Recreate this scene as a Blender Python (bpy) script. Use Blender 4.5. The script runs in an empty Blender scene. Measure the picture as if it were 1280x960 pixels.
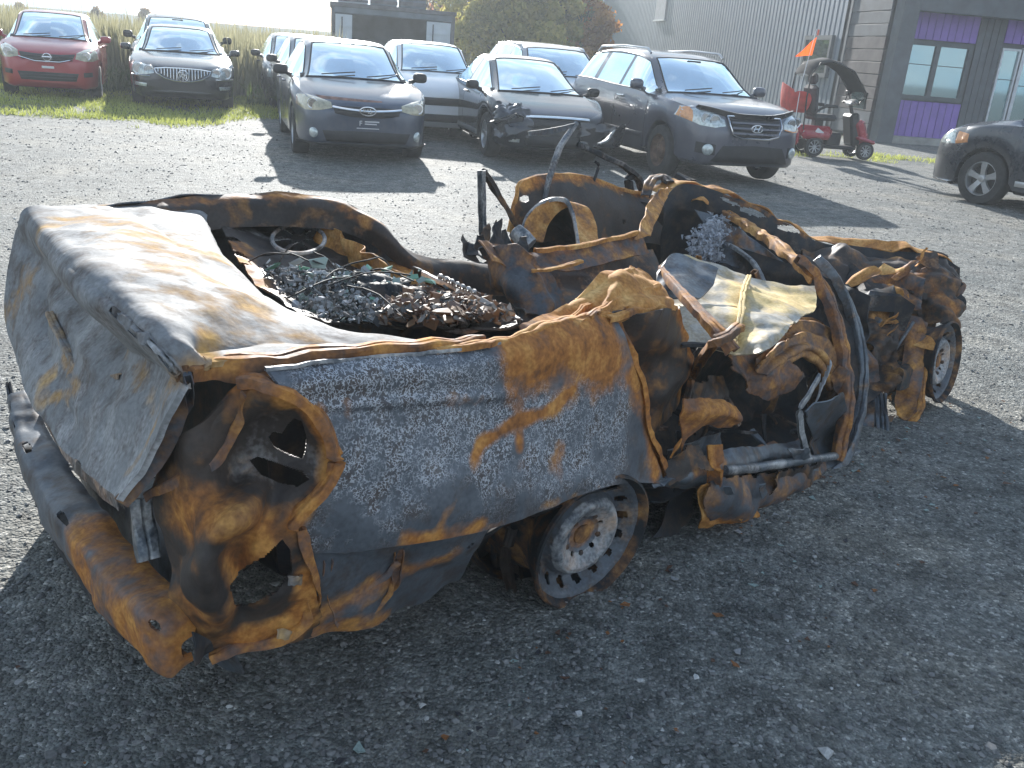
import bpy, bmesh, math, random
import numpy as np
from mathutils import Vector, Matrix
from mathutils.bvhtree import BVHTree
R = math.radians
random.seed(7)
rng = np.random.default_rng(11)
SC = bpy.context.scene
COL = SC.collection

# ---------------------------------------------------------------- camera
CF, CP, CR, CH = 1135.0, R(20.2), R(4.7), 1.52      # focal length in photo pixels, pitch down, roll, eye height
cf = np.array([0, math.cos(CP), -math.sin(CP)]); c_r0 = np.array([1., 0, 0]); c_u0 = np.cross(c_r0, cf)
c_right = c_r0 * math.cos(CR) + c_u0 * math.sin(CR)
c_up = -c_r0 * math.sin(CR) + c_u0 * math.cos(CR)
cam_d = bpy.data.cameras.new('camera'); cam = bpy.data.objects.new('camera', cam_d); COL.objects.link(cam)
cam_d.sensor_width = 36; cam_d.lens = 36 * CF / 1280; cam_d.clip_end = 2000; cam_d.clip_start = 0.05
m = Matrix.Identity(4)
for i in range(3):
    m[i][0] = c_right[i]; m[i][1] = c_up[i]; m[i][2] = -cf[i]
m[2][3] = CH
cam.matrix_world = m
SC.camera = cam

# ---------------------------------------------------------------- light
SUN_AZ, SUN_EL = R(101.5), R(18.6)
sd = Vector((math.cos(SUN_AZ) * math.cos(SUN_EL), math.sin(SUN_AZ) * math.cos(SUN_EL), math.sin(SUN_EL)))
sun_l = bpy.data.lights.new('sun', 'SUN'); sun = bpy.data.objects.new('sun', sun_l); COL.objects.link(sun)
sun_l.energy = 4.6; sun_l.angle = R(0.6); sun_l.color = (1, .975, .93)
sun.rotation_euler = sd.to_track_quat('Z', 'Y').to_euler()
world = bpy.data.worlds.new('World'); SC.world = world; world.use_nodes = True
def build_world():
    nt = world.node_tree; nt.nodes.clear(); N = nt.nodes; K = nt.links
    out = N.new('ShaderNodeOutputWorld'); bg = N.new('ShaderNodeBackground'); bg.inputs[1].default_value = 0.115
    sky = N.new('ShaderNodeTexSky'); sky.sky_type = 'NISHITA'; sky.sun_disc = False
    sky.sun_elevation = SUN_EL; sky.sun_rotation = R(90) - SUN_AZ; sky.air_density = 1.0; sky.dust_density = .6
    tc = N.new('ShaderNodeTexCoord'); mp = N.new('ShaderNodeMapping'); mp.inputs['Scale'].default_value = (1, 1, 2.6)
    mp.inputs['Location'].default_value = (.62, .25, .1)
    nz = N.new('ShaderNodeTexNoise'); nz.inputs['Scale'].default_value = 2.1; nz.inputs['Detail'].default_value = 9; nz.inputs['Roughness'].default_value = .58
    rp = N.new('ShaderNodeValToRGB'); rp.color_ramp.elements[0].position = .44; rp.color_ramp.elements[1].position = .62
    mx = N.new('ShaderNodeMixRGB'); n2 = N.new('ShaderNodeTexNoise'); n2.inputs['Scale'].default_value = 5.5; n2.inputs['Detail'].default_value = 6; K.new(mp.outputs[0], n2.inputs['Vector'])
    r2 = N.new('ShaderNodeValToRGB'); r2.color_ramp.elements[0].position = .40; r2.color_ramp.elements[0].color = (.52, .80, 1.0, 1); r2.color_ramp.elements[1].position = .56; r2.color_ramp.elements[1].color = (1, 1.02, 1.05, 1); K.new(n2.outputs['Fac'], r2.inputs[0])
    sc_ = N.new('ShaderNodeMixRGB'); sc_.blend_type = 'MULTIPLY'; sc_.inputs[0].default_value = 1; K.new(r2.outputs[0], sc_.inputs[1]); sc_.inputs[2].default_value = (3.8, 3.9, 4.1, 1); K.new(sc_.outputs[0], mx.inputs['Color2'])
    K.new(tc.outputs['Generated'], mp.inputs['Vector']); K.new(mp.outputs[0], nz.inputs['Vector'])
    sx = N.new('ShaderNodeSeparateXYZ'); K.new(tc.outputs['Generated'], sx.inputs[0])
    hz = N.new('ShaderNodeMapRange'); hz.inputs[1].default_value = .12; hz.inputs[2].default_value = .75; hz.inputs[3].default_value = .16; hz.inputs[4].default_value = -.06; K.new(sx.outputs[2], hz.inputs[0])
    ad = N.new('ShaderNodeMath'); K.new(nz.outputs['Fac'], ad.inputs[0]); K.new(hz.outputs[0], ad.inputs[1])
    K.new(ad.outputs[0], rp.inputs[0]); K.new(rp.outputs[0], mx.inputs['Fac']); K.new(sky.outputs[0], mx.inputs['Color1'])
    K.new(mx.outputs[0], bg.inputs[0]); K.new(bg.outputs[0], out.inputs[0])
build_world()
SC.view_settings.view_transform = 'Standard'; SC.view_settings.look = 'None'
SC.view_settings.exposure = 1.35; SC.view_settings.gamma = 1

# ---------------------------------------------------------------- helpers
def ray(px, py): return cf * CF + c_right * (px - 640) + c_up * (480 - py)
EYE = np.array([0, 0, CH])
def gp(px, py, z=0.):                       # where the line of sight meets a level plane
    d = ray(px, py); return EYE + d * ((z - CH) / d[2])
def yp(px, py, y):                          # where it meets a plane at depth y
    d = ray(px, py); return EYE + d * (y / d[1])

_perm = np.random.default_rng(5).permutation(256); _perm = np.concatenate([_perm, _perm, _perm])
_grad = np.random.default_rng(6).normal(size=(256, 3)); _grad /= np.linalg.norm(_grad, axis=1)[:, None]
def noise3(p):
    p = np.asarray(p, float); s = p.shape[:-1]; p = p.reshape(-1, 3)
    i = np.floor(p).astype(int); f = p - i; i &= 255
    w = f * f * f * (f * (f * 6 - 15) + 10)
    r = 0
    for a in (0, 1):
        for b in (0, 1):
            for c in (0, 1):
                h = _perm[_perm[_perm[i[:, 0] + a] + (i[:, 1] + b & 255)] + (i[:, 2] + c & 255)]
                g = _grad[h]
                d = (g * (f - np.array([a, b, c]))).sum(1)
                r = r + d * (w[:, 0] if a else 1 - w[:, 0]) * (w[:, 1] if b else 1 - w[:, 1]) * (w[:, 2] if c else 1 - w[:, 2])
    return (r * 1.6).reshape(s)
def fbm(p, oc=3, gain=.5):
    p = np.asarray(p, float); r = 0; a = 1
    for k in range(oc): r = r + noise3(p * 2 ** k + 17.3 * k) * a; a *= gain
    return r

def tag(o, label=None, cat=None, group=None, kind=None):
    if label: o['label'] = label
    if cat: o['category'] = cat
    if group: o['group'] = group
    if kind: o['kind'] = kind
    return o
def empty(name, loc=(0, 0, 0), rz=0, label=None, cat=None, group=None):
    o = bpy.data.objects.new(name, None); COL.objects.link(o); o.location = loc; o.rotation_euler = (0, 0, rz)
    o.empty_display_size = .2
    return tag(o, label, cat, group)
def link(name, me, mat=None, parent=None, smooth=None):
    o = bpy.data.objects.new(name, me); COL.objects.link(o)
    if mat is not None and len(me.materials) == 0: me.materials.append(mat)
    if parent is not None: o.parent = parent
    if smooth is not None: shade(me, smooth)
    return o
def shade(me, ang=35):
    me.polygons.foreach_set('use_smooth', [True] * len(me.polygons))
    try: me.set_sharp_from_angle(angle=R(ang))
    except Exception: pass
def mesh(name, V, Fc, mat=None, parent=None, smooth=None):
    me = bpy.data.meshes.new(name); me.from_pydata([tuple(map(float, v)) for v in V], [], [tuple(int(i) for i in f) for f in Fc]); me.update()
    return link(name, me, mat, parent, smooth)
class MB:                                    # collects shapes that become ONE mesh
    def __init__(s): s.V = []; s.F = []; s.M = []; s.mi = 0
    def add(s, V, Fc, mi=None):
        n = len(s.V); s.V += [tuple(v) for v in V]; s.F += [tuple(i + n for i in f) for f in Fc]; s.M += [s.mi if mi is None else mi] * len(Fc)
    def box(s, c, d, rot=None, mi=None, bev=0):
        x, y, z = d[0] / 2, d[1] / 2, d[2] / 2
        if bev:
            b = bev; V = []
            for sx, sy, sz in [(a, b_, c_) for a in (-1, 1) for b_ in (-1, 1) for c_ in (-1, 1)]:
                V += [Vector((sx * (x - b), sy * (y - b), sz * z)), Vector((sx * (x - b), sy * y, sz * (z - b))), Vector((sx * x, sy * (y - b), sz * (z - b)))]
            bm = bmesh.new(); [bm.verts.new(v) for v in V]; bmesh.ops.convex_hull(bm, input=bm.verts)
            bm.verts.index_update(); V = [v.co.copy() for v in bm.verts]; Fc = [[v.index for v in f.verts] for f in bm.faces]; bm.free()
        else:
            V = [Vector((sx * x, sy * y, sz * z)) for sx in (-1, 1) for sy in (-1, 1) for sz in (-1, 1)]
            Fc = [(0, 1, 3, 2), (4, 6, 7, 5), (0, 4, 5, 1), (2, 3, 7, 6), (0, 2, 6, 4), (1, 5, 7, 3)]
        c = Vector(c)
        if rot is not None: V = [rot @ v for v in V]
        s.add([v + c for v in V], Fc, mi); return s
    def tube(s, pts, r, n=8, cap=True, mi=None):
        pts = [Vector(p) for p in pts]; rs = r if hasattr(r, '__len__') else [r] * len(pts)
        V = []; Fc = []; up = None
        for i, p in enumerate(pts):
            t = (pts[min(i + 1, len(pts) - 1)] - pts[max(i - 1, 0)]).normalized()
            if up is None: up = t.orthogonal().normalized()
            up = (up - t * up.dot(t)).normalized(); sd_ = t.cross(up)
            for k in range(n):
                a = 2 * math.pi * k / n; V.append(p + (up * math.cos(a) + sd_ * math.sin(a)) * rs[i])
        for i in range(len(pts) - 1):
            for k in range(n): Fc.append((i * n + k, i * n + (k + 1) % n, (i + 1) * n + (k + 1) % n, (i + 1) * n + k))
        if cap: Fc.append(tuple(range(n - 1, -1, -1))); Fc.append(tuple(range((len(pts) - 1) * n, len(pts) * n)))
        s.add(V, Fc, mi); return s
    def lathe(s, prof, n=32, axis='y', c=(0, 0, 0), mi=None, closed=False):   # prof: (radius, along)
        V = []; Fc = []; m_ = len(prof)
        for k in range(n):
            a = 2 * math.pi * k / n
            for r, h in prof:
                p = (r * math.cos(a), h, r * math.sin(a)) if axis == 'y' else (r * math.cos(a), r * math.sin(a), h)
                V.append((p[0] + c[0], p[1] + c[1], p[2] + c[2]))
        for k in range(n):
            for j in range(m_ - (0 if closed else 1)):
                a0 = k * m_ + j; a1 = k * m_ + (j + 1) % m_; b0 = ((k + 1) % n) * m_ + j; b1 = ((k + 1) % n) * m_ + (j + 1) % m_
                Fc.append((a0, a1, b1, b0))
        s.add(V, Fc, mi); return s
    def build(s, name, mats, parent=None, smooth=35):
        me = bpy.data.meshes.new(name); me.from_pydata(s.V, [], s.F)
        if not isinstance(mats, (list, tuple)): mats = [mats]
        for m_ in mats: me.materials.append(m_)
        me.polygons.foreach_set('material_index', s.M); me.update()
        return link(name, me, None, parent, smooth)
def copy_tree(o, parent=None):
    c = o.copy(); COL.objects.link(c); c.parent = parent
    for ch in [x for x in o.children]: copy_tree(ch, c)
    return c

# ---------------------------------------------------------------- materials
def nmat(name):
    m_ = bpy.data.materials.new(name); m_.use_nodes = True; nt = m_.node_tree
    b = nt.nodes['Principled BSDF']; return m_, nt, b
def N_(nt, t, **k):
    n = nt.nodes.new(t)
    for a, v in k.items():
        if a in n.inputs.keys() if hasattr(n.inputs, 'keys') else False: n.inputs[a].default_value = v
        else: setattr(n, a, v)
    return n
def tex_noise(nt, scale, detail=4, rough=.55, vec=None, dist=0):
    n = nt.nodes.new('ShaderNodeTexNoise'); n.inputs['Scale'].default_value = scale; n.inputs['Detail'].default_value = detail
    n.inputs['Roughness'].default_value = rough; n.inputs['Distortion'].default_value = dist
    if vec is None: vec = obj_co(nt)
    nt.links.new(vec, n.inputs['Vector']); return n
def obj_co(nt):
    for n in nt.nodes:
        if n.bl_idname == 'ShaderNodeTexCoord': return n.outputs['Object']
    return nt.nodes.new('ShaderNodeTexCoord').outputs['Object']
def ramp(nt, src, stops):
    r = nt.nodes.new('ShaderNodeValToRGB'); e = r.color_ramp.elements
    while len(e) > 1: e.remove(e[-1])
    for i, (p, c) in enumerate(stops):
        el = e[0] if i == 0 else e.new(p); el.position = p
        el.color = (c[0], c[1], c[2], 1) if hasattr(c, '__len__') else (c, c, c, 1)
    nt.links.new(src, r.inputs[0]); return r.outputs[0]
def mix(nt, f, a, b, mode='MIX'):
    m_ = nt.nodes.new('ShaderNodeMixRGB'); m_.blend_type = mode
    for s, v in ((0, f), (1, a), (2, b)):
        if isinstance(v, bpy.types.NodeSocket): nt.links.new(v, m_.inputs[s])
        else: m_.inputs[s].default_value = v if s == 0 else (v[0], v[1], v[2], 1)
    return m_.outputs[0]
def mth(nt, op, a, b=0, clamp=False):
    m_ = nt.nodes.new('ShaderNodeMath'); m_.operation = op; m_.use_clamp = clamp
    for s, v in ((0, a), (1, b)):
        if isinstance(v, bpy.types.NodeSocket): nt.links.new(v, m_.inputs[s])
        else: m_.inputs[s].default_value = v
    return m_.outputs[0]
def bump(nt, b, h, strength=.3, dist=.01):
    n = nt.nodes.new('ShaderNodeBump'); n.inputs['Strength'].default_value = strength; n.inputs['Distance'].default_value = dist
    nt.links.new(h, n.inputs['Height']); nt.links.new(n.outputs[0], b.inputs['Normal']); return n
def plain(name, c, rough=.6, metal=0, var=.15, scale=6, bmp=0, bs=60, coat=0):
    m_, nt, b = nmat(name)
    n = tex_noise(nt, scale, 5)
    col = ramp(nt, n.outputs['Fac'], [(.3, [x * (1 - var) for x in c]), (.7, [min(1, x * (1 + var)) for x in c])])
    nt.links.new(col, b.inputs['Base Color']); b.inputs['Roughness'].default_value = rough; b.inputs['Metallic'].default_value = metal
    if coat: b.inputs['Coat Weight'].default_value = coat; b.inputs['Coat Roughness'].default_value = .06
    if bmp:
        n2 = tex_noise(nt, bs, 4); bump(nt, b, n2.outputs['Fac'], bmp, .004)
    return m_
def paint(name, c, rough=.35, metal=.3, dust=.25):
    m_, nt, b = nmat(name)
    n = tex_noise(nt, 2.2, 6, .65); n2 = tex_noise(nt, 45, 3)
    f = mth(nt, 'MULTIPLY', ramp(nt, n.outputs['Fac'], [(.35, 0), (.75, 1)]), dust)
    col = mix(nt, f, c, (.30, .29, .27))
    nt.links.new(col, b.inputs['Base Color']); b.inputs['Metallic'].default_value = metal
    rr = mth(nt, 'ADD', mth(nt, 'MULTIPLY', n.outputs['Fac'], .25), rough - .1); nt.links.new(rr, b.inputs['Roughness'])
    b.inputs['Coat Weight'].default_value = .8; b.inputs['Coat Roughness'].default_value = .08
    bump(nt, b, n.outputs['Fac'], .06, .02)
    return m_
def glass(name, tint=(.55, .66, .64), refl=.03, gc=(.86, .98, 1)):
    m_ = bpy.data.materials.new(name); m_.use_nodes = True; nt = m_.node_tree; nt.nodes.clear()
    out = nt.nodes.new('ShaderNodeOutputMaterial'); tr = nt.nodes.new('ShaderNodeBsdfTransparent'); tr.inputs[0].default_value = (*tint, 1)
    gl = nt.nodes.new('ShaderNodeBsdfGlossy'); gl.inputs['Roughness'].default_value = .04; gl.inputs[0].default_value = (*gc, 1)
    df = nt.nodes.new('ShaderNodeBsdfDiffuse'); df.inputs[0].default_value = (.45, .45, .43, 1)
    fr = nt.nodes.new('ShaderNodeFresnel'); fr.inputs[0].default_value = 1.5
    n = tex_noise(nt, 5, 5, .6)
    a = mth(nt, 'ADD', mth(nt, 'MULTIPLY', fr.outputs[0], 1.1), refl, True)
    m1 = nt.nodes.new('ShaderNodeMixShader'); m2 = nt.nodes.new('ShaderNodeMixShader')
    nt.links.new(a, m1.inputs[0]); nt.links.new(tr.outputs[0], m1.inputs[1]); nt.links.new(gl.outputs[0], m1.inputs[2])
    nt.links.new(mth(nt, 'MULTIPLY', n.outputs['Fac'], .16), m2.inputs[0]); nt.links.new(m1.outputs[0], m2.inputs[1]); nt.links.new(df.outputs[0], m2.inputs[2])
    nt.links.new(m2.outputs[0], out.inputs[0]); return m_
M = {}
M['glass'] = glass('car_glass'); M['glass_dark'] = glass('privacy_glass', (.10, .12, .13), .14)
M['lamp_glass'] = plain('lamp_lens', (.50, .54, .52), .12, .4, .3, 30, coat=1)
M['lamp_amber'] = plain('amber_lens', (.65, .28, .10), .15, .2, .2, 30, coat=1)
M['lamp_yellowed'] = plain('yellowed_lens', (.42, .38, .26), .2, .2, .25, 20, coat=1)
M['chrome'] = plain('chrome', (.62, .62, .62), .16, 1, .1)
M['black'] = plain('black_trim', (.018, .018, .02), .5, 0, .3, 9)
M['blackgloss'] = plain('gloss_black', (.012, .012, .014), .2, 0, .2, 9, coat=.5)
M['rubber'] = plain('tyre_rubber', (.03, .03, .03), .85, 0, .35, 14, .3)
M['alloy'] = plain('alloy_rim', (.45, .46, .47), .35, .8, .15)
M['steelrim'] = plain('rusted_spare_rim', (.16, .10, .07), .7, .4, .5, 12, .3)
M['seat'] = plain('seat_cloth', (.05, .05, .055), .9, 0, .3, 12)
M['bag'] = plain('airbag_cloth', (.55, .55, .53), .9, 0, .15, 12)
M['red_lamp'] = plain('red_lens', (.5, .03, .03), .15, .2, .2, coat=1)
M['white'] = plain('white_print', (.7, .7, .7), .6, 0, .1)
# ================================================================ GROUND
GB = np.array([gp(a, b)[:2] for a, b in [(-60, 138), (0, 143), (60, 147), (110, 148), (160, 155), (210, 162), (262, 158), (300, 152), (345, 150), (420, 135), (545, 152), (600, 150)]])
def grass_mask(x, y):
    gx, gy = GB[:, 0], GB[:, 1]; o = np.argsort(gx)
    yb = np.interp(x, gx[o], gy[o])
    n = fbm(np.stack([x * .9, y * .9, x * 0 + 3], -1), 3)
    a = np.clip((y - yb + n * .9) / .5, 0, 1) * (x < 1.0)
    # thin verge by the foot of the building
    c = np.clip(1 - np.abs(y - (18.6 + .12 * x) + n * .8) / .9, 0, 1) * np.clip((x - 4.2) / .6, 0, 1) * np.clip((9.6 - x) / .6, 0, 1)
    bare = np.clip(.5 + 1.6 * fbm(np.stack([x * .55 + 9, y * .8, x * 0 + 8], -1), 2), 0, 1)
    a = a * np.where(y > 21, 1, .45 + .55 * np.clip(bare * 1.5, 0, 1))
    return np.clip(np.maximum(a, c * bare * 1.2), 0, 1)
def ground_z(x, y):
    near = np.exp(-((x - .5) ** 2 + (y - 3.5) ** 2) / 60.)
    return fbm(np.stack([x * .35, y * .35, x * 0], -1), 2) * .03 * (1 - near) + fbm(np.stack([x * 1.7, y * 1.7, x * 0 + 5], -1), 2) * .006
def build_ground():
    xs = np.concatenate([[-600, -200, -80, -40, -20], np.arange(-12, 12.01, .14), [16, 24, 40, 90, 250, 600]])
    ys = np.concatenate([[-300, -80, -20, -6, -1], np.arange(0, 24.01, .14), [27, 32, 40, 55, 80, 140, 260, 500, 900]])
    X, Y = np.meshgrid(xs, ys); Z = ground_z(X, Y); Z[(np.abs(X) > 15) | (Y > 25) | (Y < -.5)] = 0
    n, k = X.shape; V = np.stack([X, Y, Z], -1).reshape(-1, 3)
    idx = np.arange(n * k).reshape(n, k); Fc = np.stack([idx[:-1, :-1], idx[:-1, 1:], idx[1:, 1:], idx[1:, :-1]], -1).reshape(-1, 4)
    m_, nt, b = nmat('gravel_ground')
    at = nt.nodes.new('ShaderNodeAttribute'); at.attribute_name = 'mask'
    co = obj_co(nt)
    v1 = nt.nodes.new('ShaderNodeTexVoronoi'); v1.inputs['Scale'].default_value = 115; nt.links.new(co, v1.inputs['Vector'])
    v2 = nt.nodes.new('ShaderNodeTexVoronoi'); v2.inputs['Scale'].default_value = 46; nt.links.new(co, v2.inputs['Vector'])
    nz = tex_noise(nt, 1.1, 7, .62, co); nf = tex_noise(nt, 210, 3, .6, co); nm = tex_noise(nt, 7, 5, .6, co)
    sep = nt.nodes.new('ShaderNodeSeparateColor'); nt.links.new(v1.outputs['Color'], sep.inputs[0])
    sep2 = nt.nodes.new('ShaderNodeSeparateColor'); nt.links.new(v2.outputs['Color'], sep2.inputs[0])
    peb = ramp(nt, sep.outputs[0], [(0, (.105, .11, .112)), (.55, (.175, .178, .175)), (.90, (.23, .23, .225)), (1, (.42, .41, .40))])
    peb2 = ramp(nt, sep2.outputs[0], [(0, .72), (.6, 1.0), (1, 1.35)])
    c = mix(nt, 1, peb, peb2, 'MULTIPLY')
    big = ramp(nt, nz.outputs['Fac'], [(.28, (.62, .67, .66)), (.5, (1, 1, .95)), (.72, (1.40, 1.30, 1.12))])
    c = mix(nt, 1, c, big, 'MULTIPLY')
    med = ramp(nt, nm.outputs['Fac'], [(.36, .62), (.5, 1.0), (.65, 1.2)]); c = mix(nt, 1, c, med, 'MULTIPLY')
    gc = ramp(nt, nm.outputs['Fac'], [(.3, (.035, .05, .012)), (.6, (.10, .13, .03)), (.8, (.16, .14, .06))])
    sepm = nt.nodes.new('ShaderNodeSeparateColor'); nt.links.new(at.outputs['Color'], sepm.inputs[0])
    gm = mth(nt, 'ADD', sepm.outputs[0], mth(nt, 'MULTIPLY', mth(nt, 'SUBTRACT', nf.outputs['Fac'], .5), .9), True)
    c = mix(nt, gm, c, gc); nt.links.new(c, b.inputs['Base Color']); b.inputs['Roughness'].default_value = .8
    b.inputs['Specular IOR Level'].default_value = .35
    h = mth(nt, 'ADD', mth(nt, 'MULTIPLY', v1.outputs['Distance'], -1.0), mth(nt, 'MULTIPLY', nf.outputs['Fac'], .5))
    h = mth(nt, 'ADD', h, mth(nt, 'MULTIPLY', v2.outputs['Distance'], -1.3)); h = mth(nt, 'ADD', h, mth(nt, 'MULTIPLY', nm.outputs['Fac'], 2.))
    bump(nt, b, h, .9, .009)
    me = bpy.data.meshes.new('ground'); me.from_pydata(V.tolist(), [], Fc.tolist()); me.update(); me.materials.append(m_)
    a = me.color_attributes.new('mask', 'FLOAT_COLOR', 'POINT'); g = grass_mask(V[:, 0], V[:, 1])
    g = np.where(V[:, 1] > 24, 1, g); cc = np.ones((len(V), 4), 'f'); cc[:, 0] = g; a.data.foreach_set('color', cc.ravel())
    shade(me, 180); tag(link('ground', me), 'grey crushed gravel yard turning to grass towards the field', kind='structure')
build_ground()

def scatter_stones():
    ico = bmesh.new(); bmesh.ops.create_icosphere(ico, subdivisions=1, radius=1); bv = np.array([v.co[:] for v in ico.verts]); bf = np.array([[v.index for v in f.verts] for f in ico.faces]); ico.free()
    n = 24000
    # dense near the camera, thinning out with distance
    d = 1.5 + 15 * rng.random(n) ** 2.2; a = R(90) + (rng.random(n) - .5) * 1.25
    x = d * np.cos(a); y = d * np.sin(a)
    s = .0022 + .0065 * rng.random(n) ** 4 + .0006 * d * rng.random(n)
    s[:220] *= 2.0; s[:16] *= 1.4
    keep = grass_mask(x, y) < .5; x, y, s = x[keep], y[keep], s[keep]; n = len(x)
    z = ground_z(x, y)
    J = 1 + .28 * rng.normal(size=(n, 12, 3)); S = np.stack([s * (1 + .5 * rng.random(n)), s, s * .55], -1)
    th = rng.random(n) * 6.28; P = bv[None] * J * S[:, None, :]
    c, s_ = np.cos(th)[:, None], np.sin(th)[:, None]
    Q = np.stack([P[..., 0] * c - P[..., 1] * s_ + x[:, None], P[..., 0] * s_ + P[..., 1] * c + y[:, None], P[..., 2] + z[:, None] + s[:, None] * .25], -1)
    F_ = (bf[None] + (np.arange(n) * 12)[:, None, None]).reshape(-1, 3)
    me = bpy.data.meshes.new('gravel_stones'); me.from_pydata(Q.reshape(-1, 3).tolist(), [], F_.tolist()); me.update()
    m_, nt, b = nmat('loose_stone'); at = nt.nodes.new('ShaderNodeAttribute'); at.attribute_name = 'mask'
    nt.links.new(mix(nt, 1, at.outputs['Color'], ramp(nt, tex_noise(nt, 120, 3).outputs['Fac'], [(.3, .8), (.7, 1.2)]), 'MULTIPLY'), b.inputs['Base Color']); b.inputs['Roughness'].default_value = .75
    me.materials.append(m_)
    a_ = me.color_attributes.new('mask', 'FLOAT_COLOR', 'POINT'); g = .08 + .14 * rng.random(n) + .35 * (rng.random(n) > .965) * rng.random(n)
    col = np.ones((n, 12, 4), 'f'); col[..., 0] = g[:, None] * 1.0; col[..., 1] = g[:, None] * .99; col[..., 2] = g[:, None] * .96; a_.data.foreach_set('color', col.ravel())
    tag(link('gravel_stones', me), 'loose grey stones and pale chips strewn over the yard', kind='stuff')
scatter_stones()

# ================================================================ VEGETATION
def leafmat(name, c0, c1, trans=.62):
    m_, nt, b = nmat(name); at = nt.nodes.new('ShaderNodeAttribute'); at.attribute_name = 'tint'
    col = ramp(nt, at.outputs['Fac'], [(0, c0), (1, c1)]); nt.links.new(col, b.inputs['Base Color']); b.inputs['Roughness'].default_value = .65
    tr = nt.nodes.new('ShaderNodeBsdfTranslucent'); nt.links.new(col, tr.inputs[0])
    ms = nt.nodes.new('ShaderNodeMixShader'); ms.inputs[0].default_value = trans
    nt.links.new(b.outputs[0], ms.inputs[1]); nt.links.new(tr.outputs[0], ms.inputs[2]); nt.links.new(ms.outputs[0], nt.nodes['Material Output'].inputs[0]); return m_
def tint_attr(me, vals, per):
    a = me.color_attributes.new('tint', 'FLOAT_COLOR', 'POINT'); v = np.repeat(np.asarray(vals, 'f'), per)
    c = np.ones((len(v), 4), 'f'); c[:, :3] = v[:, None]; a.data.foreach_set('color', c.ravel())
def blades(name, x, y, h, w, mat, label, lean=.25, segs=1):
    n = len(x); th = rng.random(n) * 6.28; lx = rng.normal(size=n) * lean * h; ly = rng.normal(size=n) * lean * h
    z = ground_z(x, y); z = np.where((y > 25) | (np.abs(x) > 15), 0, z)
    dx, dy = np.cos(th) * w, np.sin(th) * w
    V = np.stack([np.stack([x - dx, y - dy, z], -1), np.stack([x + dx, y + dy, z], -1),
                  np.stack([x + dx * .8 + lx * .4, y + dy * .8 + ly * .4, z + h * .6], -1), np.stack([x - dx * .8 + lx * .4, y - dy * .8 + ly * .4, z + h * .6], -1),
                  np.stack([x + lx, y + ly, z + h], -1)], 1)
    b0 = np.arange(n) * 5; q = np.stack([b0, b0 + 1, b0 + 2, b0 + 3], -1); t = np.stack([b0 + 3, b0 + 2, b0 + 4], -1)
    me = bpy.data.meshes.new(name); me.from_pydata(V.reshape(-1, 3).tolist(), [], q.tolist() + t.tolist()); me.update()
    me.materials.append(mat); tint_attr(me, np.clip(rng.random(n) * .7 + .5 * fbm(np.stack([x * .3, y * .3, x * 0], -1), 2) + .15, 0, 1), 5)
    return tag(link(name, me), label, kind='stuff')
def build_field():
    n = 52000; x = -34 + 44 * rng.random(n); y = 21.5 + 22 * rng.random(n) ** 1.4
    k = (x < -4.3 - (y - 21) * .20) | ((y > 34) & (x < 3) & (rng.random(n) < .4)); x, y = x[k], y[k]
    h = 1.32 + .28 * fbm(np.stack([x * .5, y * .5, x * 0], -1), 2) + .18 * rng.normal(size=len(x)); h = np.clip(h, .6, 2.1)
    blades('field_reeds', x, y, h, .018 + .014 * rng.random(len(x)), leafmat('reed', (.20, .19, .10), (.40, .37, .22), .5), 'tall straw coloured reeds and weeds filling the field behind the parked cars', .10)
    n = 14000; x = -18 + 13 * rng.random(n); y = 19.5 + 2.8 * rng.random(n); k = fbm(np.stack([x * .7, y, x * 0 + 2], -1), 2) > -.05; x, y = x[k], y[k]
    blades('green_weeds', x, y, (.15 + .45 * rng.random(len(x)) ** 1.5), .012 + .014 * rng.random(len(x)), leafmat('weed', (.06, .10, .02), (.17, .22, .05), .45), 'leafy green weeds along the edge of the field', .45)
    n = 230000; x = -13 + 23 * rng.random(n); y = 11 + 11 * rng.random(n); g = grass_mask(x, y); k = g * (.55 + .7 * fbm(np.stack([x * 2.2, y * 2.2, x * 0 + 4], -1), 2)) > rng.random(n); x, y = x[k][:90000], y[k][:90000]
    blades('short_grass', x, y, .03 + .07 * rng.random(len(x)) ** 2, .005 + .005 * rng.random(len(x)), leafmat('turf', (.26, .30, .06), (.55, .57, .15), .5), 'short yellow green grass growing through the edge of the gravel', .5)
build_field()
BARK = plain('bark', (.10, .085, .07), .9, 0, .4, 8, .5, 20)
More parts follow.
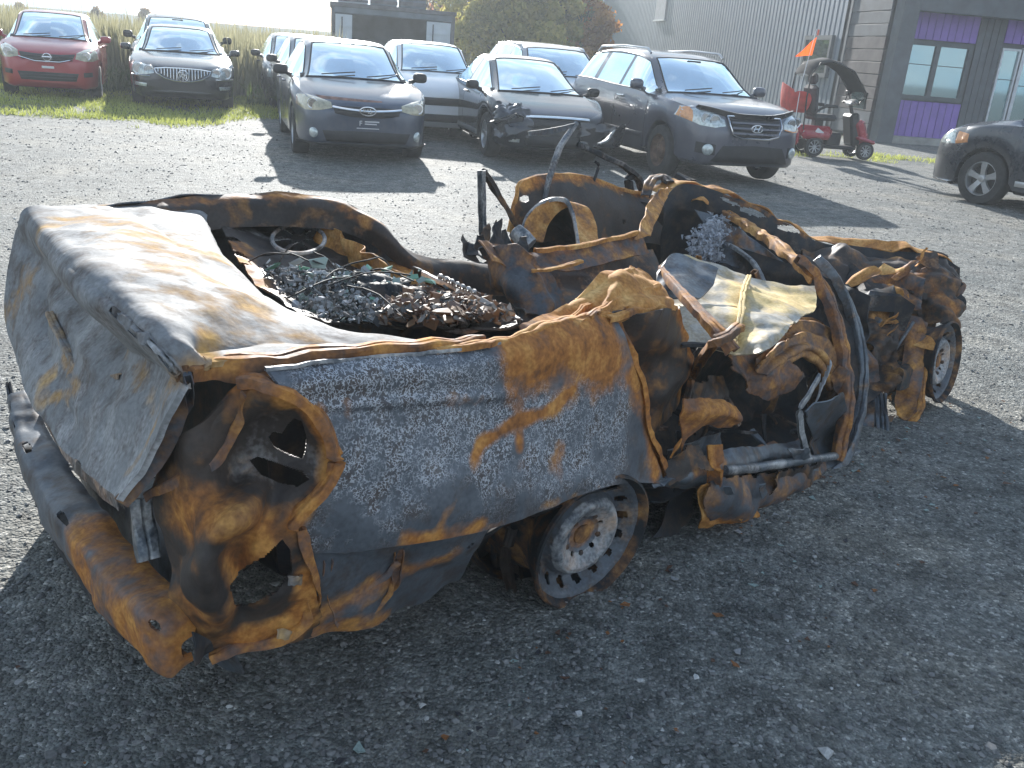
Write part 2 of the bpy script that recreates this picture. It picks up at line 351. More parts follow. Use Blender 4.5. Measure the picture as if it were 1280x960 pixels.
def tree(label, x, y, h, r, cols, seed, low=.12, nleaf=9000, cat='tree', name='autumn_tree', leaf=.11, group='trees behind the yard'):
    g = np.random.default_rng(seed); root = empty(name, (x, y, 0), 0, label, cat, group)
    mb = MB(); top = Vector((g.normal() * .3, g.normal() * .3, h * .85)); pts = [Vector((0, 0, -.1)), Vector((g.normal() * .1, g.normal() * .1, h * .3)), Vector((g.normal() * .2, g.normal() * .2, h * .6)), top]
    mb.tube(pts, [.035 * h ** .9 * .6, .028 * h ** .9 * .5, .015 * h ** .9 * .5, .01], 7)
    cl = []
    nc = 34 + int(r * 9)
    for k in range(nc):
        t = low + (1 - low) * g.random() ** .8; az = g.random() * 6.28
        rr = r * (math.sin(math.pi * min(.97, (t - low) / (1 - low) * .8 + .17)) ** .7) * g.random() ** .45
        c = Vector((math.cos(az) * rr, math.sin(az) * rr, t * h)); cl.append((c, r * (.14 + .22 * g.random())))
        if k % 3 == 0:
            b = Vector((0, 0, max(.1, c.z - rr * .7))); mb.tube([b, (b + c) / 2 + Vector((0, 0, .1)), c], [.035, .022, .008], 5)
    mb.build('trunk', BARK, root)
    per = nleaf // nc; P = []; T = []
    for c, cr in cl:
        d = g.normal(size=(per, 3)); d /= np.linalg.norm(d, axis=1)[:, None]; d *= (cr * (.35 + .75 * g.random(per) ** .6))[:, None]; d[:, 2] *= .8
        d *= (1 + .5 * noise3(d * 2.5 + k)[:, None]); P.append(d + np.array(c)); T.append(np.clip(g.random() * .9 + g.normal(size=per) * .18, 0, 1))
    P = np.concatenate(P); T = np.concatenate(T); n = len(P); a = g.normal(size=(n, 3)); b = g.normal(size=(n, 3)); a /= np.linalg.norm(a, axis=1)[:, None]; b -= a * (a * b).sum(1)[:, None]; b /= np.linalg.norm(b, axis=1)[:, None]
    s = (leaf * (.5 + g.random(n)))[:, None]; V = np.stack([P - a * s, P + b * s * .55, P + a * s, P - b * s * .55], 1)
    P0 = np.arange(n) * 4; me = bpy.data.meshes.new('crown'); me.from_pydata(V.reshape(-1, 3).tolist(), [], np.stack([P0, P0 + 1, P0 + 2, P0 + 3], -1).tolist()); me.update()
    me.materials.append(leafmat('leaves_' + name, *cols)); tint_attr(me, T, 4); link('crown', me, None, root); return root
G1 = ((.14, .17, .06), (.40, .42, .14)); G2 = ((.28, .27, .07), (.62, .52, .14)); O1 = ((.50, .22, .05), (.78, .44, .10)); RD = ((.42, .18, .12), (.60, .36, .20)); DG = ((.11, .14, .06), (.30, .34, .13))
def tx(px, y): return yp(px, 60, y)[0]
for px, y, h, r, c, s, lab, nm in [
    (590, 43, 5.4, 1.9, RD, 1, 'reddish turning tree at the left end of the tree line, behind the container', 'red_tree'),
    (606, 40, 5.2, 2.0, G2, 2, 'yellow green tree just right of the container', 'yellow_tree'),
    (648, 42, 6.6, 2.6, G1, 3, 'tall olive green tree in the middle of the tree line', 'green_tree'),
    (680, 50, 7.0, 2.8, DG, 4, 'dark green tree towering behind the yellow shrubs', 'dark_tree'),
    (684, 38, 4.4, 1.2, G2, 5, 'golden green bush above the roof of the silver wagon', 'yellow_tree'),
    (726, 44, 5.6, 1.5, O1, 6, 'bright orange tree touching the corner of the corrugated wall', 'orange_tree'),
    (705, 64, 7.5, 3.0, DG, 7, 'dark tree behind the orange one at the building corner', 'dark_tree'),
    (575, 52, 6.0, 2.2, G1, 8, 'low green tree seen past the right edge of the container', 'green_tree'),
    (632, 35, 3.6, 1.7, G2, 9, 'low olive shrub behind the white hatchback and black saloon', 'green_tree'),
    (716, 45, 3.6, 1.4, G1, 10, 'low green shrub at the foot of the corrugated wall', 'green_tree'),
    (668, 36, 4.4, 1.3, G2, 11, 'small yellowing shrub behind the roof of the black saloon', 'yellow_tree')]:
    tree(lab, tx(px, y), y, h, r, c, s, nleaf=9500, name=nm)
for px, y, h, r, s, lab in [(124, 60, 1.75, .45, 21, 'distant round brown bush above the field, left of the black saloons'), (184, 62, 1.95, .5, 22, 'distant rust coloured bush just left of the dark vehicle roof'), (30, 66, 1.7, .5, 23, 'distant pale bush above the red car roof')]:
    tree(lab, tx(px, y), y, h, r, ((.16, .11, .07), (.26, .18, .10)), s, nleaf=1500, name='field_bush', cat='bush', group='bushes beyond the field', leaf=.2)
for k, (px, y, h) in enumerate([(524, 40, 5.0), (536, 42, 5.6), (548, 41, 5.2)]):
    tree(['leftmost of the thin bare saplings behind the container', 'middle thin bare sapling behind the container', 'rightmost of the thin bare saplings behind the container'][k], tx(px, y), y, h, .7, ((.2, .15, .1), (.3, .22, .15)), 31 + k, low=.5, nleaf=260, name='bare_sapling', leaf=.07, group='bare saplings')

# ================================================================ BUILDING
WC = gp(1090, 178); WC = np.array([WC[0], WC[1]])                 # outer corner
dA = ray(515, 60)[:2]; dA /= np.linalg.norm(dA)                    # side wall runs this way (away)
dB = np.array([dA[1], -dA[0]])                                     # front wall runs this way (to the right)
BZ = math.atan2(dB[1], dB[0])
siding = plain('steel_siding', (.22, .255, .30), .45, .35, .08, 1.5)
dark_clad = plain('charcoal_cladding', (.062, .075, .088), .55, 0, .25, 3)
plank_m = plain('weathered_plank', (.075, .060, .058), .75, 0, .45, 2.5, .3, 40)
plank_b = plain('slate_plank', (.07, .08, .092), .7, 0, .25, 2.5, .3, 40)
purple = plain('purple_panel', (.20, .11, .42), .6, 0, .12, 3)
concrete = plain('concrete_footing', (.30, .29, .27), .9, 0, .2, 5, .4, 50)
win_glass = glass('shop_glass', (.10, .2, .2), .45, (.55, .82, .88))
bld = empty('commercial_building', (WC[0], WC[1], 0), BZ, 'grey corrugated steel building with charcoal porch post and purple panels under the window', 'building')
# local frame: +x along the front wall, +y back along the side wall
def bb(name, c, d, mat, parent=None, bev=0, smooth=35):
    mb = MB(); mb.box(c, d, bev=bev); return mb.build(name, mat, parent or bld, smooth)
def sidey(px, py):                    # distance along the side wall seen at a photo pixel, and its height
    d = ray(px, py); a = np.array([dA[0], -d[0]]); t = np.linalg.solve(np.array([[dA[0], -d[0]], [dA[1], -d[1]]]), -WC); return t[0], CH + d[2] * t[1]
def fronty(px, py, back=0.):
    d = ray(px, py); t = np.linalg.solve(np.array([[dB[0], -d[0]], [dB[1], -d[1]]]), -(WC + dA * back)); return t[0], CH + d[2] * t[1]
def corrugated():
    L = sidey(751, 35)[0]; print('wall length', L); pitch = .305; V = []; Fc = []; y = 2.9; pts = []
    while y < L:
        pts += [(y, 0), (y + pitch * .62, 0), (y + pitch * .66, .085), (y + pitch * .94, .085)]; y += pitch
    for (a, b) in pts: V += [(b, a, -.1), (b, a, 7.2)]
    for i in range(len(pts) - 1): Fc.append((2 * i, 2 * i + 2, 2 * i + 3, 2 * i + 1))
    mesh('corrugated_wall', V, Fc, siding, bld)
corrugated()
bb('wall', (6.03, .45 + sidey(751, 35)[0] / 2, 3.5), (11.9, sidey(751, 35)[0], 6.9), dark_clad)
# board cladding on the last metres of the side wall: every board a part
y1 = sidey(1064, 60)[0]; y1 = max(1.6, min(y1, 4.5))
nb = 21; bh = .30
me0 = None
for k in range(nb):
    mb = MB(); mb.box((-.05 - .004 * (k % 3), y1 / 2 + .2, .12 + bh * (k + .5)), (.05, y1 - .1, bh - .02), bev=.006)
    mb.build('board', plank_m if 2 <= k <= 7 else plank_b, bld)
bb('corner_trim', (-.06, y1 + .22, 3.4), (.09, .12, 6.8), dark_clad)
bb('porch_post', (.2, -.02, 3.0), (.42, .42, 6.0), dark_clad, bev=.01)
zb = fronty(1160, 16)[1]
bb('porch_beam', (5, -.03, zb + .30), (9.2, .34, .56), dark_clad, bev=.01)
bb('porch_beam', (5, -.06, zb + .85), (9.3, .44, .50), dark_clad, bev=.01)
bb('soffit', (5.0, .42, zb + .06), (9.2, .56, .05), plank_m)
bb('footing', (5.2, .42, .09), (10, .75, .20), concrete)
REC = .38                               # the window wall sits back under the porch beam
xL, zt = fronty(1134, 55, REC); xR, _ = fronty(1209, 64, REC); _, zs = fronty(1121, 117, REC); xL2 = fronty(1121, 117, REC)[0]; xLm = (xL + xL2) / 2; xRm = (xR + fronty(1195, 125, REC)[0]) / 2
zr = fronty(1165, 183, REC)[1]
print('window', xLm, xRm, zs, zt, 'beam', zb, 'y1', y1)
W0, W1 = xLm - .06, xRm + .06
def vpanel(x0, x1, z0, z1, mat, name='wall_panel', n=None, pitch=.20):
    n = n or max(1, round((x1 - x0) / pitch)); w = (x1 - x0) / n
    for k in range(n):
        mb = MB(); mb.box((x0 + w * (k + .5), REC - .015, (z0 + z1) / 2), (w - .014, .03, z1 - z0), bev=.005); mb.build(name, mat, bld)
PX1 = W1 + .10
vpanel(.42, PX1, .19, zs - .14, purple, 'purple_panel', pitch=.2)
vpanel(.42, PX1, zt + .14, zb + .04, purple, 'purple_panel', pitch=.2)
dx0 = (fronty(1252, 68, REC)[0] + fronty(1232, 149, REC)[0]) / 2
vpanel(PX1 + .01, dx0 - .06, .19, zb + .04, dark_clad, 'cladding_panel', pitch=.19)
vpanel(dx0 + 2.0, 9.4, .19, zb + .04, dark_clad, 'cladding_panel', pitch=.25)
vpanel(dx0 - .04, dx0 + 1.98, zt + .22, zb + .04, purple, 'purple_panel', pitch=.22)
def shop_window(x0, x1, z0, z1, frame, name='window', mull=1, fw=.10):
    mb = MB(); y = REC - .035
    mb.box(((x0 + x1) / 2, y, z0 - fw / 2), (x1 - x0 + 2 * fw, .09, fw)); mb.box(((x0 + x1) / 2, y, z1 + fw / 2), (x1 - x0 + 2 * fw, .09, fw))
    mb.box((x0 - fw / 2, y, (z0 + z1) / 2), (fw, .088, z1 - z0)); mb.box((x1 + fw / 2, y, (z0 + z1) / 2), (fw, .088, z1 - z0))
    for k in range(mull): xx = x0 + (x1 - x0) * (k + 1) / (mull + 1); mb.box((xx, y, (z0 + z1) / 2), (.12, .085, z1 - z0))
    w = mb.build(name, frame, bld)
    for k in range(mull + 1):
        a = x0 + (x1 - x0) * k / (mull + 1) + (.06 if k else 0); b = x0 + (x1 - x0) * (k + 1) / (mull + 1) - (.06 if k < mull else 0)
        mb = MB(); mb.box(((a + b) / 2, REC - .02, (z0 + z1) / 2), (b - a, .012, z1 - z0)); mb.build('pane', win_glass, w)
        mb = MB(); mb.box(((a + b) / 2, REC - .032, z0 + (z1 - z0) * .62), (b - a, .01, .018)); mb.build('glazing_bar', M['black'], w)
    return w
wframe = plain('window_frame_dark', (.05, .065, .075), .5)
shop_window(xLm, xRm, zs, zt, wframe)
alu = plain('pale_aluminium', (.50, .52, .54), .4, .5)
shop_window(dx0, dx0 + .42, .62, zt + .05, alu, 'sidelight', 0, .05)
shop_window(dx0 + .60, dx0 + 1.85, .30, zt + .05, alu, 'door', 0, .09)
bb('vent_box', (.52, REC - .07, .78), (.14, .10, .34), dark_clad, bev=.01)
# small windows in the corrugated wall
def side_window(px0, py0, px1, py1, nm='side_window', blue=(.3, .4, .5)):
    a, z1_ = sidey(px0, py0); b, z0_ = sidey(px1, py1); a, b = sorted((a, b)); z0_, z1_ = sorted((z0_, z1_))
    mb = MB(); f = .12
    mb.box((-.06, (a + b) / 2, z1_ + f / 2), (.1, b - a + 2 * f, f)); mb.box((-.06, (a + b) / 2, z0_ - f / 2), (.12, b - a + 2 * f, f))
    mb.box((-.06, a - f / 2, (z0_ + z1_) / 2), (.1, f, z1_ - z0_)); mb.box((-.06, b + f / 2, (z0_ + z1_) / 2), (.1, f, z1_ - z0_))
    w = mb.build(nm, wframe, bld); mb = MB(); mb.box((-.05, (a + b) / 2, (z0_ + z1_) / 2), (.02, b - a, z1_ - z0_)); mb.build('pane', win_glass, w); print(nm, a, b, z0_, z1_)
side_window(1012, 50, 1034, 92, 'window')
a, z_ = sidey(820, 25); b, _ = sidey(832, 25); a, b = sorted((a, b))
bb('wall_patch', (-.05, (a + b) / 2, z_ + 1.4), (.05, b - a, 2.8), plain('grey_patch', (.26, .28, .31), .6))
bb('patch_sill', (-.08, (a + b) / 2, z_ - .04), (.10, b - a + .3, .07), alu)
# earth bank behind the field so the horizon is closed
mbk = MB(); pts = [(-260, 150), (-140, 160), (-60, 150), (0, 155), (80, 160), (260, 150)]
for i in range(len(pts) - 1):
    (a0, b0), (a1, b1) = pts[i], pts[i + 1]; mbk.add([(a0, b0, -1), (a1, b1, -1), (a1, b1, 1.9), (a0, b0, 1.7), (a0, b0 + 60, -1), (a1, b1 + 60, -1)], [(0, 1, 2, 3), (3, 2, 5, 4)])
tag(mbk.build('distant_hill', plain('far_scrub', (.16, .16, .09), .95, 0, .3, .05)), 'low distant scrub covered rise behind the field', kind='structure')

# ================================================================ SHIPPING CONTAINER
cl_, cr_ = yp(414, 60, 30.0), yp(566, 70, 30.8)
cd = math.atan2(cr_[1] - cl_[1], cr_[0] - cl_[0]); cw = math.hypot(cr_[0] - cl_[0], cr_[1] - cl_[1])
cont = empty('shipping_container', (cl_[0], cl_[1], 0), cd, 'open grey shipping container standing beyond the parked cars at the edge of the field', 'container')
ztop = yp(566, 20, 30.8)[2]; print('container', cw, ztop)
cg = plain('container_grey', (.50, .54, .58), .6, .1, .12, 2); cdk = plain('container_dark', (.12, .15, .18), .8, 0, .3, 2); rusty = plain('rusty_steel', (.11, .11, .12), .8, .2, .4, 4)
def cb(name, c, d, m_): mb = MB(); mb.box(c, d, bev=.01); return mb.build(name, m_, cont)
cb('wall', (cw / 2, 2.6, ztop / 2), (cw - .1, .08, ztop), cdk); cb('side_wall', (0.04, 1.3, ztop / 2), (.08, 2.5, ztop), cg); cb('side_wall', (cw - .04, 1.3, ztop / 2), (.08, 2.5, ztop), rusty)
cb('roof', (cw / 2, 1.3, ztop + .05), (cw + .1, 2.8, .12), rusty); cb('lintel', (cw / 2, -.01, ztop - .1), (cw, .10, .18), cdk); cb('floor', (cw / 2, 1.3, .12), (cw, 2.6, .2), cdk)
cb('post', (.05, 0, ztop / 2), (.12, .12, ztop), rusty); cb('post', (cw - .05, 0, ztop / 2), (.12, .12, ztop), rusty)
for x0, x1 in ((.12, cw * .165), (cw * .77, cw - .12)):
    d = cb('door', ((x0 + x1) / 2, -.06, ztop / 2 - .05), (x1 - x0, .05, ztop - .35), cg)
    for k in range(3):
        mb = MB(); mb.box(((x0 + x1) / 2, -.10, .5 + k * (ztop - .8) / 2.4), (x1 - x0 - .1, .03, .05)); mb.build('door_rib', cg, d)
    mb = MB(); mb.tube([(x0 + .2, -.11, .2), (x0 + .2, -.11, ztop - .3)], .02); mb.build('lock_rod', rusty, d)
# things lying on its roof
for k, (x0, x1, h0, h1, lab) in enumerate([(.2, 1.1, .12, .42, 'flat pale crate on the left end of the container roof'), (1.2, 2.0, .10, .55, 'dark crate beside the pale one on the container roof'), (2.1, 2.9, .10, .62, 'dark boxed unit in the middle of the container roof')]):
    t = empty('crate', (0, 0, 0), 0, lab, 'crate', 'crates on the container roof'); t.matrix_world = cont.matrix_world @ Matrix.Identity(4); t.location = (cl_[0] + math.cos(cd) * x0, cl_[1] + math.sin(cd) * x0, ztop + .11); t.rotation_euler = (0, 0, cd)
    mb = MB(); mb.box(((x1 - x0) / 2, .5, h1 / 2), (x1 - x0, .8, h1), bev=.02); mb.build('box', [cg, cdk, cdk][k], t)
    for j in range(3):
        mb = MB(); mb.box(((x1 - x0) / 2, .09, h1 * (.2 + .3 * j)), (x1 - x0 + .03, .03, h1 * .18)); mb.build('slat', rusty, t)

# ================================================================ HAZE (thin volume added, mostly to imitate lens glare)
def haze():
    mb = MB(); mb.box((0, 60, 7.5), (300, 200, 17)); o = mb.build('haze', bpy.data.materials.new('glare_haze'), None, None)
    m_ = o.data.materials[0]; m_.use_nodes = True; nt = m_.node_tree; nt.nodes.clear(); out = nt.nodes.new('ShaderNodeOutputMaterial'); v = nt.nodes.new('ShaderNodeVolumePrincipled')
    v.inputs['Density'].default_value = HAZE; v.inputs['Anisotropy'].default_value = .35; v.inputs['Color'].default_value = (.86, .94, 1, 1); nt.links.new(v.outputs[0], out.inputs['Volume'])
    tag(o, 'thin pale haze added over the whole yard, mostly to imitate lens glare', kind='stuff')
HAZE = .0022
haze()
# ================================================================ VEHICLES
def interp(x, kn): return float(np.interp(x, [k[0] for k in kn], [k[1] for k in kn]))
def sm(x, kn):                             # smooth interpolation (monotone-ish catmull)
    xs = [k[0] for k in kn]; ys = [k[1] for k in kn]
    if x <= xs[0]: return ys[0]
    if x >= xs[-1]: return ys[-1]
    i = max(j for j in range(len(xs) - 1) if xs[j] <= x)
    def sl(j):
        if j == 0: return (ys[1] - ys[0]) / (xs[1] - xs[0])
        if j == len(xs) - 1: return (ys[-1] - ys[-2]) / (xs[-1] - xs[-2])
        a = (ys[j] - ys[j - 1]) / (xs[j] - xs[j - 1]); b = (ys[j + 1] - ys[j]) / (xs[j + 1] - xs[j]); return 0 if a * b <= 0 else 2 * a * b / (a + b)
    h = xs[i + 1] - xs[i]; t = (x - xs[i]) / h; m0, m1 = sl(i) * h, sl(i + 1) * h
    return (2 * t ** 3 - 3 * t ** 2 + 1) * ys[i] + (t ** 3 - 2 * t * t + t) * m0 + (-2 * t ** 3 + 3 * t * t) * ys[i + 1] + (t ** 3 - t * t) * m1

def wheel(name, parent, c, rad, rimr, w, side, style='alloy5', cover=None):
    t = MB(); t.lathe([(rimr, -w / 2), (rad * .93, -w / 2), (rad * .985, -w * .40), (rad, -w * .25), (rad, w * .25), (rad * .985, w * .40), (rad * .93, w / 2), (rimr, w / 2)], 40, 'y')
    o = t.build(name, M['rubber'], parent); o.location = c
    rm = M['steelrim'] if style == 'steel' else M['alloy']
    f = side * w * .42
    r = MB(); r.lathe([(rimr * 1.02, f * 1.1), (rimr * .96, f * 1.12), (rimr * .90, f * .8), (rimr * .88, -f)], 40, 'y')
    if style == 'steel':
        r.lathe([(rimr * .90, f * .7), (rimr * .80, f * .3), (rimr * .55, f * .35), (rimr * .45, f * .9), (rimr * .2, f * 1.0), (rimr * .16, f * 1.3), (0.001, f * 1.3)], 32, 'y')
    else:
        ns = {'alloy5': 5, 'alloy7': 7, 'alloy10': 9}[style]; sw = {'alloy5': .42, 'alloy7': .26, 'alloy10': .17}[style]
        for k in range(ns):
            a = 2 * math.pi * k / ns + .3
            for (r0, r1, w0, w1) in ((.12, .93, sw * .75, sw),):
                V = []
                for rr, ww in ((r0, w0), (.5, sw * .72), (r1, w1)):
                    for q_, yy in ((-1, .75 if rr < .4 else .95), (1, .75 if rr < .4 else .95)):
                        u = Vector((math.cos(a), 0, math.sin(a))) * rimr * rr; n_ = Vector((-math.sin(a), 0, math.cos(a))) * rimr * ww * .5 * q_
                        V.append(u + n_ + Vector((0, f * yy, 0))); V.append(u + n_ * 1.15 + Vector((0, f * (yy - .35), 0)))
                r.add(V, [(0, 2, 6, 4), (4, 6, 10, 8), (0, 4, 5, 1), (4, 8, 9, 5), (2, 3, 7, 6), (6, 7, 11, 10)])
        r.lathe([(rimr * .22, f * .5), (rimr * .2, f * .95), (rimr * .12, f * 1.02), (0.001, f * 1.02)], 16, 'y')
    ro = r.build('rim', rm, o)
    d = MB(); d.lathe([(rimr * .84, -f * .1), (rimr * .84, f * .05), (.001, f * .05)], 28, 'y'); d.build('brake_disc', M['black'], o)
    return o

def patch(bvh, name, top, bot, mat, parent, axis='x', off=.012, nu=14, nv=5, depth=.03, sign=1, inset=0, y_side=1):
    """a panel that hugs the body: top and bottom outline in (y,z) seen from the front or (x,z) from the side"""
    def smp(pl, t):
        s = t * (len(pl) - 1); i = min(int(s), len(pl) - 2); f = s - i
        return pl[i][0] * (1 - f) + pl[i + 1][0] * f, pl[i][1] * (1 - f) + pl[i + 1][1] * f
    V = []; 
    for j in range(nv + 1):
        for i in range(nu + 1):
            a = smp(top, i / nu); b = smp(bot, i / nu); q = j / nv; y = a[0] * (1 - q) + b[0] * q; z = a[1] * (1 - q) + b[1] * q
            if axis == 'x': o_, d_ = Vector((1.0, y, z)), Vector((-1, 0, 0))
            else: o_, d_ = Vector((y, y_side * 2.0, z)), Vector((0, -y_side, 0))
            h = bvh.ray_cast(o_, d_)
            p = h[0] if h[0] is not None else (Vector((-.5, y, z)) if axis == 'x' else Vector((y, y_side * .8, z)))
            if axis == 'x' and p.x < -1.3: p = Vector((-.45, y, z))
            edge = (i in (0, nu) or j in (0, nv))
            V.append(p - d_ * (off if not edge else off * .5))
    back = [v + d_ * depth for v in V]; n = len(V); Fc = []
    W = nu + 1
    for j in range(nv):
        for i in range(nu): Fc.append((j * W + i, j * W + i + 1, (j + 1) * W + i + 1, (j + 1) * W + i))
    per = [j_ for j_ in range(nu + 1)] + [(k + 1) * W - 1 for k in range(1, nv + 1)] + [nv * W + i for i in range(nu - 1, -1, -1)] + [k * W for k in range(nv - 1, 0, -1)]
    for k in range(len(per)): a, b = per[k], per[(k + 1) % len(per)]; Fc.append((a, n + a, n + b, b))
    o = mesh(name, V + back, Fc, mat, parent, 50); return o

def build_car(label, S, pos, yaw, name='parked_car', cat='car', group='cars parked around the yard', detail=2):
    # local frame: x forward with the nose at 0 (body runs to -L), y to the car's left, z up
    root = empty(name, (pos[0], pos[1], pos[2] if len(pos) > 2 else 0), yaw - math.pi / 2, label, cat, group)
    # yaw: heading (sin a, -cos a) -> local +x
    L, W, H, wb, fo = S['L'], S['W'] / 2, S['H'], S['wb'], S['fo']; wr = S.get('wr', .315); ra = wr + .055
    top, belt = S['top'], S['belt']; rw = S['rw']; cowl, head, rhead, deck = S['cowl'], S['head'], S['rhead'], S['deck']
    ax = (fo, fo + wb)
    xs = [0, .006, .02, .05, .09, .14, .2, .28, .36, .45, .56] + list(np.arange(.7, L - .5, .11)) + [L - .5, L - .35, L - .22, L - .12, L - .05, L - .015, L]
    for c in ax:
        xs += [c - ra, c - ra * .985, c - ra * .93, c - ra * .82, c - ra * .66, c - ra * .45, c - ra * .22, c, c + ra * .22, c + ra * .45, c + ra * .66, c + ra * .82, c + ra * .93, c + ra * .985, c + ra]
    pil = S['pillars']
    for a, b in pil: xs += [a, b]
    xs += [cowl, head, rhead, deck, (cowl + head) / 2]
    key = set(round(v, 4) for a in pil for v in a) | {round(cowl, 4), round(head, 4), round(rhead, 4), round(deck, 4)}
    for c in ax: key |= {round(c + s * ra * k_, 4) for s in (-1, 1) for k_ in (1, .985, .93)}
    xs = sorted(set(round(x, 4) for x in xs)); out = []
    for x in xs:
        if out and x - out[-1] < .028 and .6 < x < L - .5:
            if x in key and out[-1] not in key: out[-1] = x; continue
            if x not in key: continue
        out.append(x)
    xs = out
    ring = []
    zb0 = S.get('zb', .20)
    for x in xs:
        pn = (max(x, 1e-4) / .75); hw = W * min(1, pn ** S.get('nose', .13)) if x < .75 else W
        xe = L - x
        if xe < .6: hw = W * min(1, (max(xe, 1e-4) / .6) ** .11)
        if x == 0 or x == L: hw = W * .42
        zb = zb0 + (.10 * (1 - x / .1) if x < .1 else 0) + (.12 * (1 - xe / .3) if xe < .3 else 0)
        zt = sm(x, top); zbt = min(sm(x, belt), zt - .004); 
        f = 0
        if cowl < x < head: f = (x - cowl) / (head - cowl)
        elif head <= x <= rhead: f = 1
        elif rhead < x < deck: f = (deck - x) / (deck - rhead)
        f = f ** .85
        arch = 0
        for c in ax:
            d = abs(x - c)
            if d <= ra + 1e-4: arch = max(arch, wr + math.sqrt(max(0, ra * ra - d * d)))
        zs = max(zb + .04, arch); yr = (hw - .15) * (1 - f) + (rw - .03) * f * (hw / W); yr = min(yr, hw - .08)
        zr = zbt + (.012) * (1 - f) + (zt - .055 - zbt) * f
        if f == 0: zr = zbt + (zt - zbt) * .45
        tum = S.get('tumble', .03)
        yi = hw - .30 if arch else hw - .1
        inz = zs if arch else zb
        r = [(0, zb), (yi * .6, zb), (yi, zb if not arch else zb), (yi, inz), (hw - (.02 if arch else .06), zs - (0 if arch else .03)),
             (hw - .012, zs + .012), (hw, zs + (zbt - zs) * .25), (hw + .004, zs + (zbt - zs) * .5), (hw - .004, zs + (zbt - zs) * .74), (hw - .022, zbt - min(.06, (zbt - zs) * .1)),
             (hw - .05, zbt), (hw - .05 - (hw - .05 - yr) * .06, zbt + (zr - zbt) * .06),
             (yr + (hw - .05 - yr) * .40 + .02 * f, zbt + (zr - zbt) * .55), (yr + (hw - .05 - yr) * .07, zr - (zr - zbt) * .05), (yr, zr),
             (yr - .035, zr + (zt - zr) * .32), (yr - .07, zr + (zt - zr) * .58), (yr * .62, zr + (zt - zr) * .86), (yr * .3, zt - (zt - zr) * .03), (0, zt)]
        # windscreen bulges forward in the middle
        bul = .11 * math.sin(math.pi * min(1, max(0, f))) if x < (head + rhead) / 2 else -.05 * math.sin(math.pi * min(1, max(0, f)))
        P = []
        for k, (y, z) in enumerate(r):
            xx = -x
            if k >= 15: xx += bul * (1 - (y / max(.1, yr)) ** 2)
            P.append((xx, y, z))
        ring.append(P)
    K = len(ring[0]); V = []; n = len(xs)
    for P in ring:
        V += P; V += [(p[0], -p[1], p[2]) for p in P]
    WIN = {}
    Fc = []
    def cls(i, k):
        xm = (xs[i] + xs[i + 1]) / 2
        if cowl <= xm <= head and 16 <= k <= 18: return 'windshield'
        if S.get('rglass', True) and rhead <= xm <= deck and 16 <= k <= 18: return 'rear_window'
        if 11 <= k <= 12 and S['win0'] <= xm <= S['win1'] and not any(a <= xm <= b for a, b in pil):
            return ('side_window', sum(xm > b for a, b in pil))
        if S.get('sunroof') and k >= 17 and S['sunroof'][0] <= xm <= S['sunroof'][1]: return 'sunroof'
        return None
    for i in range(n - 1):
        for k in range(K - 1):
            for s in (0, 1):
                a, b, c, d = i * 2 * K + s * K + k, i * 2 * K + s * K + k + 1, (i + 1) * 2 * K + s * K + k + 1, (i + 1) * 2 * K + s * K + k
                fc = (a, b, c, d) if s == 0 else (d, c, b, a)
                w = cls(i, k)
                if w is None: Fc.append(fc)
                else: WIN.setdefault((w, s if w not in ('windshield', 'rear_window', 'sunroof') else 0), []).append(fc)
    cap0 = list(range(0, K)) + list(range(2 * K - 1, K - 1, -1)); Fc.append(tuple(cap0))
    e = (n - 1) * 2 * K; Fc.append(tuple([e + q for q in cap0][::-1]))
    used = {}; 
    def sub(faces, nm, mat, par=root, push=0):
        ids = sorted({i for f in faces for i in f}); mp = {a: b for b, a in enumerate(ids)}
        return mesh(nm, [V[i] for i in ids], [tuple(mp[i] for i in f) for f in faces], mat, par, 40)
    body = sub(Fc, 'body', S['paint'])
    full = Fc + [f for w in WIN.values() for f in w]
    bvh = BVHTree.FromPolygons([Vector(v) for v in V], full)
    for (w, s), faces in WIN.items():
        nm = w if isinstance(w, str) else w[0]
        sub(faces, nm, M['blackgloss'] if nm == 'sunroof' else (M['glass_dark'] if (nm == 'side_window' and w[1] >= 1 and S.get('privacy')) else M['glass']))
    # black band round the windscreen and weather strips
    def edge_strip(idx, k, r_=.012):
        pts = [V[i * 2 * K + (K if k < 0 else 0) + abs(k)] for i in idx]; mb = MB(); mb.tube(pts, r_, 5); return mb.build('window_seal', M['black'], root)
    iw = [i for i, x in enumerate(xs) if cowl - 1e-3 <= x <= head + 1e-3]
    for sgn in (1, -1): edge_strip(iw, 16 * sgn, .013)
    for ii in (iw[0], iw[-1]):
        pts = [V[ii * 2 * K + k] for k in (16, 17, 18, 19)] + [V[ii * 2 * K + K + k] for k in (18, 17, 16)]; mb = MB(); mb.tube(pts, .016 if ii == iw[0] else .010, 5); mb.build('window_seal', M['black'], root)
    isd = [i for i, x in enumerate(xs) if S['win0'] - 1e-3 <= x <= S['win1'] + 1e-3]
    for sgn in (1, -1): edge_strip(isd, 11 * sgn, .009); edge_strip(isd, 13 * sgn, .008)
    # wipers
    zc = V[iw[0] * 2 * K + 19][2]; xc = -cowl
    for y0 in (.15, -.45):
        mb = MB(); pts = []
        for t in (0, .35, .7, 1):
            h = bvh.ray_cast(Vector((1, y0 + .45 * t, zc + .02 + .05 * t)), Vector((-1, 0, 0)))
            pts.append((h[0] if h[0] else Vector((xc, y0 + .4 * t, zc))) + Vector((.03, 0, .01)))
        mb.tube(pts, .008, 5); mb.build('wiper', M['black'], root)
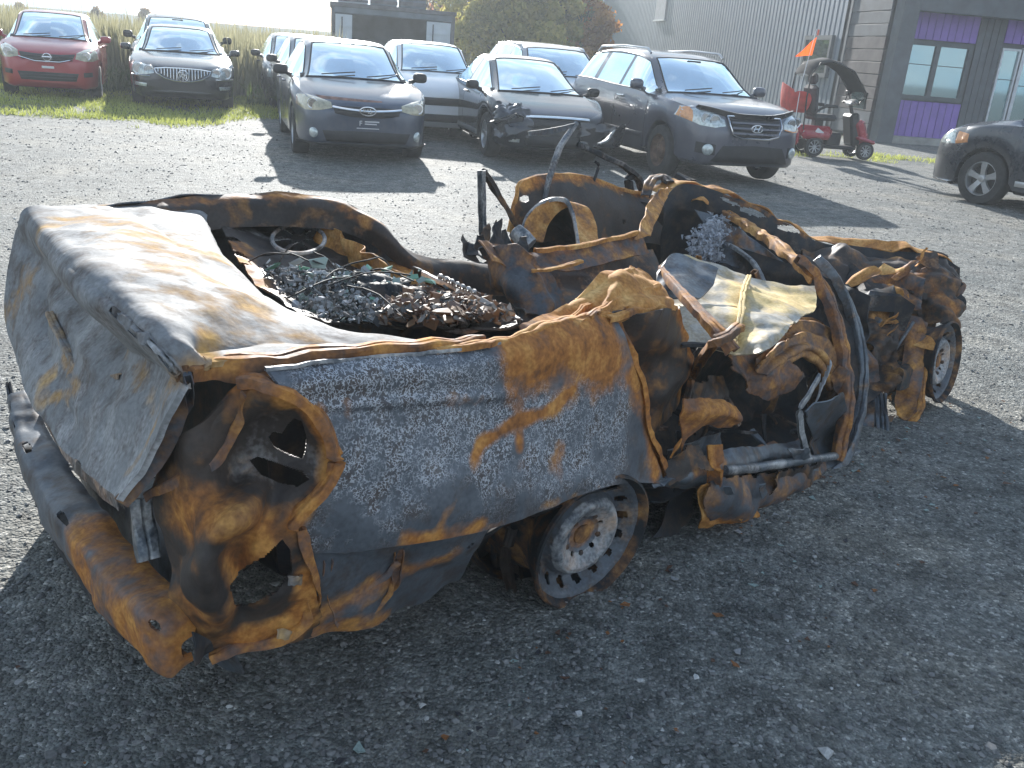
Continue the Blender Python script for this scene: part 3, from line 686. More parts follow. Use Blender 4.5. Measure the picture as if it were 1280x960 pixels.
    # doors outlined by their shut lines, handles, mirrors
    for sd_ in (1, -1):
        for xl in S['seams']:
            z0, z1 = zb0 + .12, sm(xl, belt) - .01
            patch(bvh, 'door_seam', [(-xl - .005, z1), (-xl + .005, z1)], [(-xl - .005, z0), (-xl + .005, z0)], M['black'], root, 'y', .003, 1, 8, .01, y_side=sd_)
        for xl in S['handles']:
            h = bvh.ray_cast(Vector((-xl, sd_ * 2, S['hz'])), Vector((0, -sd_, 0)))
            if h[0]: mb = MB(); mb.tube([h[0] + Vector((.09, 0, 0)), h[0] + Vector((.06, sd_ * .035, 0)), h[0] + Vector((-.06, sd_ * .035, 0)), h[0] + Vector((-.09, 0, 0))], .014, 6); mb.build('door_handle', S.get('hmat', S['paint']), root)
        mx_ = cowl + .42; mb = MB(); zz = S.get('mz', sm(mx_, belt) + .06); yy = sd_ * (W + .085)
        bm = bmesh.new(); bmesh.ops.create_uvsphere(bm, u_segments=14, v_segments=9, radius=1)
        for v in bm.verts:
            x_, y_, z_ = v.co; x_ = math.copysign(abs(x_) ** .7, x_); y_ = math.copysign(abs(y_) ** .6, y_); z_ = math.copysign(abs(z_) ** .7, z_)
            if x_ < -.25: x_ = -.25
            v.co = Vector((-mx_ + x_ * .075, yy + y_ * .10, zz + z_ * S.get('mh', .075) * .88))
        bm.verts.index_update(); mb.add([v.co for v in bm.verts], [[v.index for v in f.verts] for f in bm.faces]); bm.free()
        mb.tube([(-mx_ - .01, yy - sd_ * .07, zz - .04), (-mx_, sd_ * (W - .06), zz - .07)], [.025, .035], 8)
        mo = mb.build('mirror', S.get('mmat', S['paint']), root, 60)
        mb = MB(); mb.box((-mx_ - .023, yy, zz), (.006, .15, .09), bev=.002); mb.build('mirror_glass', M['chrome'], mo)
        if S.get('side_trim'):
            z = S['side_trim']; patch(bvh, 'side_moulding', [(-(ax[0] + ra + .1), z + .04), (-(ax[1] - ra - .06), z + .05)], [(-(ax[0] + ra + .1), z - .03), (-(ax[1] - ra - .06), z - .02)], S.get('trim_mat', M['alloy']), root, 'y', .02, 14, 3, .03, y_side=sd_)
        if S.get('rails'):
            a, b = S['rails']; yr_ = rw - .05; mb = MB(); mb.tube([(-a, sd_ * yr_, H - .07), (-a - .12, sd_ * yr_, H - .005), (-(a + b) / 2, sd_ * (yr_ - .0), H + .015), (-b + .12, sd_ * yr_, H - .015), (-b, sd_ * yr_, H - .09)], .018, 8); mb.build('roof_rail', S.get('rail_mat', M['alloy']), root)
    # wheels
    for k, c in enumerate(ax):
        for sd_ in (1, -1):
            st = S.get('rimstyle', 'alloy7')
            if S.get('spare') == (k, sd_): st = 'steel'
            wheel('wheel', root, (-c, sd_ * (W - .12), wr), wr, wr * .64, .205, sd_, st)
    # cabin
    mb = MB(); zf = .38; mb.box((-(cowl + rhead) / 2 - .2, 0, zf), (rhead - cowl + .5, W * 1.6, .04)); mb.build('cabin_floor', M['black'], root)
    mb = MB(); mb.tube([(-cowl - .25, -W + .16, sm(cowl, top) - .10), (-cowl - .22, 0, sm(cowl, top) - .08), (-cowl - .25, W - .16, sm(cowl, top) - .10)], .12, 8); mb.build('dashboard', M['black'], root)
    bh_ = sm(cowl + 1, belt)
    for xx, rows in ((head + .25, (-.37, .37)), (head + 1.1, (-.37, .37))):
        for yy in rows:
            mb = MB(); rt = Matrix.Rotation(R(-14), 3, 'Y')
            mb.box((-xx, yy, bh_ - .18), (.12, .46, .62), rt, bev=.05); mb.box((-xx + .25, yy, .58), (.5, .48, .14), bev=.05)
            mb.box((-xx - .10, yy, bh_ + .20), (.09, .25, .17), rt, bev=.04); mb.build('seat', M['seat'], root, 50)
    mb = MB(); sw = [Vector((-cowl - .55 + .06 * math.sin(a), .37 + .18 * math.cos(a), bh_ - .02 + .17 * math.sin(a))) for a in np.linspace(0, 2 * math.pi, 17)]; mb.tube(sw, .015, 6); mb.tube([(-cowl - .5, .37, bh_ - .02), (-cowl - .3, .37, bh_ - .12)], .03); mb.build('steering_wheel', M['black'], root)
    mb = MB(); mb.box((-head + .12, 0, H - .16), (.03, .24, .06), bev=.012); mb.build('rear_mirror', M['black'], root)
    if S.get('bags'):
        for (yy, zz, rr) in S['bags']:
            g = np.random.default_rng(int(100 + yy * 10)); bm = bmesh.new(); bmesh.ops.create_icosphere(bm, subdivisions=3, radius=rr)
            for v in bm.verts: v.co *= 1 + .16 * float(noise3(np.array(v.co[:]) * 6 + 3)); v.co.z *= 1.1
            me = bpy.data.meshes.new('airbag'); bm.to_mesh(me); bm.free(); o = link('airbag', me, M['bag'], root, 60); o.location = (-cowl - .55, yy, zz)
    for (yy, xx) in S.get('hoodlines', []):
        pass
    for fn in S.get('extra', []): fn(root, bvh, S)
    return root, bvh
def mirror_pl(p): return [(-a, b) for a, b in p][::-1]
def lamps(top, bot, mat, nm='headlight', off=.014, sub=None):
    def f(root, bvh, S):
        for s in (1, -1):
            t, b = (top, bot) if s == 1 else (mirror_pl(top), mirror_pl(bot))
            o = patch(bvh, nm, t, b, mat, root, 'x', off, 12, 5, .04)
            if sub:
                for (yy, zz, rr) in sub:
                    h = bvh.ray_cast(Vector((1, s * yy, zz)), Vector((-1, 0, 0)))
                    if h[0]:
                        mb = MB(); c = h[0] + Vector((off, 0, 0)); pts = [c + Vector((.004, math.cos(a) * rr, math.sin(a) * rr)) for a in np.linspace(0, 2 * math.pi, 17)]
                        mb.tube(pts, rr * .13, 5, False); mb.lathe([(.001, 0), (rr * .8, 0)], 14, 'y'); n0 = len(mb.V) - 28
                        for q in range(n0, len(mb.V)): x_, y_, z_ = mb.V[q]; mb.V[q] = (c.x + .006, c.y + x_, c.z + z_)
                        mb.build('bulb_ring', M['chrome'], o)
    return f
def one(top, bot, mat, nm, off=.012, depth=.03, nu=20, nv=5):
    return lambda root, bvh, S: patch(bvh, nm, top, bot, mat, root, 'x', off, nu, nv, depth)
def hbars(y0, y1, zs_, mat, r=.008, nm='grille_bar', off=.03, curve=0):
    def f(root, bvh, S):
        for z in zs_:
            pts = []
            for t in np.linspace(0, 1, 9):
                y = y0 + (y1 - y0) * t; h = bvh.ray_cast(Vector((1, y, z + curve * (2 * t - 1) ** 2)), Vector((-1, 0, 0))); 
                if h[0]: pts.append(h[0] + Vector((off, 0, 0)))
            if len(pts) > 1: mb = MB(); mb.tube(pts, r, 6); mb.build(nm, mat, root)
    return f
def outline(pl, mat, r=.012, nm='grille_frame', off=.03, close=True, bars=None):
    def f(root, bvh, S):
        pts = []
        P = pl + ([pl[0]] if close else [])
        for i in range(len(P) - 1):
            for t in (0, .34, .67):
                y = P[i][0] * (1 - t) + P[i + 1][0] * t; z = P[i][1] * (1 - t) + P[i + 1][1] * t
                h = bvh.ray_cast(Vector((1, y, z)), Vector((-1, 0, 0)))
                if h[0] and h[0].x > -1.2: pts.append(h[0] + Vector((off, 0, 0)))
        if close: pts.append(pts[0])
        mb = MB(); mb.tube(pts, r, 6); o = mb.build(nm, mat, root)
        if bars:
            for (y, z0, z1) in bars:
                q = []
                for t in (0, .5, 1):
                    h = bvh.ray_cast(Vector((1, y, z0 + (z1 - z0) * t)), Vector((-1, 0, 0))); 
                    if h[0]: q.append(h[0] + Vector((off, 0, 0)))
                if len(q) > 1: mb = MB(); mb.tube(q, r * .7, 5); mb.build('grille_bar', mat, o)
    return f
def ring_pts(cy, cz, ry, rz, n=18): return [(cy + ry * math.cos(a), cz + rz * math.sin(a)) for a in np.linspace(0, 2 * math.pi, n, endpoint=False)]
def fog(yy, zz, rr):
    def f(root, bvh, S):
        for s in (1, -1):
            h = bvh.ray_cast(Vector((1, s * yy, zz)), Vector((-1, 0, 0)))
            if not h[0]: continue
            mb = MB(); mb.lathe([(rr * 1.15, -.03), (rr * 1.15, .004), (rr, .012), (rr * .6, .02), (.001, .024)], 18, 'y')
            rt = Vector((0, 1, 0)).rotation_difference(h[1] if h[1].x > 0 else -h[1]).to_matrix(); c = h[0] + Vector((.01, 0, 0))
            mb.V = [tuple(rt @ Vector(v) + c) for v in mb.V]; mb.build('fog_lamp', M['lamp_glass'], root, 60)
    return f
def emblem(kind, cz, s):
    def f(root, bvh, S):
        h = bvh.ray_cast(Vector((1, 0, cz)), Vector((-1, 0, 0))); x = h[0].x + .045
        def T(y, z): return Vector((x, y, cz + z))
        mb = MB()
        el = lambda ry, rz, n=25: [T(ry * math.cos(a), rz * math.sin(a)) for a in np.linspace(0, 2 * math.pi, n)]
        if kind == 'oval_h':
            mb.tube(el(s, s * .55), s * .09, 6)
            mb.tube([T(-s * .55, -s * .38), T(-s * .25, s * .38)], s * .12, 6); mb.tube([T(s * .25, -s * .38), T(s * .55, s * .38)], s * .12, 6); mb.tube([T(-s * .4, -s * .05), T(s * .4, s * .05)], s * .1, 6)
        elif kind == 'ring_bar': mb.tube(el(s, s * .95), s * .12, 6); mb.tube([T(-s * 1.25, 0), T(s * 1.25, 0)], s * .2, 6)
        elif kind == 'shields':
            mb.tube(el(s, s), s * .10, 6)
            for k in (-1, 0, 1):
                c0, c1 = k * s * .4, -k * s * .25; mb.tube([T(c0 - s * .25, c1 + s * .35), T(c0 + s * .25, c1 + s * .35), T(c0 + s * .22, c1 - s * .1), T(c0, c1 - s * .42), T(c0 - s * .22, c1 - s * .1), T(c0 - s * .25, c1 + s * .35)], s * .08, 5)
        elif kind == 'stars':
            mb.tube(el(s, s * .5), s * .08, 6)
            for (a, b, q) in ((-.45, .05, .22), (-.02, .15, .12), (.3, .2, .12), (.1, -.15, .12), (.45, -.05, .12), (.35, -.22, .1)):
                for an in (0, 60, 120): dy, dz = math.cos(R(an)) * q * s, math.sin(R(an)) * q * s; mb.tube([T(a * s - dy, b * s - dz), T(a * s + dy, b * s + dz)], s * .04, 4)
        elif kind == 'h': mb.tube([T(-s * .5, -s * .5), T(-s * .35, s * .5)], s * .12); mb.tube([T(s * .5, -s * .5), T(s * .35, s * .5)], s * .12); mb.tube([T(-s * .4, 0), T(s * .4, 0)], s * .12)
        mb.build('emblem', M['chrome'], root)
        if kind in ('oval_h', 'stars'):
            mb = MB(); mb.lathe([(.001, 0), (1, 0)], 20, 'y'); mb.V = [(x - .012, v[0] * s * .95, cz + v[2] * s * .5) for v in mb.V]; mb.build('emblem_back', M['blackgloss'], root)
    return f
def glyphs(text, y0, cz, h):                # small raised characters on the bumper
    def f(root, bvh, S):
        q = bvh.ray_cast(Vector((1, y0, cz)), Vector((-1, 0, 0))); c = bpy.data.curves.new('plate_lettering', 'FONT'); c.body = text; c.size = h; c.extrude = .003; c.align_x = 'CENTER'; c.align_y = 'CENTER'
        t = bpy.data.objects.new('tmp', c); COL.objects.link(t); dg = bpy.context.evaluated_depsgraph_get(); me = bpy.data.meshes.new_from_object(t.evaluated_get(dg)); bpy.data.objects.remove(t)
        o = link('lettering', me, M['white'], root); o.matrix_local = Matrix.Translation(q[0] + Vector((.03, 0, 0))) @ Matrix(((0, 0, 1, 0), (1, 0, 0, 0), (0, 1, 0, 0), (0, 0, 0, 1)))
    return f

P_ = {'grey': paint('grey_blue_paint', (.035, .052, .088), .3, .25), 'black': paint('black_paint', (.006, .009, .016), .2, .0, .03), 'red': paint('red_paint', (.36, .015, .022), .3, .1, .06),
      'gun': paint('gunmetal_paint', (.085, .088, .112), .28, .3, .15), 'white': paint('white_paint', (.78, .79, .80), .3, 0, .05), 'silver': paint('silver_paint', (.34, .35, .36), .3, .4, .15), 'dark': paint('dark_paint', (.018, .023, .034), .25, .1, .08)}
# --- profiles (x from the nose, z)
SUB = dict(L=4.58, W=1.74, H=1.475, wb=2.62, fo=.92, wr=.31, rw=.60, cowl=1.12, head=1.98, rhead=3.15, deck=4.0, win0=1.35, win1=3.75, pillars=[(2.36, 2.46), (3.2, 3.32)],
    top=[(0, .66), (.02, .70), (.06, .735), (.14, .775), (.45, .87), (.8, .93), (1.12, .985), (1.98, 1.41), (2.4, 1.465), (2.9, 1.465), (3.3, 1.40), (4.0, 1.06), (4.45, 1.02), (4.58, .95)],
    belt=[(0, .62), (.1, .72), (.5, .83), (1.12, .93), (2.5, .965), (3.7, 1.0), (4.58, .93)], seams=[1.32, 2.42, 3.4], handles=[2.22, 3.2], hz=.86, paint=P_['grey'], mmat=M['black'], mz=1.03, rimstyle='alloy10',
    extra=[lamps([(.44, .735), (.58, .775), (.72, .80), (.82, .78)], [(.43, .67), (.58, .635), (.74, .62), (.835, .665)], M['lamp_yellowed'], sub=[(.66, .705, .06)]),
           one([(-.42, .69), (-.2, .70), (.2, .70), (.42, .69)], [(-.40, .61), (-.2, .575), (.2, .575), (.40, .61)], M['black'], 'grille'),
           hbars(-.43, .43, [.655], M['chrome'], .016, curve=.03), emblem('stars', .655, .10),
           one([(-.55, .40), (0, .41), (.55, .40)], [(-.5, .27), (0, .26), (.5, .27)], M['black'], 'lower_intake'), fog(.66, .36, .055),
           one([(-.84, .245), (0, .245), (.84, .245)], [(-.84, .205), (0, .205), (.84, .205)], M['black'], 'bumper_lip', .02),
           glyphs('F', -.085, .505, .085), one([(-.03, .535), (.15, .535)], [(-.03, .52), (.15, .52)], M['white'], 'sticker', .006), one([(-.03, .505), (.12, .505)], [(-.03, .492), (.12, .492)], M['white'], 'sticker', .006), one([(-.13, .45), (.15, .45)], [(-.13, .44), (.15, .44)], M['white'], 'sticker', .006)])
# bonnet scoop-less but scuffed orange primer along its front edge
rust_edge = plain('primer_scuff', (.22, .11, .08), .7, 0, .5, 14)
SUB['extra'].append(one([(-.62, .80), (-.3, .79), (.0, .78), (.2, .775)], [(-.55, .765), (-.3, .76), (.0, .755), (.2, .76)], rust_edge, 'primer_patch', .004, .01))
BUI = dict(L=5.0, W=1.854, H=1.458, wb=2.81, fo=1.05, wr=.33, rw=.62, cowl=1.38, head=2.22, rhead=3.35, deck=4.15, win0=1.6, win1=3.95, pillars=[(2.62, 2.72), (3.5, 3.62)],
    top=[(0, .62), (.02, .68), (.06, .72), (.14, .76), (.5, .86), (1.0, .93), (1.38, .97), (2.22, 1.40), (2.65, 1.45), (3.1, 1.45), (3.4, 1.39), (4.15, 1.05), (4.9, .98), (5.0, .92)],
    belt=[(0, .58), (.1, .70), (.6, .82), (1.38, .92), (2.5, .96), (4.0, .99), (5.0, .90)], seams=[1.55, 2.68, 3.7], handles=[2.45, 3.45], hz=.84, paint=P_['black'], mz=1.0, mh=.07,
    extra=[lamps([(.50, .715), (.66, .765), (.80, .78), (.90, .74)], [(.49, .62), (.64, .585), (.80, .575), (.915, .62)], M['lamp_glass'], sub=[(.575, .675, .075), (.75, .68, .095)]),
           one([(-.48, .70), (-.3, .715), (0, .72), (.3, .715), (.48, .70)], [(-.46, .66), (-.3, .54), (0, .50), (.3, .54), (.46, .66)], M['black'], 'grille'),
           outline([(-.48, .70), (-.3, .72), (0, .725), (.3, .72), (.48, .70), (.45, .63), (.32, .55), (.15, .51), (0, .50), (-.15, .51), (-.32, .55), (-.45, .63)], M['chrome'], .013, bars=[(y, .70 + .02 * (1 - abs(y) / .45), .51 + .16 * (abs(y) / .46) ** 1.8) for y in np.linspace(-.42, .42, 17)]),
           emblem('shields', .60, .095), hbars(-.92, -.56, [.565], M['chrome'], .013), hbars(.56, .92, [.565], M['chrome'], .013),
           one([(-.55, .33), (0, .34), (.55, .33)], [(-.5, .25), (0, .24), (.5, .25)], M['blackgloss'], 'lower_intake'),
           lamps([(.62, .44), (.84, .45)], [(.63, .38), (.84, .39)], M['lamp_glass'], 'fog_lamp')])
RED = dict(L=4.3, W=1.695, H=1.535, wb=2.6, fo=.85, wr=.305, rw=.60, cowl=.95, head=1.75, rhead=3.3, deck=4.0, win0=1.15, win1=3.85, pillars=[(2.25, 2.34), (3.15, 3.26)],
    top=[(0, .70), (.02, .75), (.06, .79), (.14, .84), (.4, .94), (.7, 1.0), (.95, 1.05), (1.75, 1.48), (2.2, 1.53), (2.8, 1.53), (3.3, 1.46), (4.0, 1.10), (4.3, .95)],
    belt=[(0, .64), (.1, .77), (.5, .90), (.95, .98), (2.5, 1.02), (4.0, 1.08), (4.3, .95)], seams=[1.2, 2.3, 3.3], handles=[2.1, 3.1], hz=.92, paint=P_['red'], mz=1.07, bags=[(-.36, 1.05, .24), (-.05, 1.12, .2), (.40, 1.08, .22)],
    extra=[lamps([(.48, .83), (.62, .90), (.74, .93), (.80, .86)], [(.46, .73), (.60, .70), (.74, .695), (.825, .73)], M['lamp_yellowed'], sub=[(.64, .79, .07)]),
           one([(-.46, .81), (-.2, .79), (.2, .79), (.46, .81)], [(-.42, .72), (-.2, .67), (.2, .67), (.42, .72)], M['black'], 'grille'), hbars(-.42, .42, [.70, .75], M['black'], .008),
           outline([(-.46, .73), (-.2, .665), (.2, .665), (.46, .73)], M['chrome'], .010, close=False, nm='grille_trim'), emblem('ring_bar', .74, .065),
           one([(-.50, .48), (0, .48), (.5, .48)], [(-.45, .34), (0, .33), (.45, .34)], M['black'], 'lower_intake'), hbars(-.45, .45, [.38, .43], M['black'], .01),
           one([(-.1, .585), (.1, .585)], [(-.1, .545), (.1, .545)], M['white'], 'sticker', .006), lamps([(.58, .50), (.72, .51)], [(.58, .42), (.72, .43)], M['black'], 'fog_recess')])
CIV = dict(L=4.49, W=1.75, H=1.435, wb=2.70, fo=.9, wr=.315, rw=.58, cowl=1.0, head=2.05, rhead=3.1, deck=3.95, win0=1.3, win1=3.7, pillars=[(2.38, 2.47), (3.2, 3.3)],
    top=[(0, .58), (.02, .63), (.06, .67), (.14, .71), (.4, .80), (.7, .87), (1.0, .94), (2.05, 1.38), (2.45, 1.43), (2.8, 1.43), (3.2, 1.36), (3.95, 1.05), (4.4, 1.0), (4.49, .92)],
    belt=[(0, .55), (.1, .66), (.5, .80), (1.0, .90), (2.5, .94), (3.8, .98), (4.49, .9)], seams=[1.25, 2.42, 3.35], handles=[2.25, 3.2], hz=.85, paint=P_['black'], mz=.98, side_trim=.30, trim_mat=P_['silver'], rimstyle='alloy7', mmat=M['black'],
    extra=[lamps([(.46, .66), (.62, .72), (.74, .75), (.82, .72)], [(.45, .60), (.60, .575), (.74, .565), (.835, .60)], M['blackgloss'], 'headlight'),
           hbars(-.48, .45, [.665], M['chrome'], .022, curve=-.01), one([(-.45, .63), (0, .64), (.45, .63)], [(-.42, .53), (0, .52), (.42, .53)], M['black'], 'grille'),
           one([(-.5, .40), (0, .41), (.5, .40)], [(-.45, .26), (0, .25), (.45, .26)], M['black'], 'lower_intake'), lamps([(.55, .35), (.68, .35)], [(.55, .30), (.68, .30)], M['lamp_glass'], 'fog_lamp')])
SF = dict(L=4.675, W=1.89, H=1.69, wb=2.70, fo=.93, wr=.35, zb=.26, rw=.66, cowl=1.2, head=2.0, rhead=4.15, deck=4.62, win0=1.5, win1=4.2, pillars=[(2.45, 2.54), (3.35, 3.5)],
    top=[(0, .74), (.02, .80), (.06, .86), (.14, .93), (.35, 1.02), (.8, 1.08), (1.2, 1.13), (2.0, 1.58), (2.5, 1.66), (3.2, 1.68), (3.9, 1.64), (4.15, 1.58), (4.62, 1.15), (4.675, 1.0)],
    belt=[(0, .70), (.1, .86), (.4, .98), (1.2, 1.07), (2.5, 1.10), (4.1, 1.16), (4.675, 1.0)], seams=[1.4, 2.5, 3.45], handles=[2.3, 3.25], hz=1.0, hmat=M['chrome'], paint=P_['gun'], mz=1.19, mh=.085, privacy=False,
    side_trim=.50, trim_mat=P_['gun'], rails=(2.1, 4.0), sunroof=(2.3, 3.1), spare=(0, -1), rimstyle='alloy5',
    extra=[lamps([(.46, .86), (.62, .96), (.76, 1.0), (.88, .98)], [(.45, .78), (.60, .755), (.76, .77), (.92, .86)], M['lamp_glass'], sub=[(.60, .85, .065), (.71, .87, .06)]),
           lamps([(.80, .985), (.88, .975)], [(.82, .80), (.915, .86)], M['lamp_amber'], 'indicator_lens', .018), outline([(.46, .775), (.60, .75), (.76, .765), (.915, .85)], M['lamp_amber'], .01, 'lamp_edge', .025, False), 
           one([(-.40, .90), (0, .91), (.40, .90)], [(-.32, .65), (0, .63), (.32, .65)], M['black'], 'grille'),
           outline([(-.41, .91), (-.2, .915), (.2, .915), (.41, .91), (.40, .80), (.35, .68), (.2, .64), (-.2, .64), (-.35, .68), (-.40, .80)], M['chrome'], .014, off=.035), hbars(-.37, .37, [.70, .765, .83], M['gun'] if 'gun' in M else P_['gun'], .018, off=.03),
           emblem('oval_h', .77, .085), one([(-.46, .53), (0, .55), (.46, .53)], [(-.6, .32), (0, .30), (.6, .32)], M['black'], 'lower_intake'), fog(.66, .47, .065), lamps([(.56, .54), (.78, .56)], [(.56, .40), (.78, .42)], M['black'], 'fog_recess', .006)])
def hood_deflector(root, bvh, S):
    pts = []; V = []
    for t in np.linspace(-1, 1, 25):
        y = t * .74; x = -.10 - .22 * abs(t) ** 3; h = bvh.ray_cast(Vector((x, y, 2)), Vector((0, 0, -1))); p = h[0]
        V += [(p.x - .06, y, p.z + .012), (p.x + .02, y, p.z + .05), (p.x + .045, y, p.z + .045), (p.x + .04, y * .99, p.z - .04)]
    Fc = [(4 * i + k, 4 * i + 4 + k, 4 * i + 5 + k, 4 * i + 1 + k) for i in range(24) for k in range(3)]
    mesh('hood_deflector', V, Fc, M['blackgloss'], root, 40)
SF['extra'].append(hood_deflector)
JOU = dict(SF, L=4.9, W=1.84, H=1.69, wb=2.89, fo=.98, wr=.355, cowl=1.25, head=2.15, win0=1.5, win1=4.4, pillars=[(2.6, 2.7), (3.6, 3.72)], rhead=4.4, deck=4.85, zb=.22,
    top=[(0, .72), (.02, .78), (.06, .84), (.14, .90), (.35, 1.02), (.8, 1.12), (1.25, 1.19), (2.15, 1.6), (2.6, 1.66), (3.4, 1.69), (4.2, 1.65), (4.4, 1.6), (4.85, 1.2), (4.9, 1.0)],
    belt=[(0, .68), (.1, .82), (.4, .97), (1.25, 1.08), (2.5, 1.07), (4.1, 1.12), (4.9, 1.0)], seams=[1.5, 2.65, 3.7], handles=[2.4, 3.4], paint=P_['dark'], rails=None, sunroof=None, spare=None, side_trim=.36, trim_mat=M['alloy'], mz=1.16, rimstyle='alloy5',
    extra=[lamps([(.50, .86), (.66, .93), (.82, .93)], [(.50, .74), (.66, .73), (.86, .76)], M['lamp_glass']), lamps([(.84, .93), (.90, .91)], [(.86, .76), (.91, .80)], M['lamp_amber'], 'indicator_lens'), one([(-.4, .84), (.4, .84)], [(-.38, .62), (.38, .62)], M['black'], 'grille'), one([(-.85, .26), (0, .26), (.85, .26)], [(-.86, .21), (0, .21), (.86, .21)], M['chrome'], 'bumper_lip', .03), one([(-.6, .5), (.6, .5)], [(-.6, .32), (.6, .32)], M['black'], 'lower_intake')])
generic_ex = [lamps([(.46, .70), (.62, .76), (.78, .77)], [(.45, .64), (.62, .60), (.80, .62)], M['lamp_glass']), one([(-.42, .68), (.42, .68)], [(-.38, .56), (.38, .56)], M['black'], 'grille'), one([(-.5, .42), (.5, .42)], [(-.45, .30), (.45, .30)], M['black'], 'lower_intake')]
def ray_obj(P): return P
B_ = build_car
C3 = {}
B_('grey blue saloon with yellowed headlights and a scuffed orange bonnet edge', SUB, (-2.07, 11.72), .322)
B_('black saloon with a wide oval chrome grille of upright bars, parked on the grass', BUI, (-6.40, 17.2), .363)
B_('red hatchback with blown white airbags behind its windscreen, at the far left on the grass', RED, (-8.81, 17.1), .383)
civ_root, civ_bvh = B_('black saloon with smashed front corner and hanging bumper beside the gunmetal SUV', CIV, (.36, 13.2), .285)
B_('gunmetal grey SUV with roof rails, bonnet deflector and a rusty spare front wheel', SF, (2.96, 12.62), .357, cat='suv')
def anchor(S_unused, world, local, yaw):
    fw = np.array([math.sin(yaw), -math.cos(yaw)]); lf = np.array([-fw[1], fw[0]]); w = np.array(world[:2]) - fw * local[0] - lf * local[1]; return (w[0], w[1])
B_('dark grey SUV entering at the right edge with five spoke alloy wheel', JOU, anchor(0, gp(1216, 256), (-.98, .92), R(-149)), R(-149), cat='suv')
WH = dict(RED, paint=P_['white'], bags=None, mmat=P_['white'], extra=generic_ex, H=1.5)
SL = dict(SF, paint=P_['silver'], spare=None, sunroof=None, extra=generic_ex, H=1.62)
DK = dict(SF, paint=P_['dark'], spare=None, sunroof=None, rails=None, extra=generic_ex, mmat=M['black'])
DS = dict(SUB, paint=P_['dark'], extra=generic_ex, mmat=M['black'])
h = yp(537, 66, 17.2); B_('white hatchback mostly hidden behind the grey blue saloon', WH, anchor(0, h, (-1.75, 0), .30), .30)
h = yp(694, 72, 18.0); B_('silver wagon with roof rails, behind the black saloon with the hanging bumper', SL, anchor(0, h, (-2.0, 0), .30), .30)
h = yp(222, 27, 21.6); B_('dark SUV whose roof and mirrors show behind the chrome grilled black saloon', DK, anchor(0, h, (-2.0, 0), .36), .36, cat='suv')
h = gp(318, 68, .99); B_('dark saloon farthest back of the two peeking out left of the grey blue saloon', DS, anchor(0, h, (-1.54, -.98), .33), .33)
h = gp(338, 74.5, 1.0); B_('dark saloon directly behind the left side of the grey blue saloon', dict(DS, paint=P_['grey']), anchor(0, h, (-1.54, -.98), .33), .33)
# broken front of the black saloon
def civ_damage():
    o = MB(); g = np.random.default_rng(4)
    V = [(.05, .55, .50), (.10, .95, .60), (-.1, 1.12, .72), (-.12, 1.10, .66), (.06, .90, .50), (.03, .55, .44)]
    o.add(V + [(x - .03, y, z - .02) for x, y, z in V], [(0, 1, 4, 5), (1, 2, 3, 4), (6, 11, 10, 7), (7, 10, 9, 8), (0, 6, 7, 1), (1, 7, 8, 2), (5, 4, 10, 11), (4, 3, 9, 10)]); o.build('torn_bumper_piece', P_['black'], civ_root)
    o = MB(); o.add([(-.02, -.80, .60), (.06, -.55, .64), (.07, -.52, .50), (.0, -.84, .42), (-.1, -.86, .5)], [(0, 1, 2, 3), (0, 3, 4)]); o.build('cracked_bumper_corner', M['black'], civ_root)
    for k in range(6):
        y = -.80 + .05 * k; o = MB(); a = Vector((.0 - .1 * g.random(), y, .58 + .1 * g.random())); o.tube([a, a + Vector((.08, .1 * g.normal(), .08 * g.normal())), a + Vector((.02, .14 * g.normal(), -.1))], .012, 5); o.build('broken_bracket', M['black'], civ_root)
civ_damage()

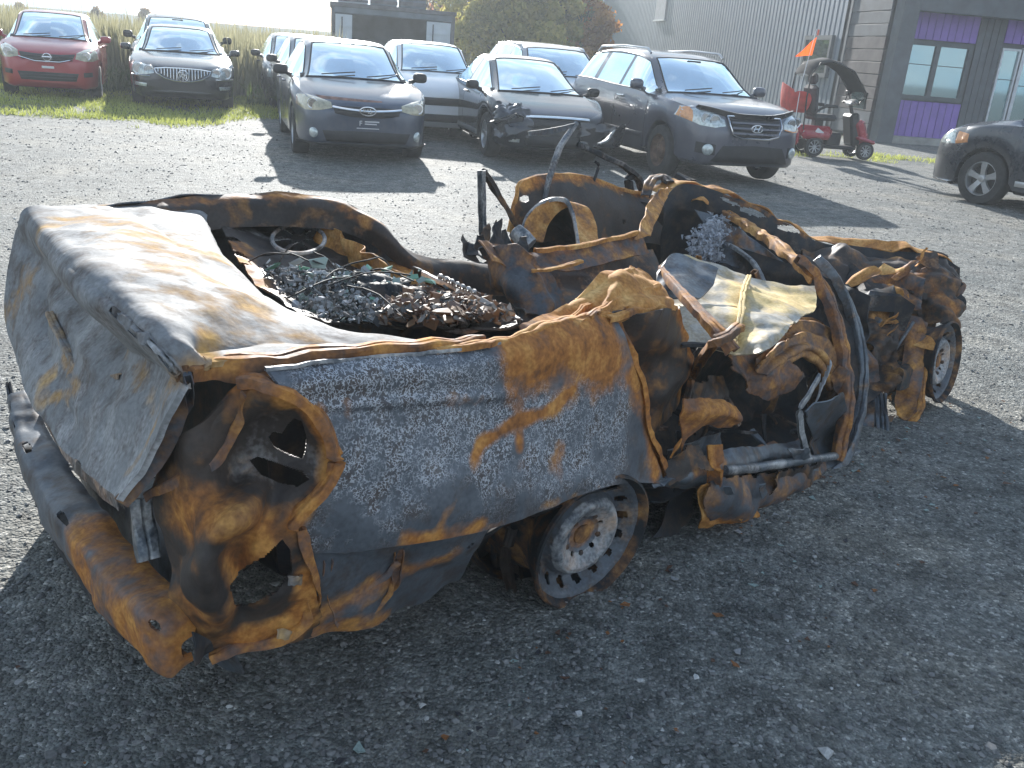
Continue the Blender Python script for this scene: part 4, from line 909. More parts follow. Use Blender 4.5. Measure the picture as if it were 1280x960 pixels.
# ================================================================ MOBILITY SCOOTER
def scooter():
    a, b = gp(1019, 196), gp(1072, 195)
    # its right side faces us, front to the right
    fwv = (b - a)[:2]; wbs = np.hypot(*fwv); yaw = math.atan2(fwv[1], fwv[0])
    L = 1.05; s = 1
    yaw = R(10); root = empty('mobility_scooter', (a[0] - .12, a[1] + .25, 0), yaw, 'red four wheeled mobility scooter with black canopy and red rear basket by the corrugated wall', 'scooter')
    redp = paint('scooter_red', (.35, .02, .035), .25, .1, .08); redc = plain('basket_red', (.45, .04, .03), .7, 0, .25, 9)
    for x, r in ((0, .19), (1.08, .17)):
        for y in (-.27, .27): wheel('wheel', root, (x, y, r), r, r * .68, .11, -1 if y < 0 else 1, 'alloy10')
    g = MB(); g.box((-.02, 0, .47), (.78, .54, .22), bev=.08); g.box((0, -.27, .40), (.60, .16, .14), bev=.05); g.box((0, .27, .40), (.60, .16, .14), bev=.05); g.box((-.36, 0, .33), (.12, .56, .26), bev=.05); g.build('rear_cowl', redp, root)
    g = MB(); g.box((.52, 0, .20), (.75, .46, .07), bev=.02); g.build('footboard', M['black'], root); g = MB(); g.box((.42, 0, .34), (.34, .40, .26), bev=.04); g.build('battery_box', M['black'], root)
    g = MB(); rt = Matrix.Rotation(R(20), 3, 'Y'); g.box((1.0, 0, .50), (.22, .44, .50), Matrix.Rotation(R(-25), 3, 'Y'), bev=.06); g.box((1.06, -.26, .37), (.40, .13, .07), Matrix.Rotation(R(12), 3, 'Y'), bev=.03); g.box((1.06, .26, .37), (.40, .13, .07), Matrix.Rotation(R(12), 3, 'Y'), bev=.03); g.build('front_cowl', redp, root)
    g = MB(); g.box((.86, 0, .55), (.20, .36, .62), Matrix.Rotation(R(-14), 3, 'Y'), bev=.04); g.build('leg_shield', M['black'], root)
    g = MB(); g.tube([(.86, 0, .7), (.74, 0, 1.02)], .035); g.tube([(.74, -.33, 1.03), (.70, -.2, 1.06), (.72, 0, 1.04), (.70, .2, 1.06), (.74, .33, 1.03)], .018); g.build('tiller', M['black'], root)
    g = MB(); g.box((.76, 0, 1.05), (.16, .26, .09), Matrix.Rotation(R(-25), 3, 'Y'), bev=.03); g.build('control_panel', M['alloy'], root)
    for y in (-.36, .36): g = MB(); g.tube([(.76, y * .8, 1.05), (.82, y, 1.17)], .01); g.box((.82, y, 1.22), (.03, .14, .09), bev=.015); g.build('mirror', M['black'], root)
    g = MB(); g.box((.12, 0, .60), (.18, .18, .22), bev=.02); g.build('seat_post', M['black'], root)
    g = MB(); g.box((.16, 0, .74), (.50, .50, .12), bev=.05); g.build('seat', M['seat'], root)
    g = MB(); g.box((-.10, 0, 1.04), (.14, .48, .56), Matrix.Rotation(R(-9), 3, 'Y'), bev=.06); g.build('backrest', M['seat'], root)
    g = MB(); g.box((-.13, 0, 1.43), (.11, .28, .20), Matrix.Rotation(R(-9), 3, 'Y'), bev=.045); g.build('headrest', M['seat'], root)
    for y in (-.29, .29): g = MB(); g.tube([(-.08, y, .85), (.1, y, .96), (.33, y, .96)], [.02, .035, .03]); g.build('armrest', M['black'], root)
    # canopy: arched sheet on two side tubes
    V = []; 
    prof = [(-.36, 1.52), (-.33, 1.66), (-.22, 1.76), (0, 1.82), (.25, 1.78), (.5, 1.66), (.72, 1.47), (.86, 1.26)]
    n = 9
    for x, z in prof:
        for j in range(n): t = j / (n - 1) * 2 - 1; V.append((x, t * .36, z - .07 * t * t * abs(t)))
    Fc = [(i * n + j, i * n + j + 1, (i + 1) * n + j + 1, (i + 1) * n + j) for i in range(len(prof) - 1) for j in range(n - 1)]
    V2 = [(x, y * .97, z - .012) for x, y, z in V]; N0 = len(V)
    mesh('canopy', V + V2, Fc + [tuple(q + N0 for q in f[::-1]) for f in Fc], plain('canopy_cloth', (.012, .013, .016), 1.0, 0, .3, 5, .3, 30), root, 50)
    for y in (-.35, .35):
        g = MB(); g.tube([(-.30, y * .9, .5), (-.36, y, 1.1), (-.35, y, 1.5), (-.2, y, 1.72), (.05, y, 1.77), (.5, y, 1.62), (.85, y, 1.22), (.9, y * .7, .95)], .014); g.build('canopy_frame', M['black'], root)
    g = MB(); V = [(.86, -.3, 1.25), (.86, .3, 1.25), (.92, .27, .95), (.92, -.27, .95)]; g.add(V + [(x + .005, y, z) for x, y, z in V], [(0, 1, 2, 3), (7, 6, 5, 4), (0, 3, 7, 4), (1, 5, 6, 2)]); g.build('windscreen', M['glass'], root)
    # basket of red cloth at the back, deep with a dipped rim
    V = []; n = 28
    for lv, (zz, sc) in enumerate(((.80, .72), (.90, .92), (1.02, 1.0), (1.14, 1.03))):
        for k in range(n):
            t = 2 * math.pi * k / n; c, s_ = math.cos(t), math.sin(t); x = math.copysign(abs(c) ** .5, c) * .22 * sc; y = math.copysign(abs(s_) ** .5, s_) * .34 * sc
            V.append((-.42 + x, y, zz + (.14 * (-c) * .5 + .05 * math.sin(3 * t)) * (lv / 3) ** 2 + (.07 if lv == 3 and c < -.7 else 0)))
    Fc = [(i * n + k, i * n + (k + 1) % n, (i + 1) * n + (k + 1) % n, (i + 1) * n + k) for i in range(3) for k in range(n)] + [tuple(range(n))[::-1]]
    V2 = [(-.42 + (x + .42) * .95, y * .95, z) for x, y, z in V]; N0 = len(V); rim = [(3 * n + k, 3 * n + (k + 1) % n, N0 + 3 * n + (k + 1) % n, N0 + 3 * n + k) for k in range(n)]
    mesh('basket', V + V2, Fc + [tuple(q + N0 for q in f[::-1]) for f in Fc] + rim, redc, root, 60)
    for y in (-.22, .22): g = MB(); g.box((-.27, y, .44), (.05, .13, .08), Matrix.Rotation(R(25), 3, 'Z'), bev=.015); g.build('tail_light', M['lamp_glass'], root)
    g = MB(); g.box((.05, -.305, .47), (.17, .02, .09), Matrix.Rotation(R(30), 3, 'Y'), bev=.01); g.build('reflector', M['white'], root)
    g = MB(); g.tube([(-.50, -.33, .5), (-.52, -.34, 1.3), (-.40, -.33, 2.30)], .008); po = g.build('flag_pole', M['white'], root)
    g = MB(); g.tube([(-.36, -.33, 2.19), (-.355, -.33, 2.29)], .02); g.build('pole_tip', plain('tip_orange', (.7, .12, .06), .5), po)
    V = []; n = 8
    A_, B2, C_ = Vector((-.37, -.33, 2.16)), Vector((-.40, -.33, 1.84)), Vector((-.74, -.36, 1.79))
    for i in range(n + 1):
        t = i / n; a_, b_ = A_.lerp(C_, t), B2.lerp(C_, t)
        for j in range(4): p = a_.lerp(b_, j / 3); V.append((p.x, p.y + .02 * math.sin(t * 7), p.z))
    Fc = [(i * 4 + j, i * 4 + j + 1, i * 4 + 5 + j, i * 4 + 4 + j) for i in range(n) for j in range(3)]
    m_, nt, b_ = nmat('flag_orange'); b_.inputs['Base Color'].default_value = (.9, .11, .012, 1); tr = nt.nodes.new('ShaderNodeBsdfTranslucent'); tr.inputs[0].default_value = (1, .13, .015, 1); ms = nt.nodes.new('ShaderNodeMixShader'); ms.inputs[0].default_value = .5
    nt.links.new(b_.outputs[0], ms.inputs[1]); nt.links.new(tr.outputs[0], ms.inputs[2]); nt.links.new(ms.outputs[0], nt.nodes['Material Output'].inputs[0])
    mesh('flag', V, Fc, m_, po, 60)
scooter()
# ================================================================ THE BURNT WRECK
# local frame: u forward along the near side, v across to the far side, w up; origin on the ground at the near rear wheel
_a = gp(715, 762); _b = gp(1160, 510); WO = _a.copy(); WU = (_b - _a)[:2]; WU /= np.hypot(*WU); WV = np.array([-WU[1], WU[0]])
WYAW = math.atan2(WU[1], WU[0])
def lw(X): d = X[:2] - WO[:2]; return np.array([d @ WU, d @ WV, X[2]])
_EL = lw(EYE)
def P(px, py, u=None, v=None, w=None):     # a measured point: where a sight line meets one of the car's own planes
    d = lw(EYE + ray(px, py)) - _EL; i, k = (0, u) if u is not None else (1, v) if v is not None else (2, w)
    return _EL + d * (k - _EL[i]) / d[i]
def U_(x, y, k): return P(x, y, u=k)
def V_(x, y, k): return P(x, y, v=k)
def W_(x, y, k): return P(x, y, w=k)

def burnt(name, base=((.05, .055, .062), (.12, .13, .145)), rust=((.12, .05, .022), (.40, .155, .038), (.64, .33, .09)), rough=.52, metal=.25, rusty=.0, worm=1.0, ashc=(.55, .55, .54), bs=1.0):
    m_, nt, b = nmat(name); co = obj_co(nt); at = nt.nodes.new('ShaderNodeAttribute'); at.attribute_name = 'mask'
    sp = nt.nodes.new('ShaderNodeSeparateColor'); nt.links.new(at.outputs['Color'], sp.inputs[0]); rR, rG, rB = sp.outputs
    n1 = tex_noise(nt, 3.5, 8, .65, co, .1); n2 = tex_noise(nt, 15, 5, .62, co); n3 = tex_noise(nt, 85, 2, .5, co); n4 = tex_noise(nt, 7.5, 5, .66, co, .15)
    c = ramp(nt, n1.outputs['Fac'], [(.3, base[0]), (.52, tuple((x + y) / 2 for x, y in zip(*base))), (.7, base[1])])
    c = mix(nt, ramp(nt, n2.outputs['Fac'], [(.46, 0), (.64, .7)]), c, (.085, .06, .045))              # brown scorch
    # chalky ash film
    fa = mth(nt, 'MULTIPLY', rG, 1.7); fa = mth(nt, 'ADD', fa, mth(nt, 'MULTIPLY', mth(nt, 'SUBTRACT', n4.outputs['Fac'], .56), 4.5)); fa = mth(nt, 'ADD', fa, mth(nt, 'MULTIPLY', mth(nt, 'SUBTRACT', n3.outputs['Fac'], .55), .9), True)
    fa = mth(nt, 'MULTIPLY', fa, mth(nt, 'MULTIPLY', rG, 3.0, True))
    ashv = mix(nt, n2.outputs['Fac'], tuple(x * .62 for x in ashc), tuple(min(1, x * 1.12) for x in ashc))
    c = mix(nt, mth(nt, 'MULTIPLY', fa, .92), c, ashv)
    # curled flakes of paint: thin bright squiggles
    dn = nt.nodes.new('ShaderNodeTexNoise'); dn.inputs['Scale'].default_value = 48; dn.inputs['Detail'].default_value = 2; nt.links.new(co, dn.inputs['Vector'])
    va = nt.nodes.new('ShaderNodeVectorMath'); va.operation = 'SCALE'; va.inputs['Scale'].default_value = .026; nt.links.new(dn.outputs['Color'], va.inputs[0])
    vb = nt.nodes.new('ShaderNodeVectorMath'); vb.operation = 'ADD'; nt.links.new(co, vb.inputs[0]); nt.links.new(va.outputs[0], vb.inputs[1])
    vo = nt.nodes.new('ShaderNodeTexVoronoi'); vo.feature = 'DISTANCE_TO_EDGE'; vo.inputs['Scale'].default_value = 135; nt.links.new(vb.outputs[0], vo.inputs['Vector'])
    ln = ramp(nt, vo.outputs['Distance'], [(.05, 1), (.13, 0)])
    br = ramp(nt, tex_noise(nt, 105, 1, .5, co).outputs['Fac'], [(.40, 0), (.48, 1)])
    fw_ = mth(nt, 'MULTIPLY', mth(nt, 'MULTIPLY', ln, br), ramp(nt, mth(nt, 'ADD', rB, mth(nt, 'MULTIPLY', mth(nt, 'SUBTRACT', n2.outputs['Fac'], .5), 1.1)), [(.08, 0), (.30, 1)]))
    fw_ = mth(nt, 'MULTIPLY', mth(nt, 'MULTIPLY', fw_, mth(nt, 'MULTIPLY', rB, 5.0, True)), .95 * worm); c = mix(nt, fw_, c, (.47, .49, .52))
    # rust
    fr = mth(nt, 'ADD', mth(nt, 'MULTIPLY', rR, 1.9), rusty * 1.4 - .55); fr = mth(nt, 'ADD', fr, mth(nt, 'MULTIPLY', mth(nt, 'SUBTRACT', n4.outputs['Fac'], .5), 1.6)); fr = mth(nt, 'ADD', fr, mth(nt, 'MULTIPLY', mth(nt, 'SUBTRACT', n2.outputs['Fac'], .5), 1.1), True)
    rc = ramp(nt, mth(nt, 'ADD', mth(nt, 'MULTIPLY', n4.outputs['Fac'], .55), mth(nt, 'ADD', mth(nt, 'MULTIPLY', n2.outputs['Fac'], .3), mth(nt, 'MULTIPLY', n3.outputs['Fac'], .15))), [(.32, rust[0]), (.5, rust[1]), (.68, rust[2])])
    c = mix(nt, fr, c, rc)
    # speckle
    c = mix(nt, 1, c, ramp(nt, n3.outputs['Fac'], [(.3, .84), (.5, 1), (.75, 1.14)]), 'MULTIPLY')
    nt.links.new(c, b.inputs['Base Color']); b.inputs['Specular IOR Level'].default_value = .3
    ro = mth(nt, 'ADD', mth(nt, 'ADD', mth(nt, 'MULTIPLY', fr, .30), mth(nt, 'MULTIPLY', n2.outputs['Fac'], .25)), rough - .15, True); nt.links.new(ro, b.inputs['Roughness'])
    nt.links.new(mth(nt, 'MULTIPLY', mth(nt, 'SUBTRACT', 1, fr, True), metal), b.inputs['Metallic'])
    h = mth(nt, 'ADD', mth(nt, 'MULTIPLY', n2.outputs['Fac'], .9), mth(nt, 'MULTIPLY', n3.outputs['Fac'], .35)); h = mth(nt, 'ADD', h, mth(nt, 'MULTIPLY', fw_, .25)); h = mth(nt, 'ADD', h, mth(nt, 'MULTIPLY', fr, .25)); bump(nt, b, h, .22 * bs, .006)
    return m_
BM = {'panel': burnt('scorched_panel', ((.075, .085, .098), (.16, .175, .195))), 'lid': burnt('scorched_lid', ((.14, .145, .15), (.30, .30, .295)), rust=((.22, .10, .03), (.44, .24, .07), (.58, .36, .12)), rough=.80, metal=.0, ashc=(.52, .52, .52), bs=1.2),
      'rust': burnt('rusted_sheet', rusty=.45, rough=.6), 'rust2': burnt('rusted_sheet_pale', rusty=.85, rust=((.20, .075, .025), (.48, .22, .06), (.68, .42, .16)), rough=.55),
      'brown': burnt('brown_scorched_steel', ((.035, .033, .033), (.085, .068, .058)), rusty=.20, rough=.6), 'dark': burnt('sooted_steel', ((.012, .014, .017), (.04, .045, .05)), rusty=-.1, rough=.7, metal=.1),
      'blue': burnt('blued_steel', ((.07, .085, .10), (.17, .19, .21)), rusty=.05, rough=.45, metal=.4), 'ash': plain('grey_ash', (.30, .31, .33), .95, 0, .5, 40, 1, 60), 'yellow': burnt('yellowed_roof_sheet', ((.32, .30, .26), (.47, .44, .38)), rust=((.42, .28, .11), (.62, .46, .20), (.70, .57, .32)), rusty=.50, rough=.5, metal=.25)}
wreck = empty('burnt_car', (WO[0], WO[1], 0), WYAW, 'crushed burnt out car shell in grey ash and orange rust in the foreground', 'car wreck')

def cr(P0, P1, P2, P3, t): return .5 * ((2 * P1) + (-P0 + P2) * t + (2 * P0 - 5 * P1 + 4 * P2 - P3) * t * t + (-P0 + 3 * P1 - 3 * P2 + P3) * t ** 3)
def crline(C, n):
    C = np.asarray(C, float); k = len(C); E = np.concatenate([[2 * C[0] - C[1]], C, [2 * C[-1] - C[-2]]])
    s = np.linspace(0, k - 1, n); i = np.minimum(s.astype(int), k - 2); t = (s - i).reshape((-1,) + (1,) * (C.ndim - 1))
    return cr(E[i], E[i + 1], E[i + 2], E[i + 3], t)
def surf(ctrl, nu, nv, sharp=False):       # rows of control points -> dense grid (nv+1, nu+1, 3)
    rows = [crline(np.array(r), nu + 1) for r in ctrl]
    return crline(np.array(rows), nv + 1)
def normals(G):
    du = np.gradient(G, axis=1); dv = np.gradient(G, axis=0); n = np.cross(du, dv); return n / (np.linalg.norm(n, axis=-1, keepdims=True) + 1e-9)
def crumple(G, amp, sc, seed=0, ridge=True, fade=0):
    n = normals(G); q = G * sc + seed * 7.7
    a = fbm(q, 4 if sc < 3 else 3 if sc < 6 else 2 if sc < 13 else 1); r = 0
    if ridge:
        gg = np.random.default_rng(1000 + seed); wr_ = .35 * fbm(q * .6 + 50, 2)
        for k in range(5):
            dv = gg.normal(size=3); dv /= np.linalg.norm(dv); fr_ = .35 + .45 * gg.random(); ph = gg.random() * 9; t = (q @ dv) * fr_ + ph + wr_; r = r + (np.abs((t % 1) - .5) * 4 - 1) * (.75 if k < 3 else .4)
            if amp > .011: dv = dv[::-1]; t = (q @ dv) * fr_ * 2.6 + ph * 2 + wr_; r = r + (np.abs((t % 1) - .5) * 4 - 1) * .2
        r = r * .55
    d = amp * (a * (.5 if amp < .02 else .28) + r)
    if fade:
        h, w = d.shape; e = np.minimum.outer(np.minimum(np.arange(h), np.arange(h)[::-1]), np.minimum(np.arange(w), np.arange(w)[::-1]) * 0 + 99); d = d * np.clip(e / fade, 0, 1)
    return G + n * d[..., None]
def inpoly(X, Y, poly):
    r = np.zeros(X.shape, bool); n = len(poly)
    for i in range(n):
        x0, y0 = poly[i]; x1, y1 = poly[(i + 1) % n]
        c = ((y0 > Y) != (y1 > Y)) & (X < (x1 - x0) * (Y - y0) / (y1 - y0 + 1e-12) + x0); r ^= c
    return r
def segd(Pts, A, B):
    A = np.asarray(A); B = np.asarray(B); d = B - A; t = np.clip(((Pts - A) @ d) / (d @ d + 1e-9), 0, 1); return np.linalg.norm(Pts - (A + t[..., None] * d), axis=-1)
def paintmask(Pts, spec):
    """spec: list of (channel 0 rust / 1 ash / 2 flakes, polyline of points, radius, strength)"""
    m_ = np.zeros(Pts.shape[:-1] + (3,)); wob = .35 * fbm(Pts * 9 + 3, 3)
    for ch, pl, r, s in spec:
        pl = [np.asarray(p) for p in pl]
        d = np.min([segd(Pts, pl[i], pl[min(i + 1, len(pl) - 1)]) for i in range(max(1, len(pl) - 1))], axis=0)
        f = np.clip(1.25 - d / r + wob * 1.0, 0, 1) * abs(s)
        if s > 0: m_[..., ch] = np.maximum(m_[..., ch], f)
        else: m_[..., ch] = m_[..., ch] * (1 - f)
    return m_
def sheet(name, G, mat, thick=.004, mask=None, holes=None, ragged=0, parent=None, sm_=50, seed=0, base=(0, 0, 0)):
    """a bent sheet of steel with real thickness; holes: boolean grid of faces to cut"""
    nv, nu = G.shape[0] - 1, G.shape[1] - 1; n = normals(G); N = G.shape[0] * G.shape[1]
    Mk = paintmask(G, mask) if mask else np.zeros(G.shape); Mk = np.maximum(Mk, np.array(base))
    V = np.concatenate([G.reshape(-1, 3), (G - n * thick).reshape(-1, 3)]); idx = np.arange(N).reshape(nv + 1, nu + 1)
    keep = np.ones((nv, nu), bool)
    if holes is not None: keep &= ~holes
    if ragged:
        C = (G[:-1, :-1] + G[1:, 1:]) / 2; iu = np.minimum(np.arange(nu), np.arange(nu)[::-1]); iv = np.minimum(np.arange(nv), np.arange(nv)[::-1]); e = np.minimum.outer(iv, iu)
        keep &= ~(e < ragged * (.35 + 1.2 * fbm(C * 11 + seed, 2)))
    j, i = np.nonzero(keep); A, B, C_, D = idx[j, i], idx[j, i + 1], idx[j + 1, i + 1], idx[j + 1, i]
    F1 = np.stack([A, B, C_, D], -1); F2 = np.stack([D, C_, B, A], -1) + N; Fr = []
    K = np.zeros((nv + 2, nu + 2), bool); K[1:-1, 1:-1] = keep
    for (dj, di, p, q) in ((-1, 0, A, B), (1, 0, C_, D), (0, 1, B, C_), (0, -1, D, A)):
        o = ~K[j + 1 + dj, i + 1 + di]; Fr.append(np.stack([p[o], p[o] + N, q[o] + N, q[o]], -1))
    Fc = np.concatenate([F1, F2] + Fr); used = np.unique(Fc); mp = np.zeros(2 * N, int); mp[used] = np.arange(len(used))
    me = bpy.data.meshes.new(name); me.from_pydata(V[used].tolist(), [], mp[Fc].tolist()); me.update(); me.materials.append(mat)
    a = me.color_attributes.new('mask', 'FLOAT_COLOR', 'POINT'); cc = np.ones((2 * N, 4), 'f'); cc[:N, :3] = Mk.reshape(-1, 3); cc[N:, :3] = Mk.reshape(-1, 3); cc[N:, 1:3] *= .3; a.data.foreach_set('color', cc[used].ravel())
    o = link(name, me, None, parent or wreck); shade(me, sm_); return o
def pix(C):                                # sight-line coordinates of points on the panel (to read openings off the measured outline)
    Wd = np.stack([WO[0] + C[..., 0] * WU[0] + C[..., 1] * WV[0], WO[1] + C[..., 0] * WU[1] + C[..., 1] * WV[1], C[..., 2]], -1) - EYE
    Z = Wd @ cf; return 640 + CF * (Wd @ c_right) / Z, 480 - CF * (Wd @ c_up) / Z
def maskless(o, base=(0, 0, 0)):
    me = o.data; a = me.color_attributes.new('mask', 'FLOAT_COLOR', 'POINT'); c = np.ones((len(me.vertices), 4), 'f'); c[:, :3] = base; a.data.foreach_set('color', c.ravel()); return o
def bar(name, pts, w, h, mat, n=26, dent=.006, seed=1, parent=None, chan=True, twist=0, base=(0, 0, 0), mask=None):
    """bent length of folded section: w across, h deep; channel section when chan"""
    C = crline(np.array(pts), n); T = np.gradient(C, axis=0); T /= np.linalg.norm(T, axis=1)[:, None]
    up = np.array([0, 0, 1.]); S = np.cross(T, up); bad = np.linalg.norm(S, axis=1) < .15; S[bad] = np.cross(T[bad], [1., 0, 0]); S /= np.linalg.norm(S, axis=1)[:, None]; Up = np.cross(S, T)
    if twist: a = np.linspace(0, twist, n)[:, None]; S, Up = S * np.cos(a) + Up * np.sin(a), Up * np.cos(a) - S * np.sin(a)
    if chan: sec = [(-.5, -.5), (-.5, .35), (-.38, .5), (-.1, .5), (0, .34), (.1, .5), (.38, .5), (.5, .35), (.5, -.5), (.40, -.5), (.36, .22), (-.36, .22), (-.40, -.5)]
    else: sec = [(math.cos(a) * .5, math.sin(a) * .5) for a in np.linspace(0, 2 * math.pi, 10, endpoint=False)]
    ww = np.interp(np.linspace(0, 1, n), np.linspace(0, 1, len(w)), w) if hasattr(w, '__len__') else np.full(n, w)
    hh = np.interp(np.linspace(0, 1, n), np.linspace(0, 1, len(h)), h) if hasattr(h, '__len__') else np.full(n, h)
    V = np.stack([C + S * (a * ww)[:, None] + Up * (b * hh)[:, None] for a, b in sec], 1)
    V = V + dent * np.stack([fbm(V * 14 + seed * 3 + k * 9, 3) for k in range(3)], -1)
    k = len(sec); I = np.arange(n * k).reshape(n, k); Fc = []
    for i in range(n - 1):
        for j in range(k): Fc.append((I[i, j], I[i, (j + 1) % k], I[i + 1, (j + 1) % k], I[i + 1, j]))
    Fc.append(tuple(I[0][::-1])); Fc.append(tuple(I[-1]))
    o = mesh(name, V.reshape(-1, 3), Fc, mat, parent or wreck, 40)
    Mk = np.maximum(paintmask(V.reshape(-1, 3), mask) if mask else 0, np.zeros((n * k, 3)) + np.array(base)); a_ = o.data.color_attributes.new('mask', 'FLOAT_COLOR', 'POINT'); c = np.ones((n * k, 4), 'f'); c[:, :3] = Mk; a_.data.foreach_set('color', c.ravel()); return o
def ribbon(name, A, B, mat, n=40, m_=8, am=.01, sc=5, seed=1, thick=.004, rag=0, base=(0, 0, 0), mask=None, bow=0, mid=None):
    A, B = np.array(A, float), np.array(B, float); rows = [crline(A, n + 1), crline(B, n + 1)]
    M_ = (rows[0] + rows[1]) / 2
    if mid is not None: M_ = crline(np.array(mid, float), n + 1)
    M_ = M_ + np.array([0, 0, bow]); G = crline(np.array([rows[0], M_, rows[1]]), m_ + 1)
    return sheet(name, crumple(G, am, sc, seed), mat, thick, mask, None, rag, None, 45, seed, base)

# ---- boot lid: top skin, then folded down over the back --------------------------------
A_ASH, A_RUST = 1, 0
lid_rows = [
    [U_(148, 625, -1.20), V_(120, 596, .42), V_(85, 560, .70), V_(52, 500, 1.05), V_(24, 430, 1.50), V_(19, 395, 1.64)],
    [U_(178, 588, -1.17), V_(140, 540, .46), V_(100, 500, .76), V_(62, 452, 1.10), V_(30, 395, 1.52), V_(18, 362, 1.68)],
    [U_(210, 535, -1.14), V_(170, 485, .46), V_(128, 440, .78), V_(82, 400, 1.12), V_(42, 345, 1.52), V_(23, 325, 1.70)],
    [U_(232, 485, -1.115), V_(190, 443, .46), V_(142, 400, .80), V_(97, 362, 1.12), V_(54, 318, 1.50), V_(30, 290, 1.72)],
    [W_(240, 464, .925), W_(208, 428, .975), W_(163, 387, .99), W_(112, 345, .985), W_(64, 300, .955), W_(36, 266, .925)],
    [W_(262, 455, .93), W_(240, 410, .975), W_(205, 368, .985), W_(155, 325, .98), W_(103, 288, .955), W_(75, 264, .925)],
    [W_(310, 452, .92), W_(300, 412, .94), W_(262, 365, .955), W_(212, 320, .955), W_(160, 285, .945), W_(130, 261, .92)],
    [W_(380, 445, .905), W_(345, 415, .92), W_(295, 375, .925), W_(245, 325, .925), W_(208, 285, .925), W_(190, 258, .91)],
    [W_(480, 436, .89), W_(405, 412, .90), W_(330, 382, .90), W_(280, 335, .90), W_(252, 290, .905), W_(240, 256, .905)],
    [W_(575, 428, .875), W_(430, 416, .885), W_(345, 390, .885), W_(292, 345, .88), W_(262, 298, .885), W_(256, 260, .885)]]
ed = lid_rows[4]
lid_rows[4:5] = [[np.array(p) + np.array([-.012, 0, -.030]) for p in ed], [np.array(p) + np.array([-.008, 0, -.008]) for p in ed], [np.array(p) + np.array([.004, 0, .004]) for p in ed], [np.array(p) + np.array([.030, 0, .006]) for p in ed]]
def crease(G, pl, width, depth):
    pl = [np.asarray(p) for p in pl]; d = np.min([segd(G, pl[i], pl[i + 1]) for i in range(len(pl) - 1)], axis=0); n = normals(G)
    return G + n * (depth * np.exp(-(d / width)))[..., None]
G = surf(lid_rows, 170, 230)
G = crumple(G, .013, 2.2, 1, True); G = crumple(G, .004, 8, 2)
_sg = 1 if normals(G)[200, 80][2] > 0 else -1
for pl, w_, d_ in (([W_(75, 300, .95), W_(170, 318, .96), W_(262, 330, .93)], .05, .012), ([W_(140, 355, .97), W_(230, 372, .95), W_(330, 400, .91)], .04, .014), ([W_(235, 440, .95), W_(330, 432, .92), W_(450, 428, .89)], .05, -.014), ([W_(170, 268, .93), W_(215, 300, .94), W_(250, 350, .93)], .04, -.012), ([W_(260, 405, .95), W_(300, 380, .94), W_(330, 372, .92)], .035, .012), ([W_(110, 330, .98), W_(150, 300, .96), W_(190, 262, .92)], .03, .008),
    ([V_(52, 352, 1.35), V_(62, 420, 1.2), V_(92, 500, .85), V_(120, 545, .6)], .03, -.026), ([V_(52, 352, 1.35), V_(90, 410, 1.0), V_(140, 470, .66)], .03, .024), ([V_(170, 430, .62), V_(160, 500, .5), V_(120, 560, .55)], .04, -.018), ([V_(98, 500, .8), V_(130, 520, .6), V_(175, 515, .35)], .03, .014), ([V_(30, 400, 1.6), V_(60, 470, 1.1), V_(70, 510, .95)], .03, .015)):
    G = crease(G, pl, w_, d_ * _sg)
top_z = W_
lid_mask = [(1, [W_(150, 300, .95), W_(450, 425, .9)], .55, .80), (1, [V_(60, 420, 1.1), V_(170, 560, .3)], .42, .85), (1, [V_(150, 590, .3)], .2, .8),
    (0, [W_(248, 425, .95), W_(262, 455, .93)], .055, .62), (0, [W_(238, 462, .93), V_(228, 500, .15)], .05, .7), (0, [W_(60, 285, .95)], .09, .5), (0, [W_(120, 300, .97), W_(150, 350, .97), W_(200, 400, .97)], .05, .36),
    (0, [W_(130, 262, .92), W_(250, 258, .91)], .06, .42), (0, [W_(190, 350, .96), W_(230, 380, .96), W_(300, 420, .93)], .11, .5), (0, [W_(240, 300, .93)], .10, .34), (0, [V_(30, 400, 1.6), V_(40, 350, 1.5)], .09, .55), (0, [V_(70, 470, 1.0), V_(60, 500, .95)], .06, .5), (0, [V_(170, 445, .55), V_(215, 520, .2)], .05, .4), (1, [V_(150, 430, .65), V_(185, 470, .45)], .05, -.7), (1, [V_(120, 540, .6)], .05, -.6), (0, [V_(70, 405, 1.1), V_(85, 450, .95), V_(105, 490, .75), V_(75, 500, .9)], .035, .55), (0, [W_(110, 275, .95), W_(180, 290, .95), W_(250, 330, .92)], .13, .58), (0, [W_(290, 400, .93), W_(380, 425, .91), W_(500, 432, .89)], .06, .50), (0, [W_(200, 330, .96), W_(160, 300, .96), W_(300, 395, .93)], .12, .52), (0, [V_(235, 470, .1), V_(180, 590, .2), V_(148, 622, .3)], .018, .6),
    (1, [W_(248, 428, .95)], .05, -.8), (1, [V_(115, 440, .8), V_(190, 500, .4)], .07, -.5), (1, [V_(80, 400, 1.1), V_(50, 350, 1.4)], .10, -.6)]
sheet('boot_lid', G, BM['lid'], .012, lid_mask, sm_=60)
